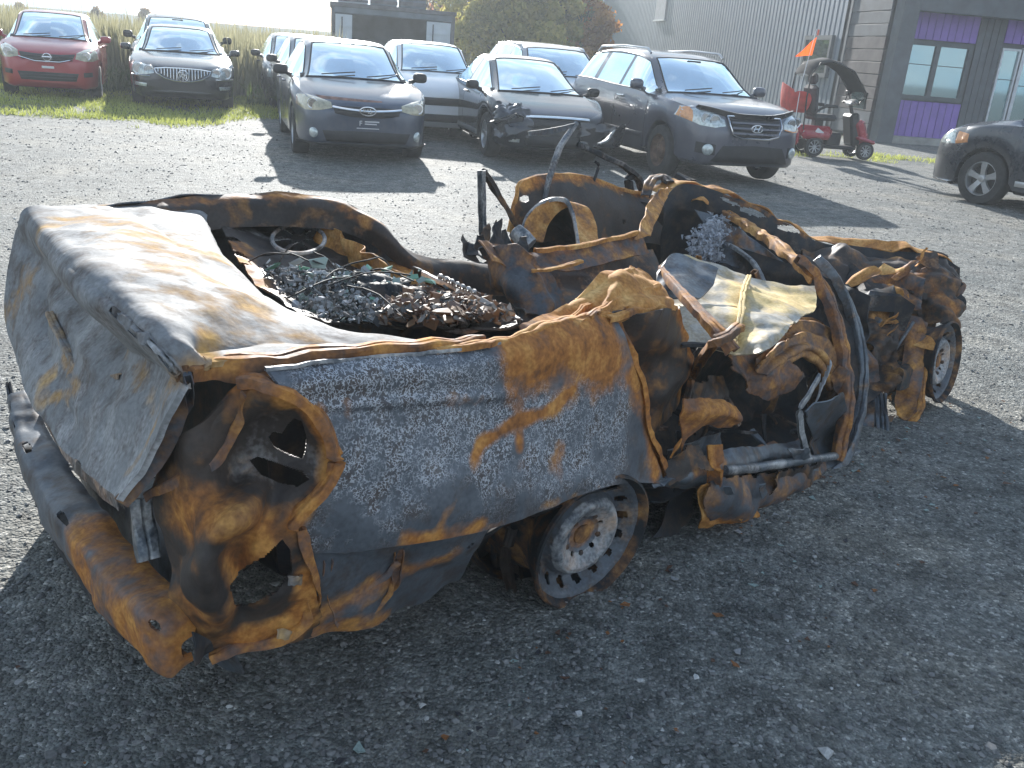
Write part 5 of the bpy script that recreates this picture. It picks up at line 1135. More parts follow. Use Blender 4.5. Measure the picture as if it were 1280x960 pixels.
# raised crest on the back of the lid, folded rim and number recess crease
bar('lid_fold', [V_(234, 466, .10), W_(262, 458, .915), W_(330, 458, .905), W_(400, 449, .895), W_(480, 440, .885), W_(560, 431, .87), W_(600, 424, .86)], [.03, .05, .05, .04, .03], [.03, .045, .05, .03, .02], BM['brown'], 40, .006, 3, base=(.45, 0, 0))
bar('lid_fold', [V_(236, 470, .09), V_(232, 500, .12), V_(215, 540, .14), V_(185, 588, .17), V_(152, 628, .20)], .016, .03, BM['rust'], 30, .004, 5)
bar('lid_fold', [V_(152, 628, .22), V_(115, 598, .44), V_(82, 560, .72), V_(50, 502, 1.06), V_(22, 432, 1.50), V_(17, 366, 1.69), V_(30, 292, 1.73)], .016, .03, BM['brown'], 40, .004, 6, base=(.2, .3, 0))
for a, b in (((62, 392, 1.13), (108, 478, .80)), ((108, 478, .80), (90, 470, .86)), ((120, 470, .75), (152, 470, .55))):
    bar('lid_crease', [V_(a[0], a[1], a[2] - .015), V_((a[0] + b[0]) / 2, (a[1] + b[1]) / 2 + 2, (a[2] + b[2]) / 2 - .015), V_(b[0], b[1], b[2] - .015)], .02, .014, BM['lid'], 14, .004, 8, base=(.45, .3, 0))

# ---- far quarter: arching rim and its inner face ---------------------------------------
rimT = [W_(100, 264, .93), W_(180, 253, .94), W_(250, 245, .95), W_(330, 242, .95), W_(400, 248, .93), W_(445, 262, .90), W_(475, 285, .85), W_(510, 315, .78), W_(560, 328, .72), W_(612, 332, .70)]
def dn(p, u, v, w): return np.array(p) + np.array([u, v, w])
far_in = [rimT, [dn(p, -.01, -.055, -.018) for p in rimT], [dn(p, -.01, -.07, -.055) for p in rimT], [dn(p, .0, -.085, -.105) for p in rimT]]
G = crumple(surf(far_in, 110, 34), .014, 4, 3)
sheet('far_wing', G, BM['brown'], .006, [(1, [dn(rimT[4], 0, -.12, -.16), dn(rimT[3], 0, -.12, -.18)], .14, .35), (0, [rimT[1], rimT[4], rimT[6]], .03, .45)], base=(.1, 0, 0))
far_out = [rimT, [dn(p, .02, .05, -.05) for p in rimT], [dn(p, .02, .10, -.30) for p in rimT], [dn(p, 0, .06, -.62) for p in rimT]]
sheet('far_wing_skin', crumple(surf(far_out, 60, 20), .014, 4, 4), BM['panel'], .005, base=(.2, .2, 0))

# ---- parcel shelf with speaker cut-outs ---------------------------------------------------
sh = [[W_(268, 268, .86), W_(330, 262, .84), W_(400, 270, .82), W_(455, 290, .78), W_(500, 322, .72), W_(560, 345, .70)],
      [W_(282, 300, .83), W_(335, 292, .80), W_(395, 298, .78), W_(440, 318, .75), W_(500, 350, .72), W_(590, 368, .71)],
      [W_(305, 335, .82), W_(350, 335, .765), W_(400, 335, .74), W_(450, 345, .72), W_(520, 370, .71), W_(620, 388, .73)],
      [W_(345, 372, .83), W_(385, 372, .75), W_(440, 380, .73), W_(490, 385, .72), W_(560, 395, .73), W_(640, 402, .78)],
      [W_(385, 400, .85), W_(430, 405, .79), W_(480, 405, .77), W_(530, 412, .78), W_(590, 415, .82), W_(650, 412, .84)]]
G = crumple(surf(sh, 190, 130), .016, 5, 5)
C = (G[:-1, :-1] + G[1:, 1:]) / 2; hl = np.zeros(C.shape[:2], bool)
spk = W_(373, 298, .80); spk2 = W_(585, 402, .76)
PX, PY = pix(C)
for cx_, cy_, rx_, ry_, nsp in ((373, 299, 31, 16, 6), (578, 404, 25, 9, 4)):
    dx, dy = (PX - cx_) / rx_, (PY - cy_) / ry_; rr = np.sqrt(dx ** 2 + dy ** 2); an = np.arctan2(dy, dx)
    hl |= (rr < 1) & (rr > .30) & (np.abs(((an * nsp / (2 * math.pi)) % 1) - .5) < .38)
for k in range(4):
    c0 = W_(281 + 9 * k, 288 + 13 * k, .83); hl |= (np.abs(C[..., 0] - c0[0]) < .022) & (np.abs(C[..., 1] - c0[1]) < .022)
sheet('parcel_shelf', G, BM['brown'], .006, [(1, [W_(300, 290, .82), W_(400, 285, .8)], .2, .75), (0, [W_(290, 310, .82), W_(320, 360, .83)], .08, .5), (0, [W_(500, 330, .72), W_(560, 390, .72)], .12, .55), (1, [spk], .22, .4)], hl)
for cx_, cy_, rx_, ry_, w_ in ((373, 299, 33, 18, .812), (578, 404, 27, 10.5, .79)):
    mb = MB(); mb.tube([tuple(W_(cx_ + math.cos(a) * rx_, cy_ + math.sin(a) * ry_, w_)) for a in np.linspace(0, 2 * math.pi, 36)], .008, 6, False); maskless(mb.build('speaker_ring', BM['brown'], wreck), (.15, .5, 0))
# corrugated lip that steps down to the cabin
def zig(A, B, n, amp): 
    A, B = np.array(A), np.array(B); return [A + (B - A) * k / n + np.array([0, 0, amp * (k % 2)]) for k in range(n + 1)]
ribbon('shelf_lip', [W_(405, 278, .84), W_(440, 300, .82), W_(480, 325, .82), W_(510, 345, .80), W_(540, 365, .80), W_(552, 388, .78)], [W_(395, 300, .77), W_(430, 320, .74), W_(462, 345, .72), W_(492, 365, .71), W_(520, 384, .71), W_(545, 395, .71)], BM['rust2'], 90, 14, .035, 8, 6, base=(.25, .3, 0))
ribbon('cabin_strip', [W_(515, 335, .78), W_(560, 352, .76), W_(610, 376, .76), W_(655, 398, .78)], [W_(520, 345, .70), W_(565, 365, .70), W_(612, 385, .70), W_(650, 404, .72)], BM['blue'], 60, 6, .012, 8, 7)
bar('shelf_bar', [W_(528, 342, .79), W_(570, 360, .78), W_(610, 378, .78), W_(648, 400, .80)], .014, .016, BM['blue'], 30, .003, 3, base=(0, .6, 0))
for k in range(7): bar('spring_clip', [W_(548 + 7 * k, 347 + 3.2 * k, .79), W_(551 + 7 * k, 344 + 3.2 * k, .81), W_(554 + 7 * k, 350 + 3.2 * k, .79)], .010, .010, BM['blue'], 8, .001, k, base=(0, .7, 0))
# broken window glass and cinders heaped on the shelf
def debris(name, label, n, region, zf, size, mat_cols, seed, flat=.35, glossy=.2, kind='stuff'):
    g = np.random.default_rng(seed); V = []; Fc = []; Cc = []
    cube = np.array([(a, b, c) for a in (-1, 1) for b in (-1, 1) for c in (-1, 1)], float); cfc = [(0, 1, 3, 2), (4, 6, 7, 5), (0, 4, 5, 1), (2, 3, 7, 6), (0, 2, 6, 4), (1, 5, 7, 3)]
    for k in range(n):
        a, b = g.random(2); p = (region[0] * (1 - a) + region[1] * a) * (1 - b) + (region[3] * (1 - a) + region[2] * a) * b
        p = p + np.array([0, 0, zf(a, b) * g.random() ** .6]); s = size * (.3 + 1.3 * g.random() ** 2.5)
        d = cube * np.array([s * (.7 + g.random()), s * (.5 + .6 * g.random()), s * flat * (.4 + g.random())]) * (1 + .35 * g.normal(size=(8, 3)))
        rt = np.array(Matrix.Rotation(g.random() * 6.28, 3, 'Z') @ Matrix.Rotation(g.normal() * .7, 3, 'X') @ Matrix.Rotation(g.normal() * .7, 3, 'Y')); d = d @ rt.T + p
        b0 = len(V); V += d.tolist(); Fc += [tuple(i + b0 for i in f) for f in cfc]; c = mat_cols[g.integers(len(mat_cols))]; j = .6 + .8 * g.random(); Cc += [(c[0] * j, c[1] * j, c[2] * j, 1)] * 8
    me = bpy.data.meshes.new(name); me.from_pydata(V, [], Fc); me.update()
    m_, nt, bs_ = nmat(name + '_mat'); at = nt.nodes.new('ShaderNodeAttribute'); at.attribute_name = 'mask'; nt.links.new(at.outputs['Color'], bs_.inputs['Base Color']); bs_.inputs['Roughness'].default_value = glossy
    me.materials.append(m_); a = me.color_attributes.new('mask', 'FLOAT_COLOR', 'POINT'); a.data.foreach_set('color', np.array(Cc, 'f').ravel())
    return tag(link(name, me, None, wreck), label, kind=kind)
reg = [W_(312, 340, .76), W_(470, 352, .74), W_(600, 404, .76), W_(400, 402, .80)]
debris('glass_fragments', 'heap of broken greenish window glass and cinders', 5200, reg, lambda a, b: .045 * math.sin(math.pi * min(1, a * .9 + .1)) * math.sin(math.pi * min(1, b * .8 + .15)), .0085, [(.20, .25, .23), (.12, .14, .135), (.42, .44, .44), (.05, .055, .055), (.22, .22, .22), (.10, .085, .07), (.32,.33,.33)], 3, .28, .22)
debris('large_glass_shards', 'larger slabs of melted glass', 130, reg, lambda a, b: .10 * math.sin(math.pi * b), .013, [(.22, .28, .25), (.30, .31, .31), (.45, .46, .46), (.10, .11, .11), (.16, .34, .24)], 4, .2, .12)
G = crumple(surf([[W_(440, 345, .78), W_(475, 350, .79), W_(505, 365, .78)], [W_(450, 365, .79), W_(490, 375, .80), W_(530, 385, .78)], [W_(460, 385, .76), W_(500, 390, .77), W_(545, 398, .76)]], 70, 60), .022, 22, 9); sheet('ash_lump', G, BM['dark'], .02, base=(0, .25, 0), ragged=3)
reg2 = [W_(505, 368, .76), W_(610, 388, .77), W_(645, 408, .85), W_(470, 407, .81)]
debris('scorched_scraps', 'rusty flakes and charred scraps at the front of the shelf', 1800, reg2, lambda a, b: .04, .009, [(.20, .10, .05), (.12, .07, .05), (.20, .18, .16), (.05, .05, .05), (.26, .15, .08)], 6, .3, .6)
debris('ash_crumbs', 'grey ash crumbs among the broken glass', 1500, [W_(318, 335, .78), W_(460, 345, .75), W_(560, 400, .78), W_(370, 398, .82)], lambda a, b: .03 * math.sin(math.pi * b) + .01, .005, [(.22, .22, .22), (.14, .13, .12), (.07, .065, .06), (.36, .36, .37)], 7, .6, .9)
g_ = np.random.default_rng(8)
for k in range(11):
    a, b = g_.random(2); p = (reg[0] * (1 - a) + reg[1] * a) * (1 - b) + (reg[3] * (1 - a) + reg[2] * a) * b + np.array([0, 0, .04 + .05 * g_.random()]); d = g_.normal(size=3) * np.array([.07, .07, .03])
    bar('charred_wire', [p - d, p + np.array([.01, .01, .02]), p + d], .005, .005, BM['dark'], 8, .003, k, chan=False)
ribbon('curled_lip', [W_(458, 392, .80), W_(495, 397, .81), W_(530, 392, .82), W_(550, 380, .83)], [W_(470, 402, .78), W_(505, 405, .79), W_(535, 400, .80), W_(556, 384, .82)], BM['dark'], 30, 5, .006, 8, 11, base=(0, .3, 0))

# ---- near rear quarter panel -----------------------------------------------------------------
qp = [
    [V_(332, 462, .07), V_(400, 454, .07), V_(470, 447, .07), V_(545, 440, .07), V_(615, 430, .07), V_(672, 412, .08), V_(720, 398, .10), V_(762, 392, .14)],
    [V_(350, 482, .035), V_(405, 475, .035), V_(470, 470, .035), V_(545, 463, .035), V_(615, 455, .035), V_(675, 440, .035), V_(730, 425, .05), V_(778, 418, .09)],
    [V_(372, 505, .03), V_(415, 502, .03), V_(475, 500, .03), V_(545, 495, .03), V_(615, 488, .03), V_(680, 478, .03), V_(740, 465, .035), V_(792, 452, .06)],
    [V_(400, 535, .015), V_(435, 535, .015), V_(480, 533, .015), V_(545, 530, .015), V_(615, 524, .015), V_(683, 515, .015), V_(747, 503, .02), V_(804, 498, .05)],
    [V_(412, 580, .005), V_(440, 578, .005), V_(485, 572, .0), V_(548, 567, .0), V_(615, 560, .0), V_(685, 552, .0), V_(752, 542, .01), V_(808, 540, .04)],
    [V_(388, 622, .01), V_(425, 620, .0), V_(478, 612, -.01), V_(545, 602, -.02), V_(618, 592, -.02), V_(690, 580, -.01), V_(758, 572, .0), V_(820, 572, .03)],
    [V_(368, 660, .01), V_(410, 655, .0), V_(470, 648, -.02), V_(540, 640, -.03), V_(610, 628, -.035), V_(690, 610, -.03), V_(770, 594, -.01), V_(828, 598, .02)],
    [V_(374, 690, .01), V_(415, 688, .0), V_(470, 682, -.02), V_(530, 672, -.02), V_(596, 662, -.03), V_(672, 636, -.03), V_(762, 606, -.02), V_(826, 603, .01)]]
G = surf(qp, 150, 90); G = crumple(G, .009, 3, 11, True); G = crumple(G, .003, 12, 12)
# pressed swage line along the flank
sw_ = np.array([V_(380, 508, .03), V_(640, 492, .03)]); d = segd(G, sw_[0], sw_[1]); G[..., 1] -= .010 * np.exp(-(d / .012) ** 2)
d = np.min([segd(G, V_(405, 628, 0), V_(470, 612, 0))], axis=0)
qmask = [(2, [V_(410, 478, .03), V_(600, 470, .03)], .15, 1), (2, [V_(440, 575, 0), V_(620, 545, 0), V_(760, 540, 0)], .20, 1), (2, [V_(770, 500, .02), V_(740, 470, .02)], .14, 1), (2, [V_(390, 660, 0)], .07, .55), (2, [V_(720, 600, 0)], .06, .6),
    (0, [V_(745, 400, .1), V_(700, 410, .06), V_(660, 440, .03), V_(760, 440, .05)], .15, .95), (0, [V_(640, 440, .03), V_(648, 500, .03), V_(645, 560, 0)], .022, .8), (0, [V_(720, 485, .02), V_(690, 510, .02), V_(640, 528, .02), V_(600, 555, 0), (V_(570, 600, 0)), V_(545, 640, -.02), V_(540, 668, -.02)], .026, 1),
    (0, [V_(505, 665, -.02), V_(535, 672, -.02), V_(590, 650, -.02)], .036, .95), (0, [V_(640, 582, 0)], .03, .9), (0, [V_(790, 470, .05), V_(812, 540, .04), V_(820, 590, .02)], .06, .8), (0, [V_(600, 655, -.02), V_(680, 625, -.02), V_(760, 600, 0)], .022, .7), (0, [V_(400, 520, .02), V_(412, 580, .0), V_(380, 640, .0), V_(368, 665, 0)], .03, .85), (0, [V_(430, 505, .03), V_(430, 530, .03)], .025, .5), (0, [V_(615, 440, .05), V_(672, 420, .06)], .04, .6), (0, [V_(690, 590, 0)], .04, .55), (0, [V_(480, 700, 0)], .08, .5),
    (1, [V_(380, 472, .04), V_(600, 445, .06)], .035, .5), (1, [V_(470, 560, 0), V_(600, 530, 0)], .12, .28), (0, [V_(560, 505, .02), V_(600, 500, .02)], .03, .4), (0, [V_(700, 560, 0), V_(680, 585, 0)], .03, .6), (0, [V_(740, 470, .03), V_(755, 490, .03)], .03, .6), (1, [V_(740, 590, 0)], .08, .25), (2, [V_(645, 560, 0)], .03, -.9), (2, [V_(560, 612, 0), V_(520, 650, 0)], .06, -.9)]
sheet('rear_quarter_panel', G, BM['panel'], .006, qmask, sm_=60)
bar('panel_seam', [V_(332, 462, .065), V_(400, 452, .065), V_(480, 446, .065), V_(560, 438, .065), V_(625, 428, .065)], .007, .008, BM['panel'], 50, .003, 3, base=(.2, .5, 0))
bar('folded_ridge', [V_(545, 438, .07), V_(600, 430, .07), V_(640, 424, .08), V_(672, 410, .09), V_(705, 402, .10), V_(740, 394, .12), V_(768, 392, .13)], [.01, .03, .02, .035, .03, .03, .02], .014, BM['rust2'], 60, .005, 13, base=(.5, .1, 0))
# lower skirt below the seam
sk = [[V_(374, 690, .01), V_(430, 686, .0), V_(500, 678, -.01), V_(560, 664, -.02), V_(610, 655, -.02)],
      [V_(385, 725, .03), V_(435, 718, .02), V_(490, 712, .02), V_(545, 700, .02), V_(598, 675, .02)],
      [V_(395, 755, .05), V_(440, 750, .05), V_(490, 740, .05), V_(535, 725, .05), V_(585, 698, .05)],
      [V_(345, 808, .06), V_(420, 785, .08), V_(480, 770, .09), V_(525, 752, .09), V_(572, 722, .09)]]
G = crumple(surf(sk, 80, 50), .02, 5, 13); hl = None
C = (G[:-1, :-1] + G[1:, 1:]) / 2; c0 = V_(580, 678, .02); hl = np.linalg.norm((C - c0)[..., [0, 2]], axis=-1) < .012
sheet('rear_skirt', G, BM['panel'], .006, [(0, [V_(400, 760, .05), V_(480, 720, .03), V_(560, 690, .02)], .05, .6), (0, [V_(300, 800, .05), V_(470, 770, .08)], .05, .65), (2, [V_(560, 690, 0)], .06, .4)], hl)
for k, (a, b, c) in enumerate((((400, 748, .04), (470, 725, .03), (500, 700, .0)), ((410, 700, .0), (405, 745, .03), (420, 780, .06)), ((500, 690, -.01), (490, 735, .03), (455, 772, .07)))):
    bar('pressed_rib', [V_(*a), V_(*b), V_(*c)], .022, .014, BM['panel'], 20, .005, k, base=(.5, 0, 0))
# wheel housing
hs = [[V_(600, 672, .06), V_(640, 650, .04), V_(700, 628, .03), V_(770, 608, .03), V_(826, 606, .05)], [V_(596, 700, .30), V_(640, 662, .34), V_(700, 640, .34), V_(770, 622, .34), V_(835, 620, .34)], [V_(600, 735, .55), V_(650, 690, .6), V_(710, 660, .6), V_(790, 640, .6), V_(850, 650, .6)]]
hs = [[np.array(p) + np.array([0, 0, .0 if j == 0 else .03]) for p in r] for j, r in enumerate(hs)]
sheet('wheel_housing', crumple(surf(hs, 50, 24), .012, 5, 14), BM['dark'], .005, base=(.2, 0, 0))
for k in range(3): bar('inner_rib', [V_(640 + 12 * k, 660, .16 + .05 * k), V_(632 + 12 * k, 700, .16 + .05 * k), V_(640 + 12 * k, 738, .18 + .05 * k)], .03, .02, BM['brown'], 16, .004, k)

# ---- rear corner behind the lamp opening --------------------------------------------------------
def uv(u): return u
rc_rows = [
    [U_(196, 592, -1.10), U_(235, 545, -1.09), V_(270, 505, .10), V_(300, 478, .10), V_(332, 464, .09), V_(356, 482, .06)],
    [U_(190, 610, -1.12), U_(235, 575, -1.10), U_(275, 530, -1.03), V_(312, 498, .08), V_(350, 490, .05), V_(385, 510, .035)],
    [U_(192, 628, -1.12), U_(240, 600, -1.10), U_(290, 562, -1.0), V_(328, 522, .10), V_(368, 512, .06), V_(408, 540, .02)],
    [U_(195, 650, -1.12), U_(245, 625, -1.10), U_(300, 595, -1.0), V_(340, 560, .10), V_(385, 550, .06), V_(420, 575, .005)],
    [U_(200, 672, -1.12), U_(250, 650, -1.11), U_(300, 625, -1.04), V_(340, 600, .07), V_(380, 592, .04), V_(402, 612, .005)],
    [U_(206, 700, -1.12), U_(252, 678, -1.13), U_(295, 655, -1.08), V_(330, 640, .03), V_(355, 645, .01), V_(370, 655, .005)],
    [U_(215, 730, -1.12), U_(255, 710, -1.14), V_(292, 690, .06), V_(325, 675, .02), V_(355, 680, .01), V_(378, 690, .005)],
    [U_(230, 765, -1.10), U_(262, 750, -1.12), V_(295, 745, .06), V_(330, 735, .03), V_(365, 730, .02), V_(392, 735, .02)],
    [V_(250, 800, .10), V_(275, 795, .07), V_(300, 790, .06), V_(330, 785, .05), V_(365, 775, .05), V_(400, 770, .06)],
    [V_(262, 822, .10), V_(285, 815, .08), V_(310, 812, .07), V_(335, 808, .07), V_(370, 798, .07), V_(402, 785, .08)]]
G = crumple(surf(rc_rows, 200, 230), .014, 5, 15); G = crumple(G, .005, 14, 16)
C = (G[:-1, :-1] + G[1:, 1:]) / 2
PX, PY = pix(C)
hl = inpoly(PX, PY, [(334, 545), (340, 538), (352, 540), (358, 530), (368, 520), (380, 524), (384, 540), (382, 562), (378, 574), (362, 568), (342, 558)]) | inpoly(PX, PY, [(312, 575), (322, 570), (345, 578), (378, 590), (387, 600), (372, 610), (350, 606), (325, 596)]) | inpoly(PX, PY, [(283, 732), (300, 712), (330, 694), (352, 672), (362, 686), (364, 712), (345, 738), (318, 754), (290, 756)])
cmask = [(0, [V_(312, 472, .09), V_(345, 480, .06), V_(385, 510, .03), (V_(415, 560, .01)), V_(405, 612, 0), V_(368, 650, 0)], .035, .95), (0, [U_(195, 600, -1.1), V_(300, 480, .1)], .04, .75), (0, [U_(235, 640, -1.1), U_(290, 660, -1.08), V_(330, 660, .02), V_(270, 740, .08)], .09, .58), (0, [V_(300, 800, .06), V_(370, 780, .05), V_(385, 720, .02)], .05, .8),
    (1, [U_(300, 590, -1.0), V_(330, 590, .08)], .06, .55), (0, [V_(345, 550, .1), V_(315, 560, .1), V_(350, 590, .07)], .09, -.95), (1, [V_(330, 550, .09), V_(350, 575, .09), V_(380, 585, .05)], .07, .6), (0, [U_(265, 690, -1.12)], .035, -.8), (1, [V_(350, 790, .05)], .04, .5)]
sheet('rear_corner_panel', G, BM['brown'], .006, cmask, hl)
# proud rolled edge round the lamp opening
bar('lamp_surround', [V_(300, 476, .09), V_(330, 478, .055), V_(362, 492, .035), V_(392, 515, .02), V_(414, 548, .0), V_(420, 582, -.01), V_(402, 614, -.01), V_(372, 645, -.005), V_(364, 660, .0)], [.03, .05, .045, .035, .03, .03, .03], .022, BM['rust'], 60, .006, 4, base=(.4, 0, 0))
bar('lamp_surround', [V_(312, 490, .07), V_(305, 520, .09), U_(282, 552, -1.02), U_(250, 585, -1.08), U_(215, 606, -1.11), U_(188, 618, -1.12)], [.03, .035, .03, .03], .02, BM['rust'], 40, .005, 6, base=(.2, 0, 0))
bar('corner_edge', [V_(372, 660, -.0), V_(384, 700, .0), V_(392, 740, .02), V_(380, 778, .04), V_(345, 800, .05), V_(290, 812, .07), V_(262, 820, .09)], .03, .022, BM['rust'], 50, .006, 5, base=(.3, 0, 0))
for c in ((368, 725, .0), (352, 792, .04)):
    G = crumple(surf([[V_(c[0] - 9, c[1] - 5, c[2]), V_(c[0] + 9, c[1] - 6, c[2])], [V_(c[0] - 7, c[1] + 7, c[2] - .01), V_(c[0] + 9, c[1] + 6, c[2])]], 12, 8), .012, 30, 2); sheet('torn_bracket', G, BM['lid'], .006, base=(.4, .4, 0))
# rear panel under the lid
rp_rows = [[U_(205, 640, -1.12), V_(165, 625, .42), V_(120, 590, .75), V_(70, 530, 1.15), V_(40, 450, 1.62)],
           [U_(225, 735, -1.12), V_(188, 700, .35), V_(140, 645, .7), V_(85, 575, 1.1), V_(45, 495, 1.6)],
           [U_(245, 790, -1.08), V_(205, 765, .30), V_(150, 700, .62), V_(95, 640, 1.0), V_(50, 540, 1.6)]]
rp_rows.append([np.array(p) + np.array([.04, 0, -.16]) for p in rp_rows[-1]])
rp_rows = [[np.array(p) + np.array([.10 if j < 1 else .06, 0, 0]) for p in r] for j, r in enumerate(rp_rows)]
sheet('rear_panel', crumple(surf(rp_rows, 80, 40), .014, 5, 17), BM['blue'], .005, [(0, [U_(210, 600, -1.1), U_(220, 700, -1.1)], .06, .6), (1, [V_(180, 640, .4), V_(190, 690, .35)], .03, .5)], base=(.0, .1, 0))
bar('latch_post', [V_(176, 622, .32), V_(180, 660, .30), V_(188, 700, .27)], .045, .03, BM['blue'], 16, .003, 2, base=(0, .35, 0))
# bumper beam
bc = [V_(30, 500, 1.58), V_(50, 560, 1.30), V_(85, 625, .95), V_(128, 686, .62), V_(175, 740, .34), V_(216, 776, .16), V_(243, 803, .09)]
bc = [b + np.array([-.015, 0, 0]) for b in bc]
def beam():
    Ct = crline(np.array(bc), 140); rows = []
    T = np.gradient(Ct, axis=0); T /= np.linalg.norm(T, axis=1)[:, None]; S = np.cross(T, [0, 0, 1.]); S /= np.linalg.norm(S, axis=1)[:, None]
    if S[70][0] > 0: S = -S
    for (o, h) in ((-.07, .068), (-.03, .076), (.035, .066), (.055, .058), (.064, .045), (.07, .0), (.066, -.05), (.06, -.085), (.045, -.098), (-.04, -.105)):
        tp = np.interp(np.linspace(0, 1, len(Ct)), [0, .06, .85, .96, 1], [.35, .6, .74, .6, .2])[:, None]; rows.append(Ct + (S * o + np.array([0, 0, h])) * tp)
    G = crline(np.array(rows), 80); G = crumple(G, .009, 4, 18); G = crumple(G, .004, 16, 19)
    C = (G[:-1, :-1] + G[1:, 1:]) / 2; hl = np.zeros(C.shape[:2], bool)
    for (a, b, r) in ((62, 14, 2.0), (30, 12, 1.6), (14, 10, 1.6)):
        J, I = np.mgrid[0:C.shape[0], 0:C.shape[1]]; hl |= ((I - a * 2) / 3.) ** 2 + ((J - b * 2) / 5.) ** 2 < r * .6
    sheet('bumper_beam', G, BM['panel'], .006, [(0, [V_(120, 690, .6), V_(190, 770, .25), V_(250, 820, .04)], .16, .8), (0, [V_(45, 560, 1.3)], .10, .35), (1, [V_(40, 520, 1.5), V_(70, 590, 1.1)], .06, .35), (1, [V_(110, 670, .7)], .08, .35)], hl)
beam()
bar('bumper_lower_lip', [b + np.array([-.02, 0, -.10]) for b in bc[:-2]], .02, .03, BM['dark'], 60, .006, 2, base=(.2, 0, 0))
ribbon('bumper_bracket', [V_(240, 790, .06), V_(262, 800, .06)], [V_(240, 832, .04), V_(268, 812, .06)], BM['dark'], 12, 12, .01, 12, 3)
bar('bumper_end', [V_(12, 482, 1.74), V_(14, 500, 1.70), V_(20, 520, 1.64)], .02, .05, BM['blue'], 10, .004, 1)
# dark box body so nothing shows daylight behind the openings
def boot_tub():
    rows = [[(-.85, .20, .80), (-.75, .8, .80), (-.6, 1.5, .76)], [(-.88, .18, .45), (-.80, .8, .42), (-.62, 1.55, .45)], [(-.7, .3, .26), (-.7, .8, .25), (-.6, 1.5, .26)], [(-.1, .45, .28), (-.1, .8, .28), (0, 1.4, .28)], [(.30, .35, .42), (.3, .8, .40), (.4, 1.4, .42)], [(.32, .3, .62), (.34, .8, .66), (.5, 1.4, .64)]]
    sheet('boot_floor', crumple(surf([[np.array(p) for p in r] for r in rows], 40, 70), .02, 4, 20), BM['dark'], .006, base=(.15, 0, 0))
    rows = [[(-.86, .34, .76), (-.5, .30, .76), (0, .28, .76), (.4, .26, .72)], [(-.86, .34, .30), (-.5, .40, .42), (0, .42, .48), (.4, .32, .42)]]
    sheet('inner_wing', crumple(surf([[np.array(p) for p in r] for r in rows], 40, 16), .015, 5, 21), BM['dark'], .004)
    rows = [[(-.7, 1.7, .70), (0, 1.75, .75), (.6, 1.70, .62), (1.1, 1.68, .42)], [(-.7, 1.62, .25), (0, 1.66, .2), (.6, 1.66, .2), (1.1, 1.64, .2)]]
    sheet('far_side_panel', crumple(surf([[np.array(p) for p in r] for r in rows], 50, 16), .015, 5, 22), BM['brown'], .004)
boot_tub()
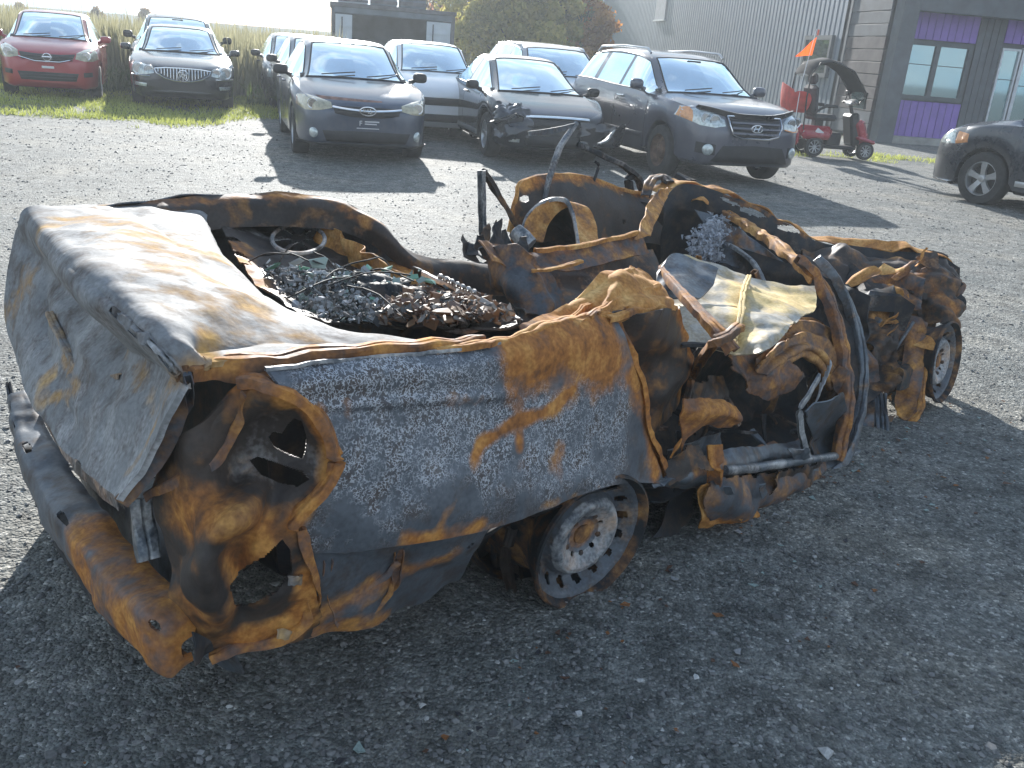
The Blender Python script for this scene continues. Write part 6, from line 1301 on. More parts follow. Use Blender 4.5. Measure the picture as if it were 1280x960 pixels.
# ---- wheels ---------------------------------------------------------------------------------------
def burnt_wheel(c, rad, axis_yaw, tilt, w=.17, lean=0):
    """bare pressed steel rim whose tyre has burnt away; local y is the axle, -y faces outward"""
    root = bpy.data.objects.new('wheel', bpy.data.meshes.new('wheel')); mb = MB()
    mb.lathe([(rad, -.5 * w), (rad * 1.0, -.44 * w), (rad * .93, -.40 * w), (rad * .90, -.2 * w), (rad * .80, .0), (rad * .80, .2 * w), (rad * .90, .5 * w), (rad * .92, .9 * w), (rad * 1.0, w), (rad * .985, w * 1.03), (rad * .89, .92 * w), (rad * .87, .5 * w), (rad * .77, .22 * w), (rad * .77, .02 * w), (rad * .87, -.18 * w), (rad * .90, -.36 * w), (rad * .97, -.52 * w)], 72, 'y', closed=True)
    me = mb; o = mb.build('wheel', BM['dark'], wreck, 60); maskless(o, (.42, .05, 0))
    # disc face with a ring of round holes
    n = 144; rr = [.905, .86, .80, .765, .73, .695, .66, .63, .60, .565, .53, .47, .42, .30, .24, .20, .14, .12]
    yy = [-.30, -.28, -.20, -.155, -.12, -.10, -.10, -.12, -.17, -.24, -.29, -.30, -.27, -.20, -.17, -.16, -.16, .02]
    r_f = np.linspace(.905, .13, 66); y_f = np.interp(-r_f, [-x for x in rr], yy) * w * 1.25
    T = np.linspace(0, 2 * math.pi, n + 1); G = np.stack([np.outer(r_f, np.cos(T)) * rad, np.repeat(y_f[:, None], n + 1, 1), np.outer(r_f, np.sin(T)) * rad], -1)
    C = (G[:-1, :-1] + G[1:, 1:]) / 2; hl = np.zeros(C.shape[:2], bool)
    for k in range(16):
        a = 2 * math.pi * k / 16 + .1; hl |= (C[..., 0] - math.cos(a) * rad * .745) ** 2 + (C[..., 2] - math.sin(a) * rad * .745) ** 2 < (rad * .066) ** 2
    for k in range(5):
        a = 2 * math.pi * k / 5 + .4; hl |= (C[..., 0] - math.cos(a) * rad * .30) ** 2 + (C[..., 2] - math.sin(a) * rad * .30) ** 2 < (rad * .035) ** 2
    G = G + .0012 * fbm(G * 30, 2)[..., None]
    d = sheet('rim_disc', G, BM['panel'], .005, None, hl, 0, o, 50, base=(.20, .35, 0)); me2 = d.data
    a_ = me2.color_attributes['mask']; co = np.zeros(len(me2.vertices) * 3, 'f'); me2.vertices.foreach_get('co', co); co = co.reshape(-1, 3); r_ = np.hypot(co[:, 0], co[:, 2]) / rad
    cc = np.ones((len(r_), 4), 'f'); cc[:, 0] = np.where(r_ < .22, .5, np.where(r_ < .5, .34, .22)); cc[:, 1] = np.where((r_ > .28) & (r_ < .58), .55, .12); cc[:, 2] = 0; a_.data.foreach_set('color', cc.ravel())
    h = MB(); h.lathe([(rad * .15, .02), (rad * .145, -.03), (rad * .14, -.045), (.001, -.047)], 24, 'y'); maskless(h.build('hub', BM['brown'], o, 50), (.3, 0, 0))
    for k in range(5):
        a = 2 * math.pi * k / 5 + 1.0; h = MB(); h.lathe([(.010, 0), (.010, -.028), (.005, -.032), (.001, -.032)], 6, 'y', (math.cos(a) * rad * .30, -.02, math.sin(a) * rad * .30)); maskless(h.build('wheel_nut', BM['brown'], o), (.2, 0, 0))
    h = MB(); h.lathe([(rad * .78, .03), (rad * .80, .06), (rad * .80, .13), (.02, .14)], 40, 'y'); maskless(h.build('brake_drum', BM['dark'], o, 50), (0, 0, 0))
    o.location = c; o.rotation_euler = (tilt, lean, axis_yaw); return o
bpy_c = V_(738, 678, .06)
burnt_wheel((bpy_c[0] - .055, bpy_c[1] + .03, .208), .220, R(-7), R(5), .19)
fcw = V_(1177, 452, .02)
burnt_wheel((fcw[0] - .03, fcw[1] + .05, fcw[2]), .205, R(1), R(-7))
bar('tyre_bead_wire', [V_(620, 655, .25), V_(618, 700, .28), V_(640, 745, .26), V_(680, 765, .22)], .02, .02, BM['dark'], 24, .004, 2, chan=False, base=(.3, 0, 0))
mb = MB(); mb.lathe([(.20, .02), (.205, .10), (.205, .26), (.19, .30), (.18, .28), (.185, .05)], 48, 'y', closed=True); o = mb.build('inner_drum', BM['dark'], wreck, 50); maskless(o, (.3, 0, 0)); o.location = (bpy_c[0] - .12, .20, .20); o.rotation_euler = (R(-6), 0, R(-16))
ribbon('mud_flap', [V_(845, 600, .12), V_(835, 640, .10), V_(815, 672, .08)], [V_(868, 606, .10), V_(862, 650, .08), V_(852, 668, .06)], BM['dark'], 20, 6, .015, 8, 4)

# ---- collapsed rear pillar and roof flap ------------------------------------------------------------
fl = [
    [V_(648, 408, .16), V_(680, 392, .20), V_(712, 374, .24), V_(745, 352, .28), V_(775, 338, .30), V_(800, 331, .32)],
    [V_(655, 418, .13), V_(690, 402, .15), V_(725, 386, .19), V_(765, 360, .22), V_(800, 345, .24), V_(822, 342, .26)],
    [V_(668, 424, .10), V_(705, 408, .11), V_(742, 398, .12), V_(778, 385, .14), V_(812, 368, .18), V_(832, 362, .20)],
    [V_(700, 420, .09), V_(730, 405, .09), V_(757, 398, .10), V_(785, 396, .10), V_(818, 388, .13), V_(846, 386, .16)]]
G = surf(fl, 120, 70)
for pl, w_, d_ in (([V_(712, 374, .24), V_(760, 352, .25), V_(822, 345, .26)], .02, .022), ([V_(742, 398, .12), V_(770, 365, .2), V_(790, 335, .31)], .02, -.025), ([V_(680, 404, .14), V_(740, 378, .18), V_(820, 372, .18)], .016, .018), ([V_(700, 412, .10), V_(760, 392, .12), V_(835, 380, .16)], .012, -.016)): G = crease(G, pl, w_, d_)
G = crumple(G, .016, 4.5, 23); G = crumple(G, .004, 14, 24)
sheet('roof_flap', G, BM['rust2'], .005, [(0, [V_(700, 390, .2), V_(800, 350, .25)], .12, .8), (1, [V_(800, 345, .26)], .05, .5)], sm_=45)
fd = [
    [V_(762, 396, .11), V_(790, 392, .10), V_(820, 386, .13), V_(846, 386, .16)],
    [V_(778, 425, .16), V_(805, 418, .12), V_(838, 412, .13), V_(858, 420, .17)],
    [V_(795, 465, .18), V_(820, 455, .14), V_(848, 455, .14), V_(862, 462, .2)],
    [V_(806, 510, .16), V_(825, 500, .13), V_(845, 492, .15), V_(856, 490, .2)],
    [V_(812, 545, .10), V_(822, 535, .12), V_(836, 522, .15), V_(846, 512, .2)]]
G = crumple(surf(fd, 50, 70), .022, 6, 25); sheet('folded_pillar', G, BM['brown'], .005, [(0, [V_(846, 388, .16), V_(860, 440, .18), V_(850, 500, .2)], .04, .7), (2, [V_(800, 440, .15)], .05, .3)], base=(.12, 0, 0))
for k, (a, b, c, w_) in enumerate((((735, 398, .10), (780, 370, .18), (824, 358, .20), .02), ((760, 398, .10), (800, 388, .11), (845, 384, .15), .022), ((705, 408, .10), (745, 372, .22), (770, 342, .28), .015))):
    bar('sheet_fold', [V_(*a), V_(*b), V_(*c)], w_, .016, BM['rust2'], 24, .006, 30 + k, base=(.3, .15, 0))
bar('torn_edge', [V_(770, 396, .13), V_(790, 440, .07), V_(805, 492, .05), V_(810, 540, .04), V_(826, 575, .04), V_(832, 600, .05)], [.012, .02, .02, .03, .03], .018, BM['rust'], 50, .007, 9, base=(.5, 0, 0))

# ---- cabin: rear bulkhead, cross beam, hoop, posts -----------------------------------------------------
bk = [[W_(605, 318, .80), W_(660, 322, .76), W_(720, 325, .74), W_(770, 318, .74), W_(815, 312, .72)],
      [W_(625, 360, .68), W_(680, 360, .66), W_(740, 352, .66), W_(790, 345, .64), W_(830, 345, .62)],
      [W_(655, 398, .66), W_(700, 392, .62), W_(740, 380, .60), W_(790, 375, .56), W_(835, 385, .50)]]
sheet('rear_bulkhead', crumple(surf(bk, 70, 36), .018, 6, 26), BM['brown'], .005, [(1, [W_(720, 350, .66)], .2, .3)], base=(.12, .1, 0))
ribbon('cross_beam', [W_(596, 303, .86), W_(630, 305, .84), W_(668, 312, .82), W_(720, 308, .82), W_(765, 299, .82), W_(798, 291, .84)], [W_(612, 330, .80), W_(640, 334, .78), W_(680, 338, .76), W_(728, 336, .75), W_(775, 326, .75), W_(812, 316, .76)], BM['rust'], 90, 12, .02, 8, 27, .006, base=(.15, .1, 0))
bar('beam_edge', [W_(668, 313, .825), W_(720, 308, .825), W_(765, 299, .825), W_(798, 291, .845)], .02, .016, BM['rust2'], 30, .005, 2, base=(.3, .2, 0))
bar('beam_flange', [W_(665, 338, .78), W_(690, 336, .79), W_(727, 327, .80)], .02, .01, BM['rust2'], 20, .005, 5, base=(.3, .1, 0))
ribbon('twisted_strap', [W_(795, 298, .83), W_(803, 275, .88), W_(812, 252, .93), W_(828, 236, .97)], [W_(812, 296, .82), W_(819, 277, .86), W_(828, 258, .90), W_(838, 234, .94)], BM['rust2'], 40, 10, .012, 9, 28, .006, base=(.1, .4, 0))
ribbon('torn_flap', [W_(600, 306, .84), W_(632, 310, .84), W_(665, 318, .82)], [W_(645, 372, .66), W_(665, 400, .62), W_(712, 392, .62)], BM['rust'], 50, 26, .05, 4.5, 29, .005, base=(.05, 0, 0), mid=[W_(612, 345, .72), W_(645, 355, .74), W_(692, 352, .72)])
# jagged blackened fragments on the far sill
g_ = np.random.default_rng(12)
for k in range(11):
    a = W_(578 + 6.5 * k, 322 - (k % 4) * 6 - (10 if k in (5, 6) else 0), .74 + .02 * (k % 3)); d = g_.normal(size=3) * .03
    ribbon('charred_shard', [a, a + np.array([.03, .02, .05]) + d * .5], [a + np.array([.07, -.02, -.03]), a + np.array([.05, .02, .06]) + d], BM['dark'] if k % 3 else BM['brown'], 10, 5, .015, 16, k, .004)
# hoop over the wheel tub
hoop = [W_(650, 296, .74), W_(657, 275, .80), W_(672, 257, .86), W_(692, 249, .89), W_(708, 252, .89), W_(717, 270, .84), W_(721, 295, .78), W_(724, 312, .74)]
ribbon('arched_hoop', hoop, [np.array(p) + np.array([.10, -.05, -.025]) for p in hoop], BM['rust2'], 60, 8, .008, 8, 31, .006, base=(.2, .25, 0))
bar('hoop_rim', hoop, .012, .02, BM['blue'], 50, .003, 3, base=(.2, .4, 0))
G = crumple(surf([[np.array(h_) + np.array([.06, .02, -.02]) for h_ in hoop], [W_(655, 305, .60), W_(665, 300, .60), W_(680, 300, .60), W_(695, 302, .6), W_(703, 305, .6), W_(712, 306, .6), W_(718, 308, .6), W_(722, 314, .6)]], 40, 16), .01, 8, 32)
sheet('wheel_tub', G, BM['dark'], .004, base=(.1, .15, 0))
mb = MB(); mb.lathe([(.001, -.05), (.035, -.045), (.04, 0), (.035, .05), (.02, .055)], 20, 'y'); o = mb.build('belt_reel', BM['blue'], wreck, 50); maskless(o, (0, .5, 0)); q_ = W_(654, 298, .76); o.location = q_; o.rotation_euler = (.6, .3, .5)
# far door skin
fdr = [[V_(640, 262, 1.62), V_(652, 228, 1.66), V_(690, 219, 1.68), V_(735, 222, 1.68), V_(775, 236, 1.68), V_(808, 242, 1.68), V_(840, 246, 1.66)],
       [V_(637, 285, 1.62), V_(655, 255, 1.62), V_(700, 250, 1.60), V_(740, 252, 1.58), V_(780, 262, 1.58), V_(815, 268, 1.6), V_(845, 275, 1.6)],
       [V_(640, 312, 1.60), V_(665, 305, 1.56), V_(705, 300, 1.54), V_(750, 300, 1.52), V_(785, 302, 1.52), V_(820, 305, 1.52), V_(850, 310, 1.5)]]
G = surf(fdr, 110, 46); C = (G[:-1, :-1] + G[1:, 1:]) / 2; PX, PY = pix(C); hl = ((PX - 654) / 6.5) ** 2 + ((PY - 249) / 4.) ** 2 < 1
for (a, b, c, d) in ((779, 277, 2.2, 2), (765, 297, 2, 3), (737, 297, 5, 1.3), (778, 243, 1.5, 1)): hl |= ((PX - a) / c) ** 2 + ((PY - b) / d) ** 2 < 1
G = crumple(G, .012, 4, 33)
sheet('far_door', G, BM['brown'], .005, [(0, [V_(650, 230, 1.66), V_(735, 223, 1.68), V_(840, 246, 1.66)], .05, .7), (0, [V_(640, 262, 1.62), V_(640, 300, 1.6)], .06, .6), (0, [V_(760, 300, 1.5)], .06, .3)], hl)
bar('door_top_edge', [V_(636, 290, 1.62), V_(645, 250, 1.63), V_(652, 229, 1.66), V_(690, 219, 1.68), V_(735, 222, 1.68), V_(775, 236, 1.68), V_(808, 243, 1.68)], .02, .02, BM['rust2'], 60, .004, 7, base=(.2, 0, 0))
# posts and window frames that still stand
bar('window_post', [V_(604, 302, 1.62), V_(603, 260, 1.62), V_(602, 213, 1.63)], .036, .022, BM['blue'], 20, .002, 1, base=(0, .35, 0))
bar('window_post', [V_(604, 213, 1.63), V_(622, 242, 1.62), V_(640, 272, 1.58), V_(655, 300, 1.54)], [.03, .045, .055, .06], .022, BM['brown'], 24, .004, 2, base=(.15, 0, 0))
bar('window_frame', [V_(680, 248, 1.60), V_(688, 218, 1.60), V_(698, 188, 1.60), V_(712, 165, 1.60), V_(721, 153, 1.60)], [.02, .03, .03, .026, .02], .016, BM['blue'], 34, .003, 3, base=(0, .4, 0))
ribbon('window_frame_sliver', [V_(660, 164, 1.60), V_(690, 160, 1.60), V_(720, 153, 1.60)], [V_(661, 170, 1.60), V_(690, 167, 1.60), V_(714, 160, 1.60)], BM['blue'], 24, 4, .004, 10, 34, .006, base=(.1, .5, 0))
bar('door_pillar', [V_(722, 180, 1.62), V_(748, 192, 1.64), V_(775, 205, 1.66), V_(795, 220, 1.68), V_(806, 242, 1.68)], [.015, .03, .04, .045, .05], .025, BM['dark'], 34, .004, 4, base=(.1, .2, 0))
bar('bent_trim', [V_(748, 180, 1.66), V_(758, 175, 1.68), V_(768, 163, 1.70)], [.02, .02, .006], .008, BM['blue'], 14, .002, 5, base=(0, .4, 0))
bar('door_pillar', [V_(788, 240, 1.70), V_(786, 225, 1.7), V_(790, 218, 1.7)], .05, .02, BM['dark'], 10, .002, 6)
bar('window_frame', [V_(740, 232, 1.66), V_(748, 208, 1.66), V_(744, 202, 1.66)], .012, .012, BM['dark'], 12, .002, 8)

# ---- cabin floor, tunnel and sills ---------------------------------------------------------------------
cf_ = [[(.5, .10, .16), (1.2, .05, .12), (2.0, .08, .13), (2.7, .15, .2), (3.2, .35, .3)], [(.5, .7, .20), (1.2, .7, .17), (2.0, .7, .17), (2.7, .6, .25), (3.15, .6, .34)], [(.5, 1.2, .22), (1.2, 1.2, .2), (2.0, 1.15, .2), (2.6, 1.0, .3), (3.05, .9, .38)], [(.5, 1.62, .32), (1.2, 1.62, .3), (2.0, 1.6, .32), (2.5, 1.45, .4), (2.9, 1.2, .45)]]
sheet('cabin_floor', crumple(surf([[np.array(p) for p in r] for r in cf_], 80, 50), .04, 3, 35), BM['dark'], .006, base=(.12, 0, 0))
fs = [[(1.0, 1.70, .42), (1.5, 1.72, .66), (1.8, 1.72, .80), (2.2, 1.70, .80), (2.7, 1.5, .72)], [(1.0, 1.68, .22), (1.5, 1.70, .2), (1.8, 1.70, .2), (2.2, 1.66, .2), (2.75, 1.42, .22)]]
sheet('far_sill', crumple(surf([[np.array(p) for p in r] for r in fs], 60, 20), .02, 4, 36), BM['dark'], .005, base=(.2, 0, 0))
# seats burnt back to frames and springs
for k, (u0, v0) in enumerate(((1.55, 1.15), (1.75, .62))):
    for s_ in (-.2, .2): bar('seat_frame', [(u0 - .45, v0 + s_, .28), (u0 - .1, v0 + s_ * .9, .34), (u0, v0 + s_ * .9, .50), (u0 - .12, v0 + s_ * .7, .72)], .03, .025, BM['brown'], 20, .004, k, base=(.3, 0, 0))
    for j in range(5): bar('seat_spring', [(u0 - .4 + .08 * j, v0 - .2, .34), (u0 - .38 + .08 * j, v0, .31), (u0 - .4 + .08 * j, v0 + .2, .34)], .008, .008, BM['dark'], 10, .003, j, chan=False)
ribbon('seat_back_shell', [W_(885, 300, .62), W_(905, 305, .64), W_(935, 325, .60), W_(955, 345, .54)], [W_(868, 345, .50), W_(900, 350, .50), W_(935, 360, .46), W_(955, 375, .44)], BM['dark'], 40, 14, .02, 6, 37, .008, base=(.05, .3, 0))
bar('seat_back_rim', [W_(898, 302, .66), W_(918, 310, .65), W_(938, 325, .61), W_(952, 345, .55), W_(958, 362, .50)], .02, .02, BM['blue'], 30, .003, 4, base=(0, .4, 0))
# flaky white ash hanging on the cross tube
def ash_mass():
    bm = bmesh.new(); g = np.random.default_rng(3); V = []; Fc = []
    pl = np.array([W_(905, 273, .74), W_(892, 290, .72), W_(880, 305, .68), W_(884, 322, .62)])
    L = crline(pl, 60)
    for k in range(1500):
        c = L[g.integers(60)] + g.normal(size=3) * np.array([.035, .035, .03]); s = .004 + .006 * g.random(); b0 = len(V)
        d = g.normal(size=(5, 3)) * s; V += (c + d).tolist(); Fc += [(b0, b0 + 1, b0 + 2), (b0 + 2, b0 + 3, b0), (b0 + 1, b0 + 4, b0 + 3), (b0 + 4, b0 + 2, b0 + 3)]
    o = mesh('flaky_ash', V, Fc, plain('white_ash', (.42, .44, .48), .95, 0, .35, 40), wreck); o['kind'] = 'stuff'
ash_mass()
# bundle of scorched wires and dash remains
g_ = np.random.default_rng(15)
for k in range(16):
    a = W_(815 + 5 * k, 285 + g_.normal() * 12, .60); b = W_(850 + 6 * k, 300 + g_.normal() * 14, .52); bar('charred_wire', [a, (a + b) / 2 + g_.normal(size=3) * .06, b], .009, .009, BM['dark' if k % 3 else 'blue'], 14, .006, k, chan=False, base=(.1, .2, 0))
G = crumple(surf([[W_(815, 262, .70), W_(850, 275, .68), W_(880, 285, .62)], [W_(820, 290, .58), W_(850, 305, .52), W_(880, 315, .50)]], 50, 30), .08, 7, 38); sheet('melted_dash', G, BM['dark'], .012, base=(0, .12, 0))

# ---- fallen roof skin (pale, yellowed) -------------------------------------------------------------------
rf = [
    [W_(826, 330, .78), W_(852, 318, .78), W_(878, 326, .76), W_(915, 340, .72), W_(955, 352, .69), W_(990, 360, .67), W_(1017, 361, .655)],
    [W_(828, 352, .75), W_(858, 345, .75), W_(885, 350, .73), W_(918, 365, .72), W_(955, 378, .70), W_(990, 383, .68), W_(1020, 385, .65)],
    [W_(832, 385, .71), W_(862, 385, .71), W_(892, 390, .70), W_(920, 398, .70), W_(950, 405, .70), W_(978, 405, .69), W_(1002, 398, .67)],
    [W_(842, 412, .69), W_(868, 412, .69), W_(895, 416, .68), W_(918, 422, .68), W_(940, 425, .69), W_(962, 422, .70), W_(985, 412, .69)],
    [W_(850, 430, .67), W_(872, 430, .66), W_(898, 434, .65), W_(915, 440, .65), W_(935, 442, .66), W_(952, 440, .68), W_(970, 430, .68)]]
G = surf(rf, 110, 80); G = crumple(G, .014, 4, 39); G = crumple(G, .004, 14, 40)
sheet('roof_skin', G, BM['yellow'], .005, [(1, [W_(860, 400, .7), W_(880, 350, .74)], .22, .95), (1, [W_(945, 400, .7)], .08, .7), (0, [W_(960, 375, .7), W_(1010, 375, .66)], .16, .62), (0, [W_(925, 425, .68), W_(920, 350, .72)], .05, .7), (0, [W_(870, 325, .77)], .06, .45)], sm_=60)
bar('roof_crease', [W_(936, 346, .725), W_(928, 370, .735), W_(926, 395, .72), W_(918, 425, .69)], .02, .022, BM['yellow'], 30, .004, 3, base=(.45, .1, 0))
ribbon('visor_panel', [W_(822, 340, .80), W_(838, 320, .83), W_(860, 323, .82), W_(895, 340, .78)], [W_(818, 372, .74), W_(840, 374, .745), W_(872, 374, .74), W_(892, 356, .76)], BM['blue'], 40, 16, .012, 6, 41, .008, base=(0, .35, 0))
bar('fallen_bar', [W_(826, 336, .80), W_(850, 365, .79), W_(876, 392, .78), (W_(900, 418, .76)), W_(916, 440, .72)], [.022, .03, .035, .045, .05], .028, BM['rust'], 40, .004, 6, base=(.25, 0, 0))
bar('fallen_bar', [W_(924, 408, .79), W_(910, 418, .79), W_(888, 434, .76), V_(868, 465, .18), V_(858, 500, .16), V_(852, 530, .12)], [.035, .03, .022, .018], .024, BM['brown'], 44, .005, 7, base=(.35, 0, 0))
bar('roof_edge', [W_(850, 432, .665), W_(875, 430, .66), W_(905, 436, .65)], .02, .012, BM['dark'], 16, .003, 8)

# ---- far wing, dashboard rail and scuttle ----------------------------------------------------------------------
tl = [U_(815, 240, 2.25), U_(835, 222, 2.35), U_(862, 226, 2.45), U_(895, 236, 2.55), U_(930, 250, 2.68), U_(962, 268, 2.8), U_(985, 282, 2.9), U_(1012, 295, 3.0), U_(1045, 298, 3.1), U_(1085, 302, 3.2), U_(1125, 306, 3.3), U_(1158, 312, 3.38), U_(1180, 325, 3.42)]
tl2 = [dn(p, -.03, -.10, -.02) for p in tl]
ribbon('far_wing_top', tl, tl2, BM['rust2'], 130, 8, .018, 7, 42, .006, base=(.35, .15, 0))
G = surf([tl2, [dn(p, -.03, -.03, -.09) for p in tl2], [dn(p, .0, -.02, -.20) for p in tl2], [dn(p, .02, -.02, -.34) for p in tl2]], 130, 40); C = (G[:-1, :-1] + G[1:, 1:]) / 2; PX, PY = pix(C)
hl = np.zeros(C.shape[:2], bool)
for (a, b, c, d, sl) in ((940, 266, 16, 4.5, .35), (912, 252, 12, 2.5, .45), (986, 287, 15, 4.5, .22), (1020, 300, 8, 1.5, .1)): hl |= ((PX - a) / c) ** 2 + ((PY - b - sl * (PX - a)) / d) ** 2 < 1
sheet('far_wing_inner', crumple(G, .018, 5, 43), BM['dark'], .005, [(0, [tl2[3], tl2[6]], .06, .5), (1, [dn(tl2[5], 0, 0, -.15), dn(tl2[7], 0, 0, -.15)], .10, .35)], hl, base=(.12, 0, 0))
bar('scuttle_rail', [W_(842, 243, .86), W_(870, 250, .84), W_(900, 262, .80), W_(935, 282, .76), W_(965, 302, .74), W_(995, 325, .72), W_(1020, 350, .68)], [.05, .05, .05, .06, .06, .05], .035, BM['rust2'], 70, .01, 9, base=(.1, .1, 0))
bar('scuttle_rail', [W_(850, 222, .90), W_(862, 235, .86), W_(880, 250, .84), W_(905, 262, .80)], [.02, .05, .05, .03], .03, BM['brown'], 30, .01, 10, base=(.3, 0, 0))
bar('bent_bracket', [W_(806, 246, .86), W_(812, 228, .92), W_(826, 220, .94), W_(838, 228, .92)], .05, .02, BM['brown'], 20, .006, 11, base=(.2, 0, 0))
bar('bent_bracket', [W_(846, 218, .95), W_(856, 224, .93), W_(866, 228, .92)], .06, .03, BM['dark'], 14, .006, 12)
ribbon('wing_flap', [W_(852, 240, .87), W_(872, 243, .86), W_(885, 252, .84)], [W_(858, 247, .85), W_(872, 251, .85), W_(886, 254, .84)], BM['rust2'], 14, 5, .015, 14, 44, .004, base=(.3, .3, 0))
sc = [[U_(868, 262, 2.3), U_(905, 275, 2.4), U_(940, 298, 2.5), U_(975, 325, 2.55), U_(1010, 352, 2.6)], [U_(890, 300, 2.35), U_(925, 310, 2.45), U_(955, 330, 2.5), U_(985, 352, 2.55), U_(1010, 378, 2.6)], [U_(900, 330, 2.3), U_(935, 345, 2.4), U_(965, 360, 2.45), U_(990, 380, 2.5), U_(1010, 400, 2.5)]]
sheet('scuttle_panel', crumple(surf(sc, 70, 34), .03, 6, 45), BM['blue'], .006, [(0, [U_(915, 290, 2.4), U_(985, 350, 2.5)], .08, .5), (0, [U_(950, 350, 2.4)], .1, .5)], base=(.1, .1, 0))
# bonnet remains behind the rail, up to the nose
bn = [[dn(tl2[6], 0, .0, -.06), dn(tl2[8], 0, .0, -.06), dn(tl2[10], 0, .0, -.06), dn(tl2[12], -.02, .0, -.05)],
      [U_(1000, 320, 2.75), U_(1050, 320, 2.95), U_(1105, 322, 3.1), U_(1165, 335, 3.25)],
      [U_(1005, 350, 2.55), U_(1055, 345, 2.8), U_(1105, 345, 2.95), U_(1160, 350, 3.1)],
      [U_(1010, 385, 2.4), U_(1060, 375, 2.6), U_(1110, 370, 2.75), U_(1160, 375, 2.9)]]
sheet('bonnet_remains', crumple(surf(bn, 80, 60), .045, 6, 46), BM['brown'], .006, [(1, [U_(1040, 322, 2.9)], .12, .3)], base=(.15, 0, 0), ragged=3)

# ---- big curved door aperture frame, near side -----------------------------------------------------------------------
arc_in = [W_(998, 322, .80), V_(1020, 345, .30), V_(1040, 385, .20), V_(1052, 430, .12), V_(1058, 480, .05), V_(1056, 530, .0), V_(1046, 575, -.02)]
bar('door_frame', arc_in, [.03, .055, .06, .06, .055, .045], .04, BM['rust'], 70, .007, 14, base=(.25, .05, 0), twist=.5)
arc_out = [V_(1022, 322, .34), V_(1045, 350, .26), V_(1064, 392, .18), V_(1076, 440, .10), V_(1078, 490, .04), V_(1068, 540, -.01), V_(1052, 578, -.03), V_(1030, 600, -.03)]
bar('door_frame', arc_out, [.03, .04, .045, .045, .04, .03], .04, BM['blue'], 80, .006, 15, base=(.15, .1, 0), twist=-.4)
G = crumple(surf([arc_in[1:], [(np.array(a) + np.array(b)) / 2 + np.array([.0, .04, 0]) for a, b in zip(arc_in[1:], arc_out[1:7])], arc_out[1:7]], 70, 12), .012, 7, 47); sheet('door_frame_web', G, BM['dark'], .004, base=(.25, .05, 0))
bar('weather_strip', [V_(1024, 470, .03), V_(1012, 492, .01), V_(1000, 512, .0), V_(1003, 545, -.01), V_(1012, 580, -.02)], .012, .03, BM['blue'], 30, .004, 4, base=(.1, .6, 0))
ribbon('kinked_panel', [V_(1003, 512, -.01), V_(1030, 498, -.01), V_(1052, 490, .0)], [V_(1015, 588, -.03), V_(1040, 588, -.03), V_(1060, 560, -.02)], BM['blue'], 34, 34, .02, 5, 48, .006, base=(.15, .1, 0), mid=[V_(1012, 548, .05), V_(1035, 545, .06), V_(1060, 532, .02)])
for k in range(5): bar('silver_sliver', [V_(1018 + 4 * k, 508 - 9 * k, .02), V_(1024 + 3.5 * k, 492 - 9 * k, .03), V_(1026 + 3 * k, 478 - 7 * k, .04)], [.004, .010, .004], .006, BM['blue'], 12, .002, k, base=(.1, .9, 0))
# crumpled rear door skin, striped folds
cd_ = [
    [V_(948, 442, .22), V_(972, 418, .26), V_(1000, 398, .28), V_(1025, 402, .26), V_(1042, 420, .22)],
    [V_(945, 455, .16), V_(970, 430, .18), V_(1000, 412, .20), V_(1030, 420, .18), V_(1048, 445, .14)],
    [V_(955, 468, .14), V_(978, 448, .14), V_(1005, 434, .14), V_(1030, 445, .12), V_(1046, 475, .08)],
    [V_(962, 462, .16), V_(985, 452, .16), V_(1005, 446, .16), V_(1022, 458, .14), V_(1036, 488, .10)]]
G = surf(cd_, 80, 50); nrm = normals(G); G = G + nrm * (.010 * np.sin(np.linspace(0, 26, G.shape[0]))[:, None, None]); sheet('crumpled_door_skin', crumple(G, .016, 7, 49), BM['rust2'], .005, [(1, [V_(980, 440, .18)], .05, .5), (2, [V_(1020, 430, .2)], .05, .4)])
tt = [[V_(908, 440, .24), V_(940, 436, .24), V_(965, 440, .20), V_(985, 450, .16)], [V_(905, 462, .18), V_(935, 462, .18), V_(965, 462, .14), V_(990, 458, .14)], [V_(925, 475, .16), V_(945, 482, .15), V_(968, 482, .13), V_(1000, 462, .12)], [V_(940, 495, .15), V_(955, 502, .14), V_(968, 500, .13), V_(985, 480, .13)]]
sheet('torn_door_edge', crumple(surf(tt, 60, 40), .022, 8, 50), BM['rust'], .005, ragged=4, base=(.2, 0, 0))
# curled flap low on the near side
cfp = [[V_(853, 498, .02), V_(880, 497, .02), V_(905, 501, .02), V_(922, 510, .03)], [V_(854, 515, .0), V_(880, 512, -.01), V_(905, 515, -.01), V_(926, 524, .0)], [V_(853, 540, .02), V_(873, 528, .0), V_(895, 522, .0), V_(918, 529, .03)], [V_(850, 568, .04), V_(856, 550, .03), V_(870, 538, .03), V_(880, 535, .04)]]
sheet('curled_flap', crumple(surf(cfp, 60, 40), .014, 8, 51), BM['rust'], .005, base=(.35, 0, 0))
bar('bright_torn_tip', [V_(838, 572, .01), V_(845, 560, .0), V_(852, 548, .0)], [.004, .015, .004], .006, BM['rust2'], 10, .002, 3, base=(.6, 0, 0))
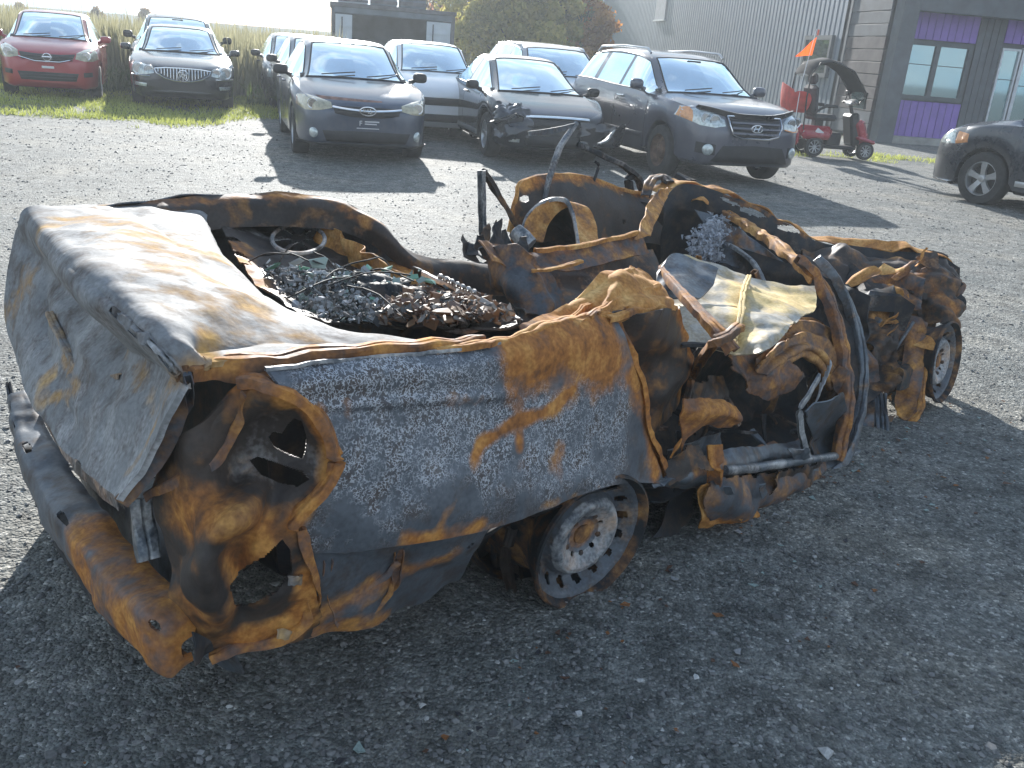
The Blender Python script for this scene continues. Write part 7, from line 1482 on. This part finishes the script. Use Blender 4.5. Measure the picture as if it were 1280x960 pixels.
# sill and lower body
s1 = [[V_(822, 600, .03), V_(850, 583, .03), V_(900, 565, .04), V_(950, 560, .05), V_(1000, 552, .05)], [V_(820, 606, .0), V_(860, 598, .0), V_(905, 582, .0), V_(955, 575, .01), V_(1005, 568, .01)], [V_(830, 608, .05), V_(870, 603, .05), V_(910, 594, .04), V_(960, 585, .04), V_(1010, 578, .04)]]
sheet('sill_top', crumple(surf(s1, 90, 20), .02, 7, 52), BM['blue'], .006, [(0, [V_(870, 590, .0), V_(900, 580, 0)], .04, .5)], base=(.15, .1, 0))
bar('sill_tube', [V_(905, 588, -.02), V_(940, 585, -.02), V_(980, 579, -.02), V_(1015, 574, -.02), V_(1075, 566, -.01)], .035, .035, BM['blue'], 40, .003, 5, chan=False, base=(.05, .3, 0))
s2 = [[V_(878, 600, .0), V_(930, 592, .0), V_(985, 584, .0), V_(1040, 572, .0)], [V_(880, 628, -.04), V_(930, 622, -.04), V_(980, 610, -.04), V_(1035, 590, -.03)], [V_(884, 648, -.02), V_(930, 645, -.03), V_(975, 630, -.03), V_(1028, 602, -.03)], [V_(876, 662, .04), V_(920, 652, .03), V_(968, 636, .02), V_(1020, 606, .01)]]
G = crumple(surf(s2, 100, 40), .024, 7, 53); sheet('sill_outer', G, BM['rust'], .006, [(0, [V_(880, 655, 0), V_(930, 655, 0), V_(960, 638, 0)], .05, .95), (1, [V_(950, 620, -.03), V_(900, 610, 0)], .05, .4), (2, [V_(960, 620, 0)], .06, .5)], base=(.05, 0, 0), ragged=2)
ribbon('sill_tear', [V_(878, 608, -.02), V_(876, 640, -.02), V_(876, 663, -.01)], [V_(908, 600, -.03), V_(915, 640, -.03), V_(906, 652, -.03)], BM['rust2'], 30, 12, .02, 9, 54, .005, base=(.35, 0, 0))
ribbon('sill_tear', [V_(905, 625, -.04), V_(918, 645, -.05), V_(936, 661, -.04)], [V_(935, 618, -.04), V_(945, 640, -.04), V_(940, 660, -.04)], BM['rust2'], 24, 10, .02, 10, 55, .005, base=(.55, 0, 0))
bar('sill_strap', [V_(893, 556, -.0), V_(895, 580, -.03), V_(893, 605, -.03)], .05, .015, BM['rust'], 14, .005, 3, base=(.4, 0, 0))
for k, (x, y) in enumerate(((905, 615), (915, 628), (948, 610))): ribbon('torn_tab', [V_(x, y - 6, -.06), V_(x + 8, y - 8, -.07)], [V_(x + 2, y + 12, -.05), V_(x + 9, y + 8, -.05)], BM['blue'], 10, 8, .012, 16, 60 + k, .004, base=(.3, .3, 0))
ribbon('torn_tab', [V_(985, 562, -.03), V_(1010, 560, -.04)], [V_(995, 576, -.03), V_(1012, 572, -.03)], BM['blue'], 12, 8, .012, 14, 66, .004, base=(0, .7, 0))
ribbon('near_floor_edge', [V_(830, 560, .08), V_(870, 548, .08), V_(900, 540, .10)], [V_(835, 590, .10), V_(870, 580, .10), V_(905, 570, .10)], BM['blue'], 30, 10, .02, 8, 67, .005, base=(.1, .3, 0))
# inner door pillar hanging in the aperture
bar('inner_brace', [V_(972, 455, .30), V_(962, 500, .30), V_(945, 545, .26), V_(932, 570, .22)], .06, .03, BM['brown'], 30, .006, 7, base=(.15, 0, 0))
ribbon('inner_panel', [V_(870, 455, .40), V_(930, 470, .45), V_(1000, 470, .45), V_(1045, 460, .4)], [V_(860, 560, .35), V_(920, 565, .4), V_(985, 560, .4), V_(1040, 560, .3)], BM['dark'], 50, 26, .04, 4, 68, .005, base=(.10, 0, 0))
g_ = np.random.default_rng(21)
for k in range(12):
    a = V_(835 + 15 * k, 520 + 20 * g_.random(), .12 + .2 * g_.random()); bar('bent_scrap', [a, a + g_.normal(size=3) * .06, a + g_.normal(size=3) * .10], [.03, .02, .01], .010, BM[['brown', 'blue', 'dark'][k % 3]], 12, .005, k, base=(.2, .2, 0))

# ---- crushed nose ---------------------------------------------------------------------------------------------------------
ns = [
    [U_(1140, 330, 3.05), U_(1165, 320, 3.15), U_(1185, 322, 3.25), U_(1195, 335, 3.3)],
    [U_(1145, 355, 2.98), U_(1170, 345, 3.05), U_(1192, 352, 3.12), U_(1203, 372, 3.18)],
    [U_(1142, 385, 2.92), U_(1168, 380, 2.95), U_(1192, 385, 3.0), U_(1204, 395, 3.08)],
    [U_(1148, 405, 2.88), U_(1170, 405, 2.90), U_(1190, 405, 2.94), U_(1203, 412, 3.02)]]
sheet('front_wing', crumple(surf(ns, 60, 60), .035, 8, 70), BM['brown'], .006, [(0, [U_(1150, 350, 3.0), U_(1190, 395, 3.0)], .08, .45), (1, [U_(1170, 360, 3.0)], .08, .3)], base=(.2, .05, 0), ragged=3)
nn = [
    [U_(1058, 352, 2.7), U_(1085, 340, 2.85), U_(1110, 342, 2.9), U_(1140, 335, 3.0), U_(1160, 332, 3.05)],
    [U_(1062, 375, 2.62), U_(1088, 362, 2.72), U_(1112, 365, 2.78), U_(1135, 360, 2.86), U_(1155, 360, 2.9)],
    [U_(1070, 395, 2.60), U_(1092, 392, 2.64), U_(1110, 398, 2.68), U_(1130, 392, 2.74), U_(1150, 392, 2.8)]]
sheet('crushed_front_panel', crumple(surf(nn, 80, 50), .06, 8, 71), BM['rust'], .005, [(1, [U_(1075, 348, 2.75)], .05, .7)], base=(.1, 0, 0), ragged=3)
g_ = np.random.default_rng(31)
def shard(px, py, u, dx, dy, w, mat, k, base=(.2, .1, 0)):
    a = U_(px, py, u); b = U_(px + dx, py + dy, u + .02 * g_.normal()); s = np.array([.02, -.01, .02]) * w; ribbon('torn_metal', [a - s, (a + b) / 2 - s * 1.5 + g_.normal(size=3) * .012, b - s * .3], [a + s, (a + b) / 2 + s * 1.3 + g_.normal(size=3) * .012, b + s * .3], mat, 16, 6, .014, 14, k, .004, base=base)
for k, (px, py, u, dx, dy, w, m_) in enumerate([
    (1062, 352, 2.66, 36, -14, 1.4, 'rust2'), (1070, 372, 2.62, 50, 18, 1.2, 'brown'), (1085, 420, 2.55, 36, -28, 1.2, 'rust2'), (1078, 432, 2.5, 44, -24, 1.3, 'rust2'), (1072, 408, 2.52, 30, -6, 1.1, 'blue'), (1105, 360, 2.75, 22, 14, 1.2, 'rust2'),
    (1120, 342, 2.85, 30, -12, 1.2, 'rust'), (1128, 372, 2.78, -10, 26, 1.1, 'rust2'), (1146, 325, 3.0, 12, -14, 1.0, 'rust2'), (1150, 318, 3.05, 22, 18, 1.0, 'brown'), (1180, 345, 3.1, 22, 12, 1.0, 'dark'), (1196, 372, 3.1, 10, 18, .9, 'dark'),
    (1112, 385, 2.72, 20, 34, 1.3, 'rust'), (1095, 400, 2.6, 8, 40, 1.4, 'dark'), (1130, 402, 2.7, 24, 10, 1.5, 'rust'), (1140, 420, 2.66, 30, 16, 1.2, 'rust2'), (1185, 352, 3.12, 12, 26, 1.2, 'rust'), (1100, 335, 2.8, 30, 4, 1, 'rust2')]):
    shard(px, py, u, dx, dy, w, BM[m_], 80 + k)
bar('strut_rod', [U_(1142, 402, 2.62), U_(1125, 428, 2.56), U_(1106, 458, 2.5)], .016, .016, BM['blue'], 16, .001, 3, chan=False, base=(0, .2, 0))
bar('strut_end', [U_(1098, 452, 2.5), U_(1108, 460, 2.5), U_(1114, 458, 2.5)], .02, .02, BM['blue'], 10, .002, 4, chan=False, base=(0, .3, 0))
lw1 = [[U_(1130, 410, 2.62), U_(1150, 415, 2.66), U_(1168, 425, 2.7)], [U_(1128, 450, 2.58), U_(1142, 455, 2.58), U_(1155, 455, 2.62)], [U_(1118, 500, 2.5), U_(1132, 512, 2.5), U_(1148, 500, 2.55)], [U_(1120, 520, 2.45), U_(1135, 527, 2.45), U_(1148, 515, 2.5)]]
sheet('hanging_inner_wing', crumple(surf(lw1, 36, 60), .03, 8, 100), BM['rust'], .005, base=(.2, 0, 0), ragged=2)
bar('inner_wing_edge', [U_(1168, 424, 2.7), U_(1156, 460, 2.62), U_(1152, 495, 2.56), U_(1146, 520, 2.5), U_(1130, 528, 2.45)], .03, .02, BM['rust2'], 30, .008, 5, base=(.2, 0, 0))
lw2 = [[U_(1078, 395, 2.5), U_(1100, 400, 2.55), U_(1125, 405, 2.6)], [U_(1082, 440, 2.4), U_(1100, 445, 2.45), U_(1122, 450, 2.5)], [U_(1078, 490, 2.3), U_(1100, 495, 2.35), U_(1118, 500, 2.4)]]
sheet('inner_firewall', crumple(surf(lw2, 60, 60), .05, 9, 101), BM['brown'], .005, base=(.18, 0, 0), ragged=4)
ribbon('lower_wing_scrap', [U_(1075, 430, 2.35), U_(1095, 455, 2.38), U_(1102, 490, 2.36)], [U_(1072, 500, 2.25), U_(1088, 508, 2.3), U_(1108, 515, 2.36)], BM['rust'], 30, 24, .03, 8, 102, .005, base=(.1, .1, 0))
ribbon('hanging_strip', [U_(1078, 490, 2.3), U_(1070, 530, 2.2), U_(1068, 548, 2.16)], [U_(1092, 488, 2.32), U_(1092, 535, 2.22), U_(1080, 560, 2.15)], BM['blue'], 24, 10, .012, 7, 103, .005, base=(.3, .05, 0))
hsg = surf([[U_(1090, 495, 2.32), U_(1100, 492, 2.34), U_(1108, 492, 2.36)], [U_(1092, 545, 2.22), U_(1103, 545, 2.24), U_(1111, 542, 2.25)], [U_(1093, 592, 2.14), U_(1106, 592, 2.15), U_(1117, 588, 2.16)]], 36, 40)
hsg = hsg + normals(hsg) * (.008 * np.sign(np.sin(np.linspace(0, 19, 37))))[None, :, None]; sheet('hanging_corrugated_strip', crumple(hsg, .006, 6, 104), BM['blue'], .004, base=(.05, .0, 0))
bar('arch_tube', [U_(1062, 562, 2.1), U_(1078, 566, 2.1), U_(1092, 560, 2.12)], .03, .03, BM['blue'], 12, .003, 5, chan=False, base=(0, .2, 0))
# far front corner and underside mass so the nose is solid from any side
fm = [[np.array(tl[9]) + [0, 0, -.02], np.array(tl[11]), np.array(tl[12])], [U_(1120, 340, 3.35) + [0, 0, -.25], U_(1180, 350, 3.35) + [0, 0, -.2], U_(1190, 350, 3.3) + [0, 0, -.1]], [np.array([3.15, .7, .15]), np.array([3.3, .45, .15]), np.array([3.25, .2, .18])]]
sheet('front_end', crumple(surf(fm, 40, 30), .04, 6, 105), BM['brown'], .005, base=(.2, 0, 0))
bar('engine_block', [(2.5, .35, .38), (2.8, .6, .40), (3.0, .85, .42)], .42, .30, BM['dark'], 24, .05, 8, base=(.2, .1, 0))
bar('subframe', [(2.4, .1, .2), (2.8, .15, .18), (3.15, .3, .2)], .12, .09, BM['dark'], 24, .02, 9, base=(.3, 0, 0))

db = [[(2.05, .12, .16), (2.2, .6, .18), (2.35, 1.1, .22), (2.4, 1.45, .3)], [(2.1, .14, .40), (2.25, .6, .42), (2.4, 1.1, .48), (2.45, 1.45, .5)], [(2.2, .18, .60), (2.32, .55, .62), (2.42, 1.0, .64), (2.5, 1.4, .66)]]
sheet('bulkhead_sun_blocker', crumple(surf([[np.array(p) for p in r] for r in db], 60, 30), .03, 5, 110), BM['dark'], .006, base=(.12, .05, 0))  # sheet added across the cabin to block sun from the near ground
lr = [[(.95, .45, .50), (1.4, .45, .46), (1.9, .42, .42)], [(.95, .8, .58), (1.4, .8, .54), (1.95, .75, .5)], [(1.0, 1.15, .6), (1.45, 1.15, .55), (1.95, 1.05, .5)]]
sheet('seat_sun_blocker', crumple(surf([[np.array(p) for p in r] for r in lr], 50, 40), .06, 5, 111), BM['dark'], .01, base=(.12, .08, 0))  # mass added at seat height, keeps the wreck's cast shadow closed

ic = [[(.75, .25, .55), (1.1, .28, .58), (1.5, .25, .52), (1.9, .22, .5)], [(.75, .34, .34), (1.1, .36, .36), (1.5, .35, .34), (1.9, .32, .34)], [(.75, .28, .15), (1.1, .3, .14), (1.5, .28, .14), (1.9, .25, .16)]]
sheet('tunnel_sun_blocker', crumple(surf([[np.array(p) for p in r] for r in ic], 60, 24), .03, 5, 112), BM['dark'], .006, base=(.14, .05, 0))  # upright sheet added to stop sun patches beside the near sill

# more torn skin hanging in the door opening and along the sill
for k, (A, B, m_, am) in enumerate([
    ([V_(858, 452, .2), V_(880, 470, .22), V_(905, 466, .24)], [V_(856, 500, .2), V_(876, 520, .2), V_(900, 505, .22)], 'brown', .03),
    ([V_(1005, 470, .2), V_(1028, 458, .18), V_(1048, 470, .14)], [V_(1010, 520, .2), V_(1030, 505, .16), V_(1050, 510, .12)], 'brown', .03),
    ([V_(826, 575, .05), V_(850, 560, .02), V_(878, 556, .01)], [V_(832, 606, .03), V_(856, 596, .0), V_(884, 586, -.01)], 'brown', .02),
    ([V_(930, 560, .08), V_(965, 556, .08), V_(1000, 548, .06)], [V_(935, 576, .03), V_(965, 572, .03), V_(1004, 566, .02)], 'rust', .02),
    ([V_(1048, 452, .08), V_(1062, 470, .05), V_(1070, 500, .02)], [V_(1036, 470, .10), V_(1046, 500, .06), V_(1056, 540, .02)], 'rust', .02),
    ([V_(955, 590, -.02), V_(990, 583, -.03), V_(1030, 575, -.03)], [V_(960, 625, -.03), V_(995, 612, -.03), V_(1032, 596, -.03)], 'brown', .02),
    ([U_(1066, 400, 2.52), U_(1090, 382, 2.6), U_(1118, 376, 2.7)], [U_(1072, 425, 2.46), U_(1098, 415, 2.52), U_(1125, 402, 2.6)], 'rust2', .03),
    ([U_(1110, 410, 2.62), U_(1135, 400, 2.7), U_(1162, 402, 2.8)], [U_(1108, 440, 2.55), U_(1128, 436, 2.6), U_(1150, 428, 2.7)], 'rust', .03),
    ([U_(1078, 520, 2.3), U_(1098, 512, 2.34), U_(1125, 516, 2.4)], [U_(1082, 545, 2.25), U_(1100, 540, 2.28), U_(1118, 530, 2.35)], 'brown', .02)]):
    ribbon('torn_skin', A, B, BM[m_], 44, 20, am, 9, 120 + k, .004, rag=3, base=(.15, .05, 0))

# flakes of rust, ash and glass shed on the gravel round the wreck
g_ = np.random.default_rng(77); V = []; Fc = []; Cc = []
for k in range(420):
    t = g_.random(); side = g_.random()
    p = np.array([-1.3 + 4.6 * t, (-.05 - .55 * g_.random() ** 2) if side < .75 else 1.8 + .5 * g_.random(), 0])
    if side > .92: p = np.array([-1.25 - .35 * g_.random() ** 2, 1.7 * g_.random(), 0])
    wx = WO[0] + p[0] * WU[0] + p[1] * WV[0]; wy = WO[1] + p[0] * WU[1] + p[1] * WV[1]; p[2] = float(ground_z(np.array(wx), np.array(wy))) + .003
    s_ = .003 + .010 * g_.random() ** 3; q4 = np.array([[-1, -.6, 0], [1, -.7, .2], [.8, .7, 0], [-.7, .8, .3]]) * s_ * (1 + .4 * g_.normal(size=(4, 1))); a = g_.random() * 6.28; c_, s2 = math.cos(a), math.sin(a)
    q4 = np.stack([q4[:, 0] * c_ - q4[:, 1] * s2, q4[:, 0] * s2 + q4[:, 1] * c_, q4[:, 2] + abs(g_.normal()) * s_ * .3], 1) + p; b0 = len(V); V += q4.tolist() + (q4 - [0, 0, .002]).tolist()
    Fc += [(b0, b0 + 1, b0 + 2, b0 + 3), (b0 + 7, b0 + 6, b0 + 5, b0 + 4)] + [(b0 + i, b0 + 4 + i, b0 + 4 + (i + 1) % 4, b0 + (i + 1) % 4) for i in range(4)]
    c = [(.22, .09, .03), (.10, .05, .03), (.30, .30, .30), (.04, .04, .045), (.25, .32, .30)][int(g_.integers(5))]; Cc += [(*c, 1)] * 8
me = bpy.data.meshes.new('shed_flakes'); me.from_pydata(V, [], Fc); me.update(); me.materials.append(bpy.data.materials['loose_stone']); a_ = me.color_attributes.new('mask', 'FLOAT_COLOR', 'POINT'); a_.data.foreach_set('color', np.array(Cc, 'f').ravel())
o = bpy.data.objects.new('shed_flakes', me); COL.objects.link(o); o.location = wreck.location; o.rotation_euler = wreck.rotation_euler; tag(o, 'flakes of rust, ash and glass scattered on the gravel round the burnt car', kind='stuff')

# smashed corner and drooping bumper skin of the black saloon
cg_ = [[(-.42, -.80, .80), (-.30, -.62, .80), (-.18, -.46, .74), (-.10, -.34, .70)], [(-.30, -.88, .66), (-.06, -.72, .64), (.03, -.52, .62), (.02, -.36, .60)], [(-.16, -.90, .50), (.02, -.74, .50), (.06, -.54, .50), (.05, -.36, .50)], [(-.10, -.92, .36), (.04, -.74, .34), (.06, -.55, .36), (.05, -.38, .38)]]
sheet('crumpled_wing', crumple(surf([[np.array(p) for p in r] for r in cg_], 60, 50), .075, 5, 130), P_['black'], .006, ragged=4, parent=civ_root)
cg_ = [[(.02, .30, .62), (.09, .55, .64), (.10, .80, .62), (-.02, 1.02, .66)], [(.05, .30, .48), (.12, .55, .46), (.12, .80, .44), (.02, 1.00, .52)], [(.05, .32, .34), (.10, .55, .30), (.10, .78, .28), (.02, .92, .34)]]
sheet('hanging_bumper', crumple(surf([[np.array(p) for p in r] for r in cg_], 60, 40), .04, 5, 131), P_['black'], .006, ragged=3, parent=civ_root)
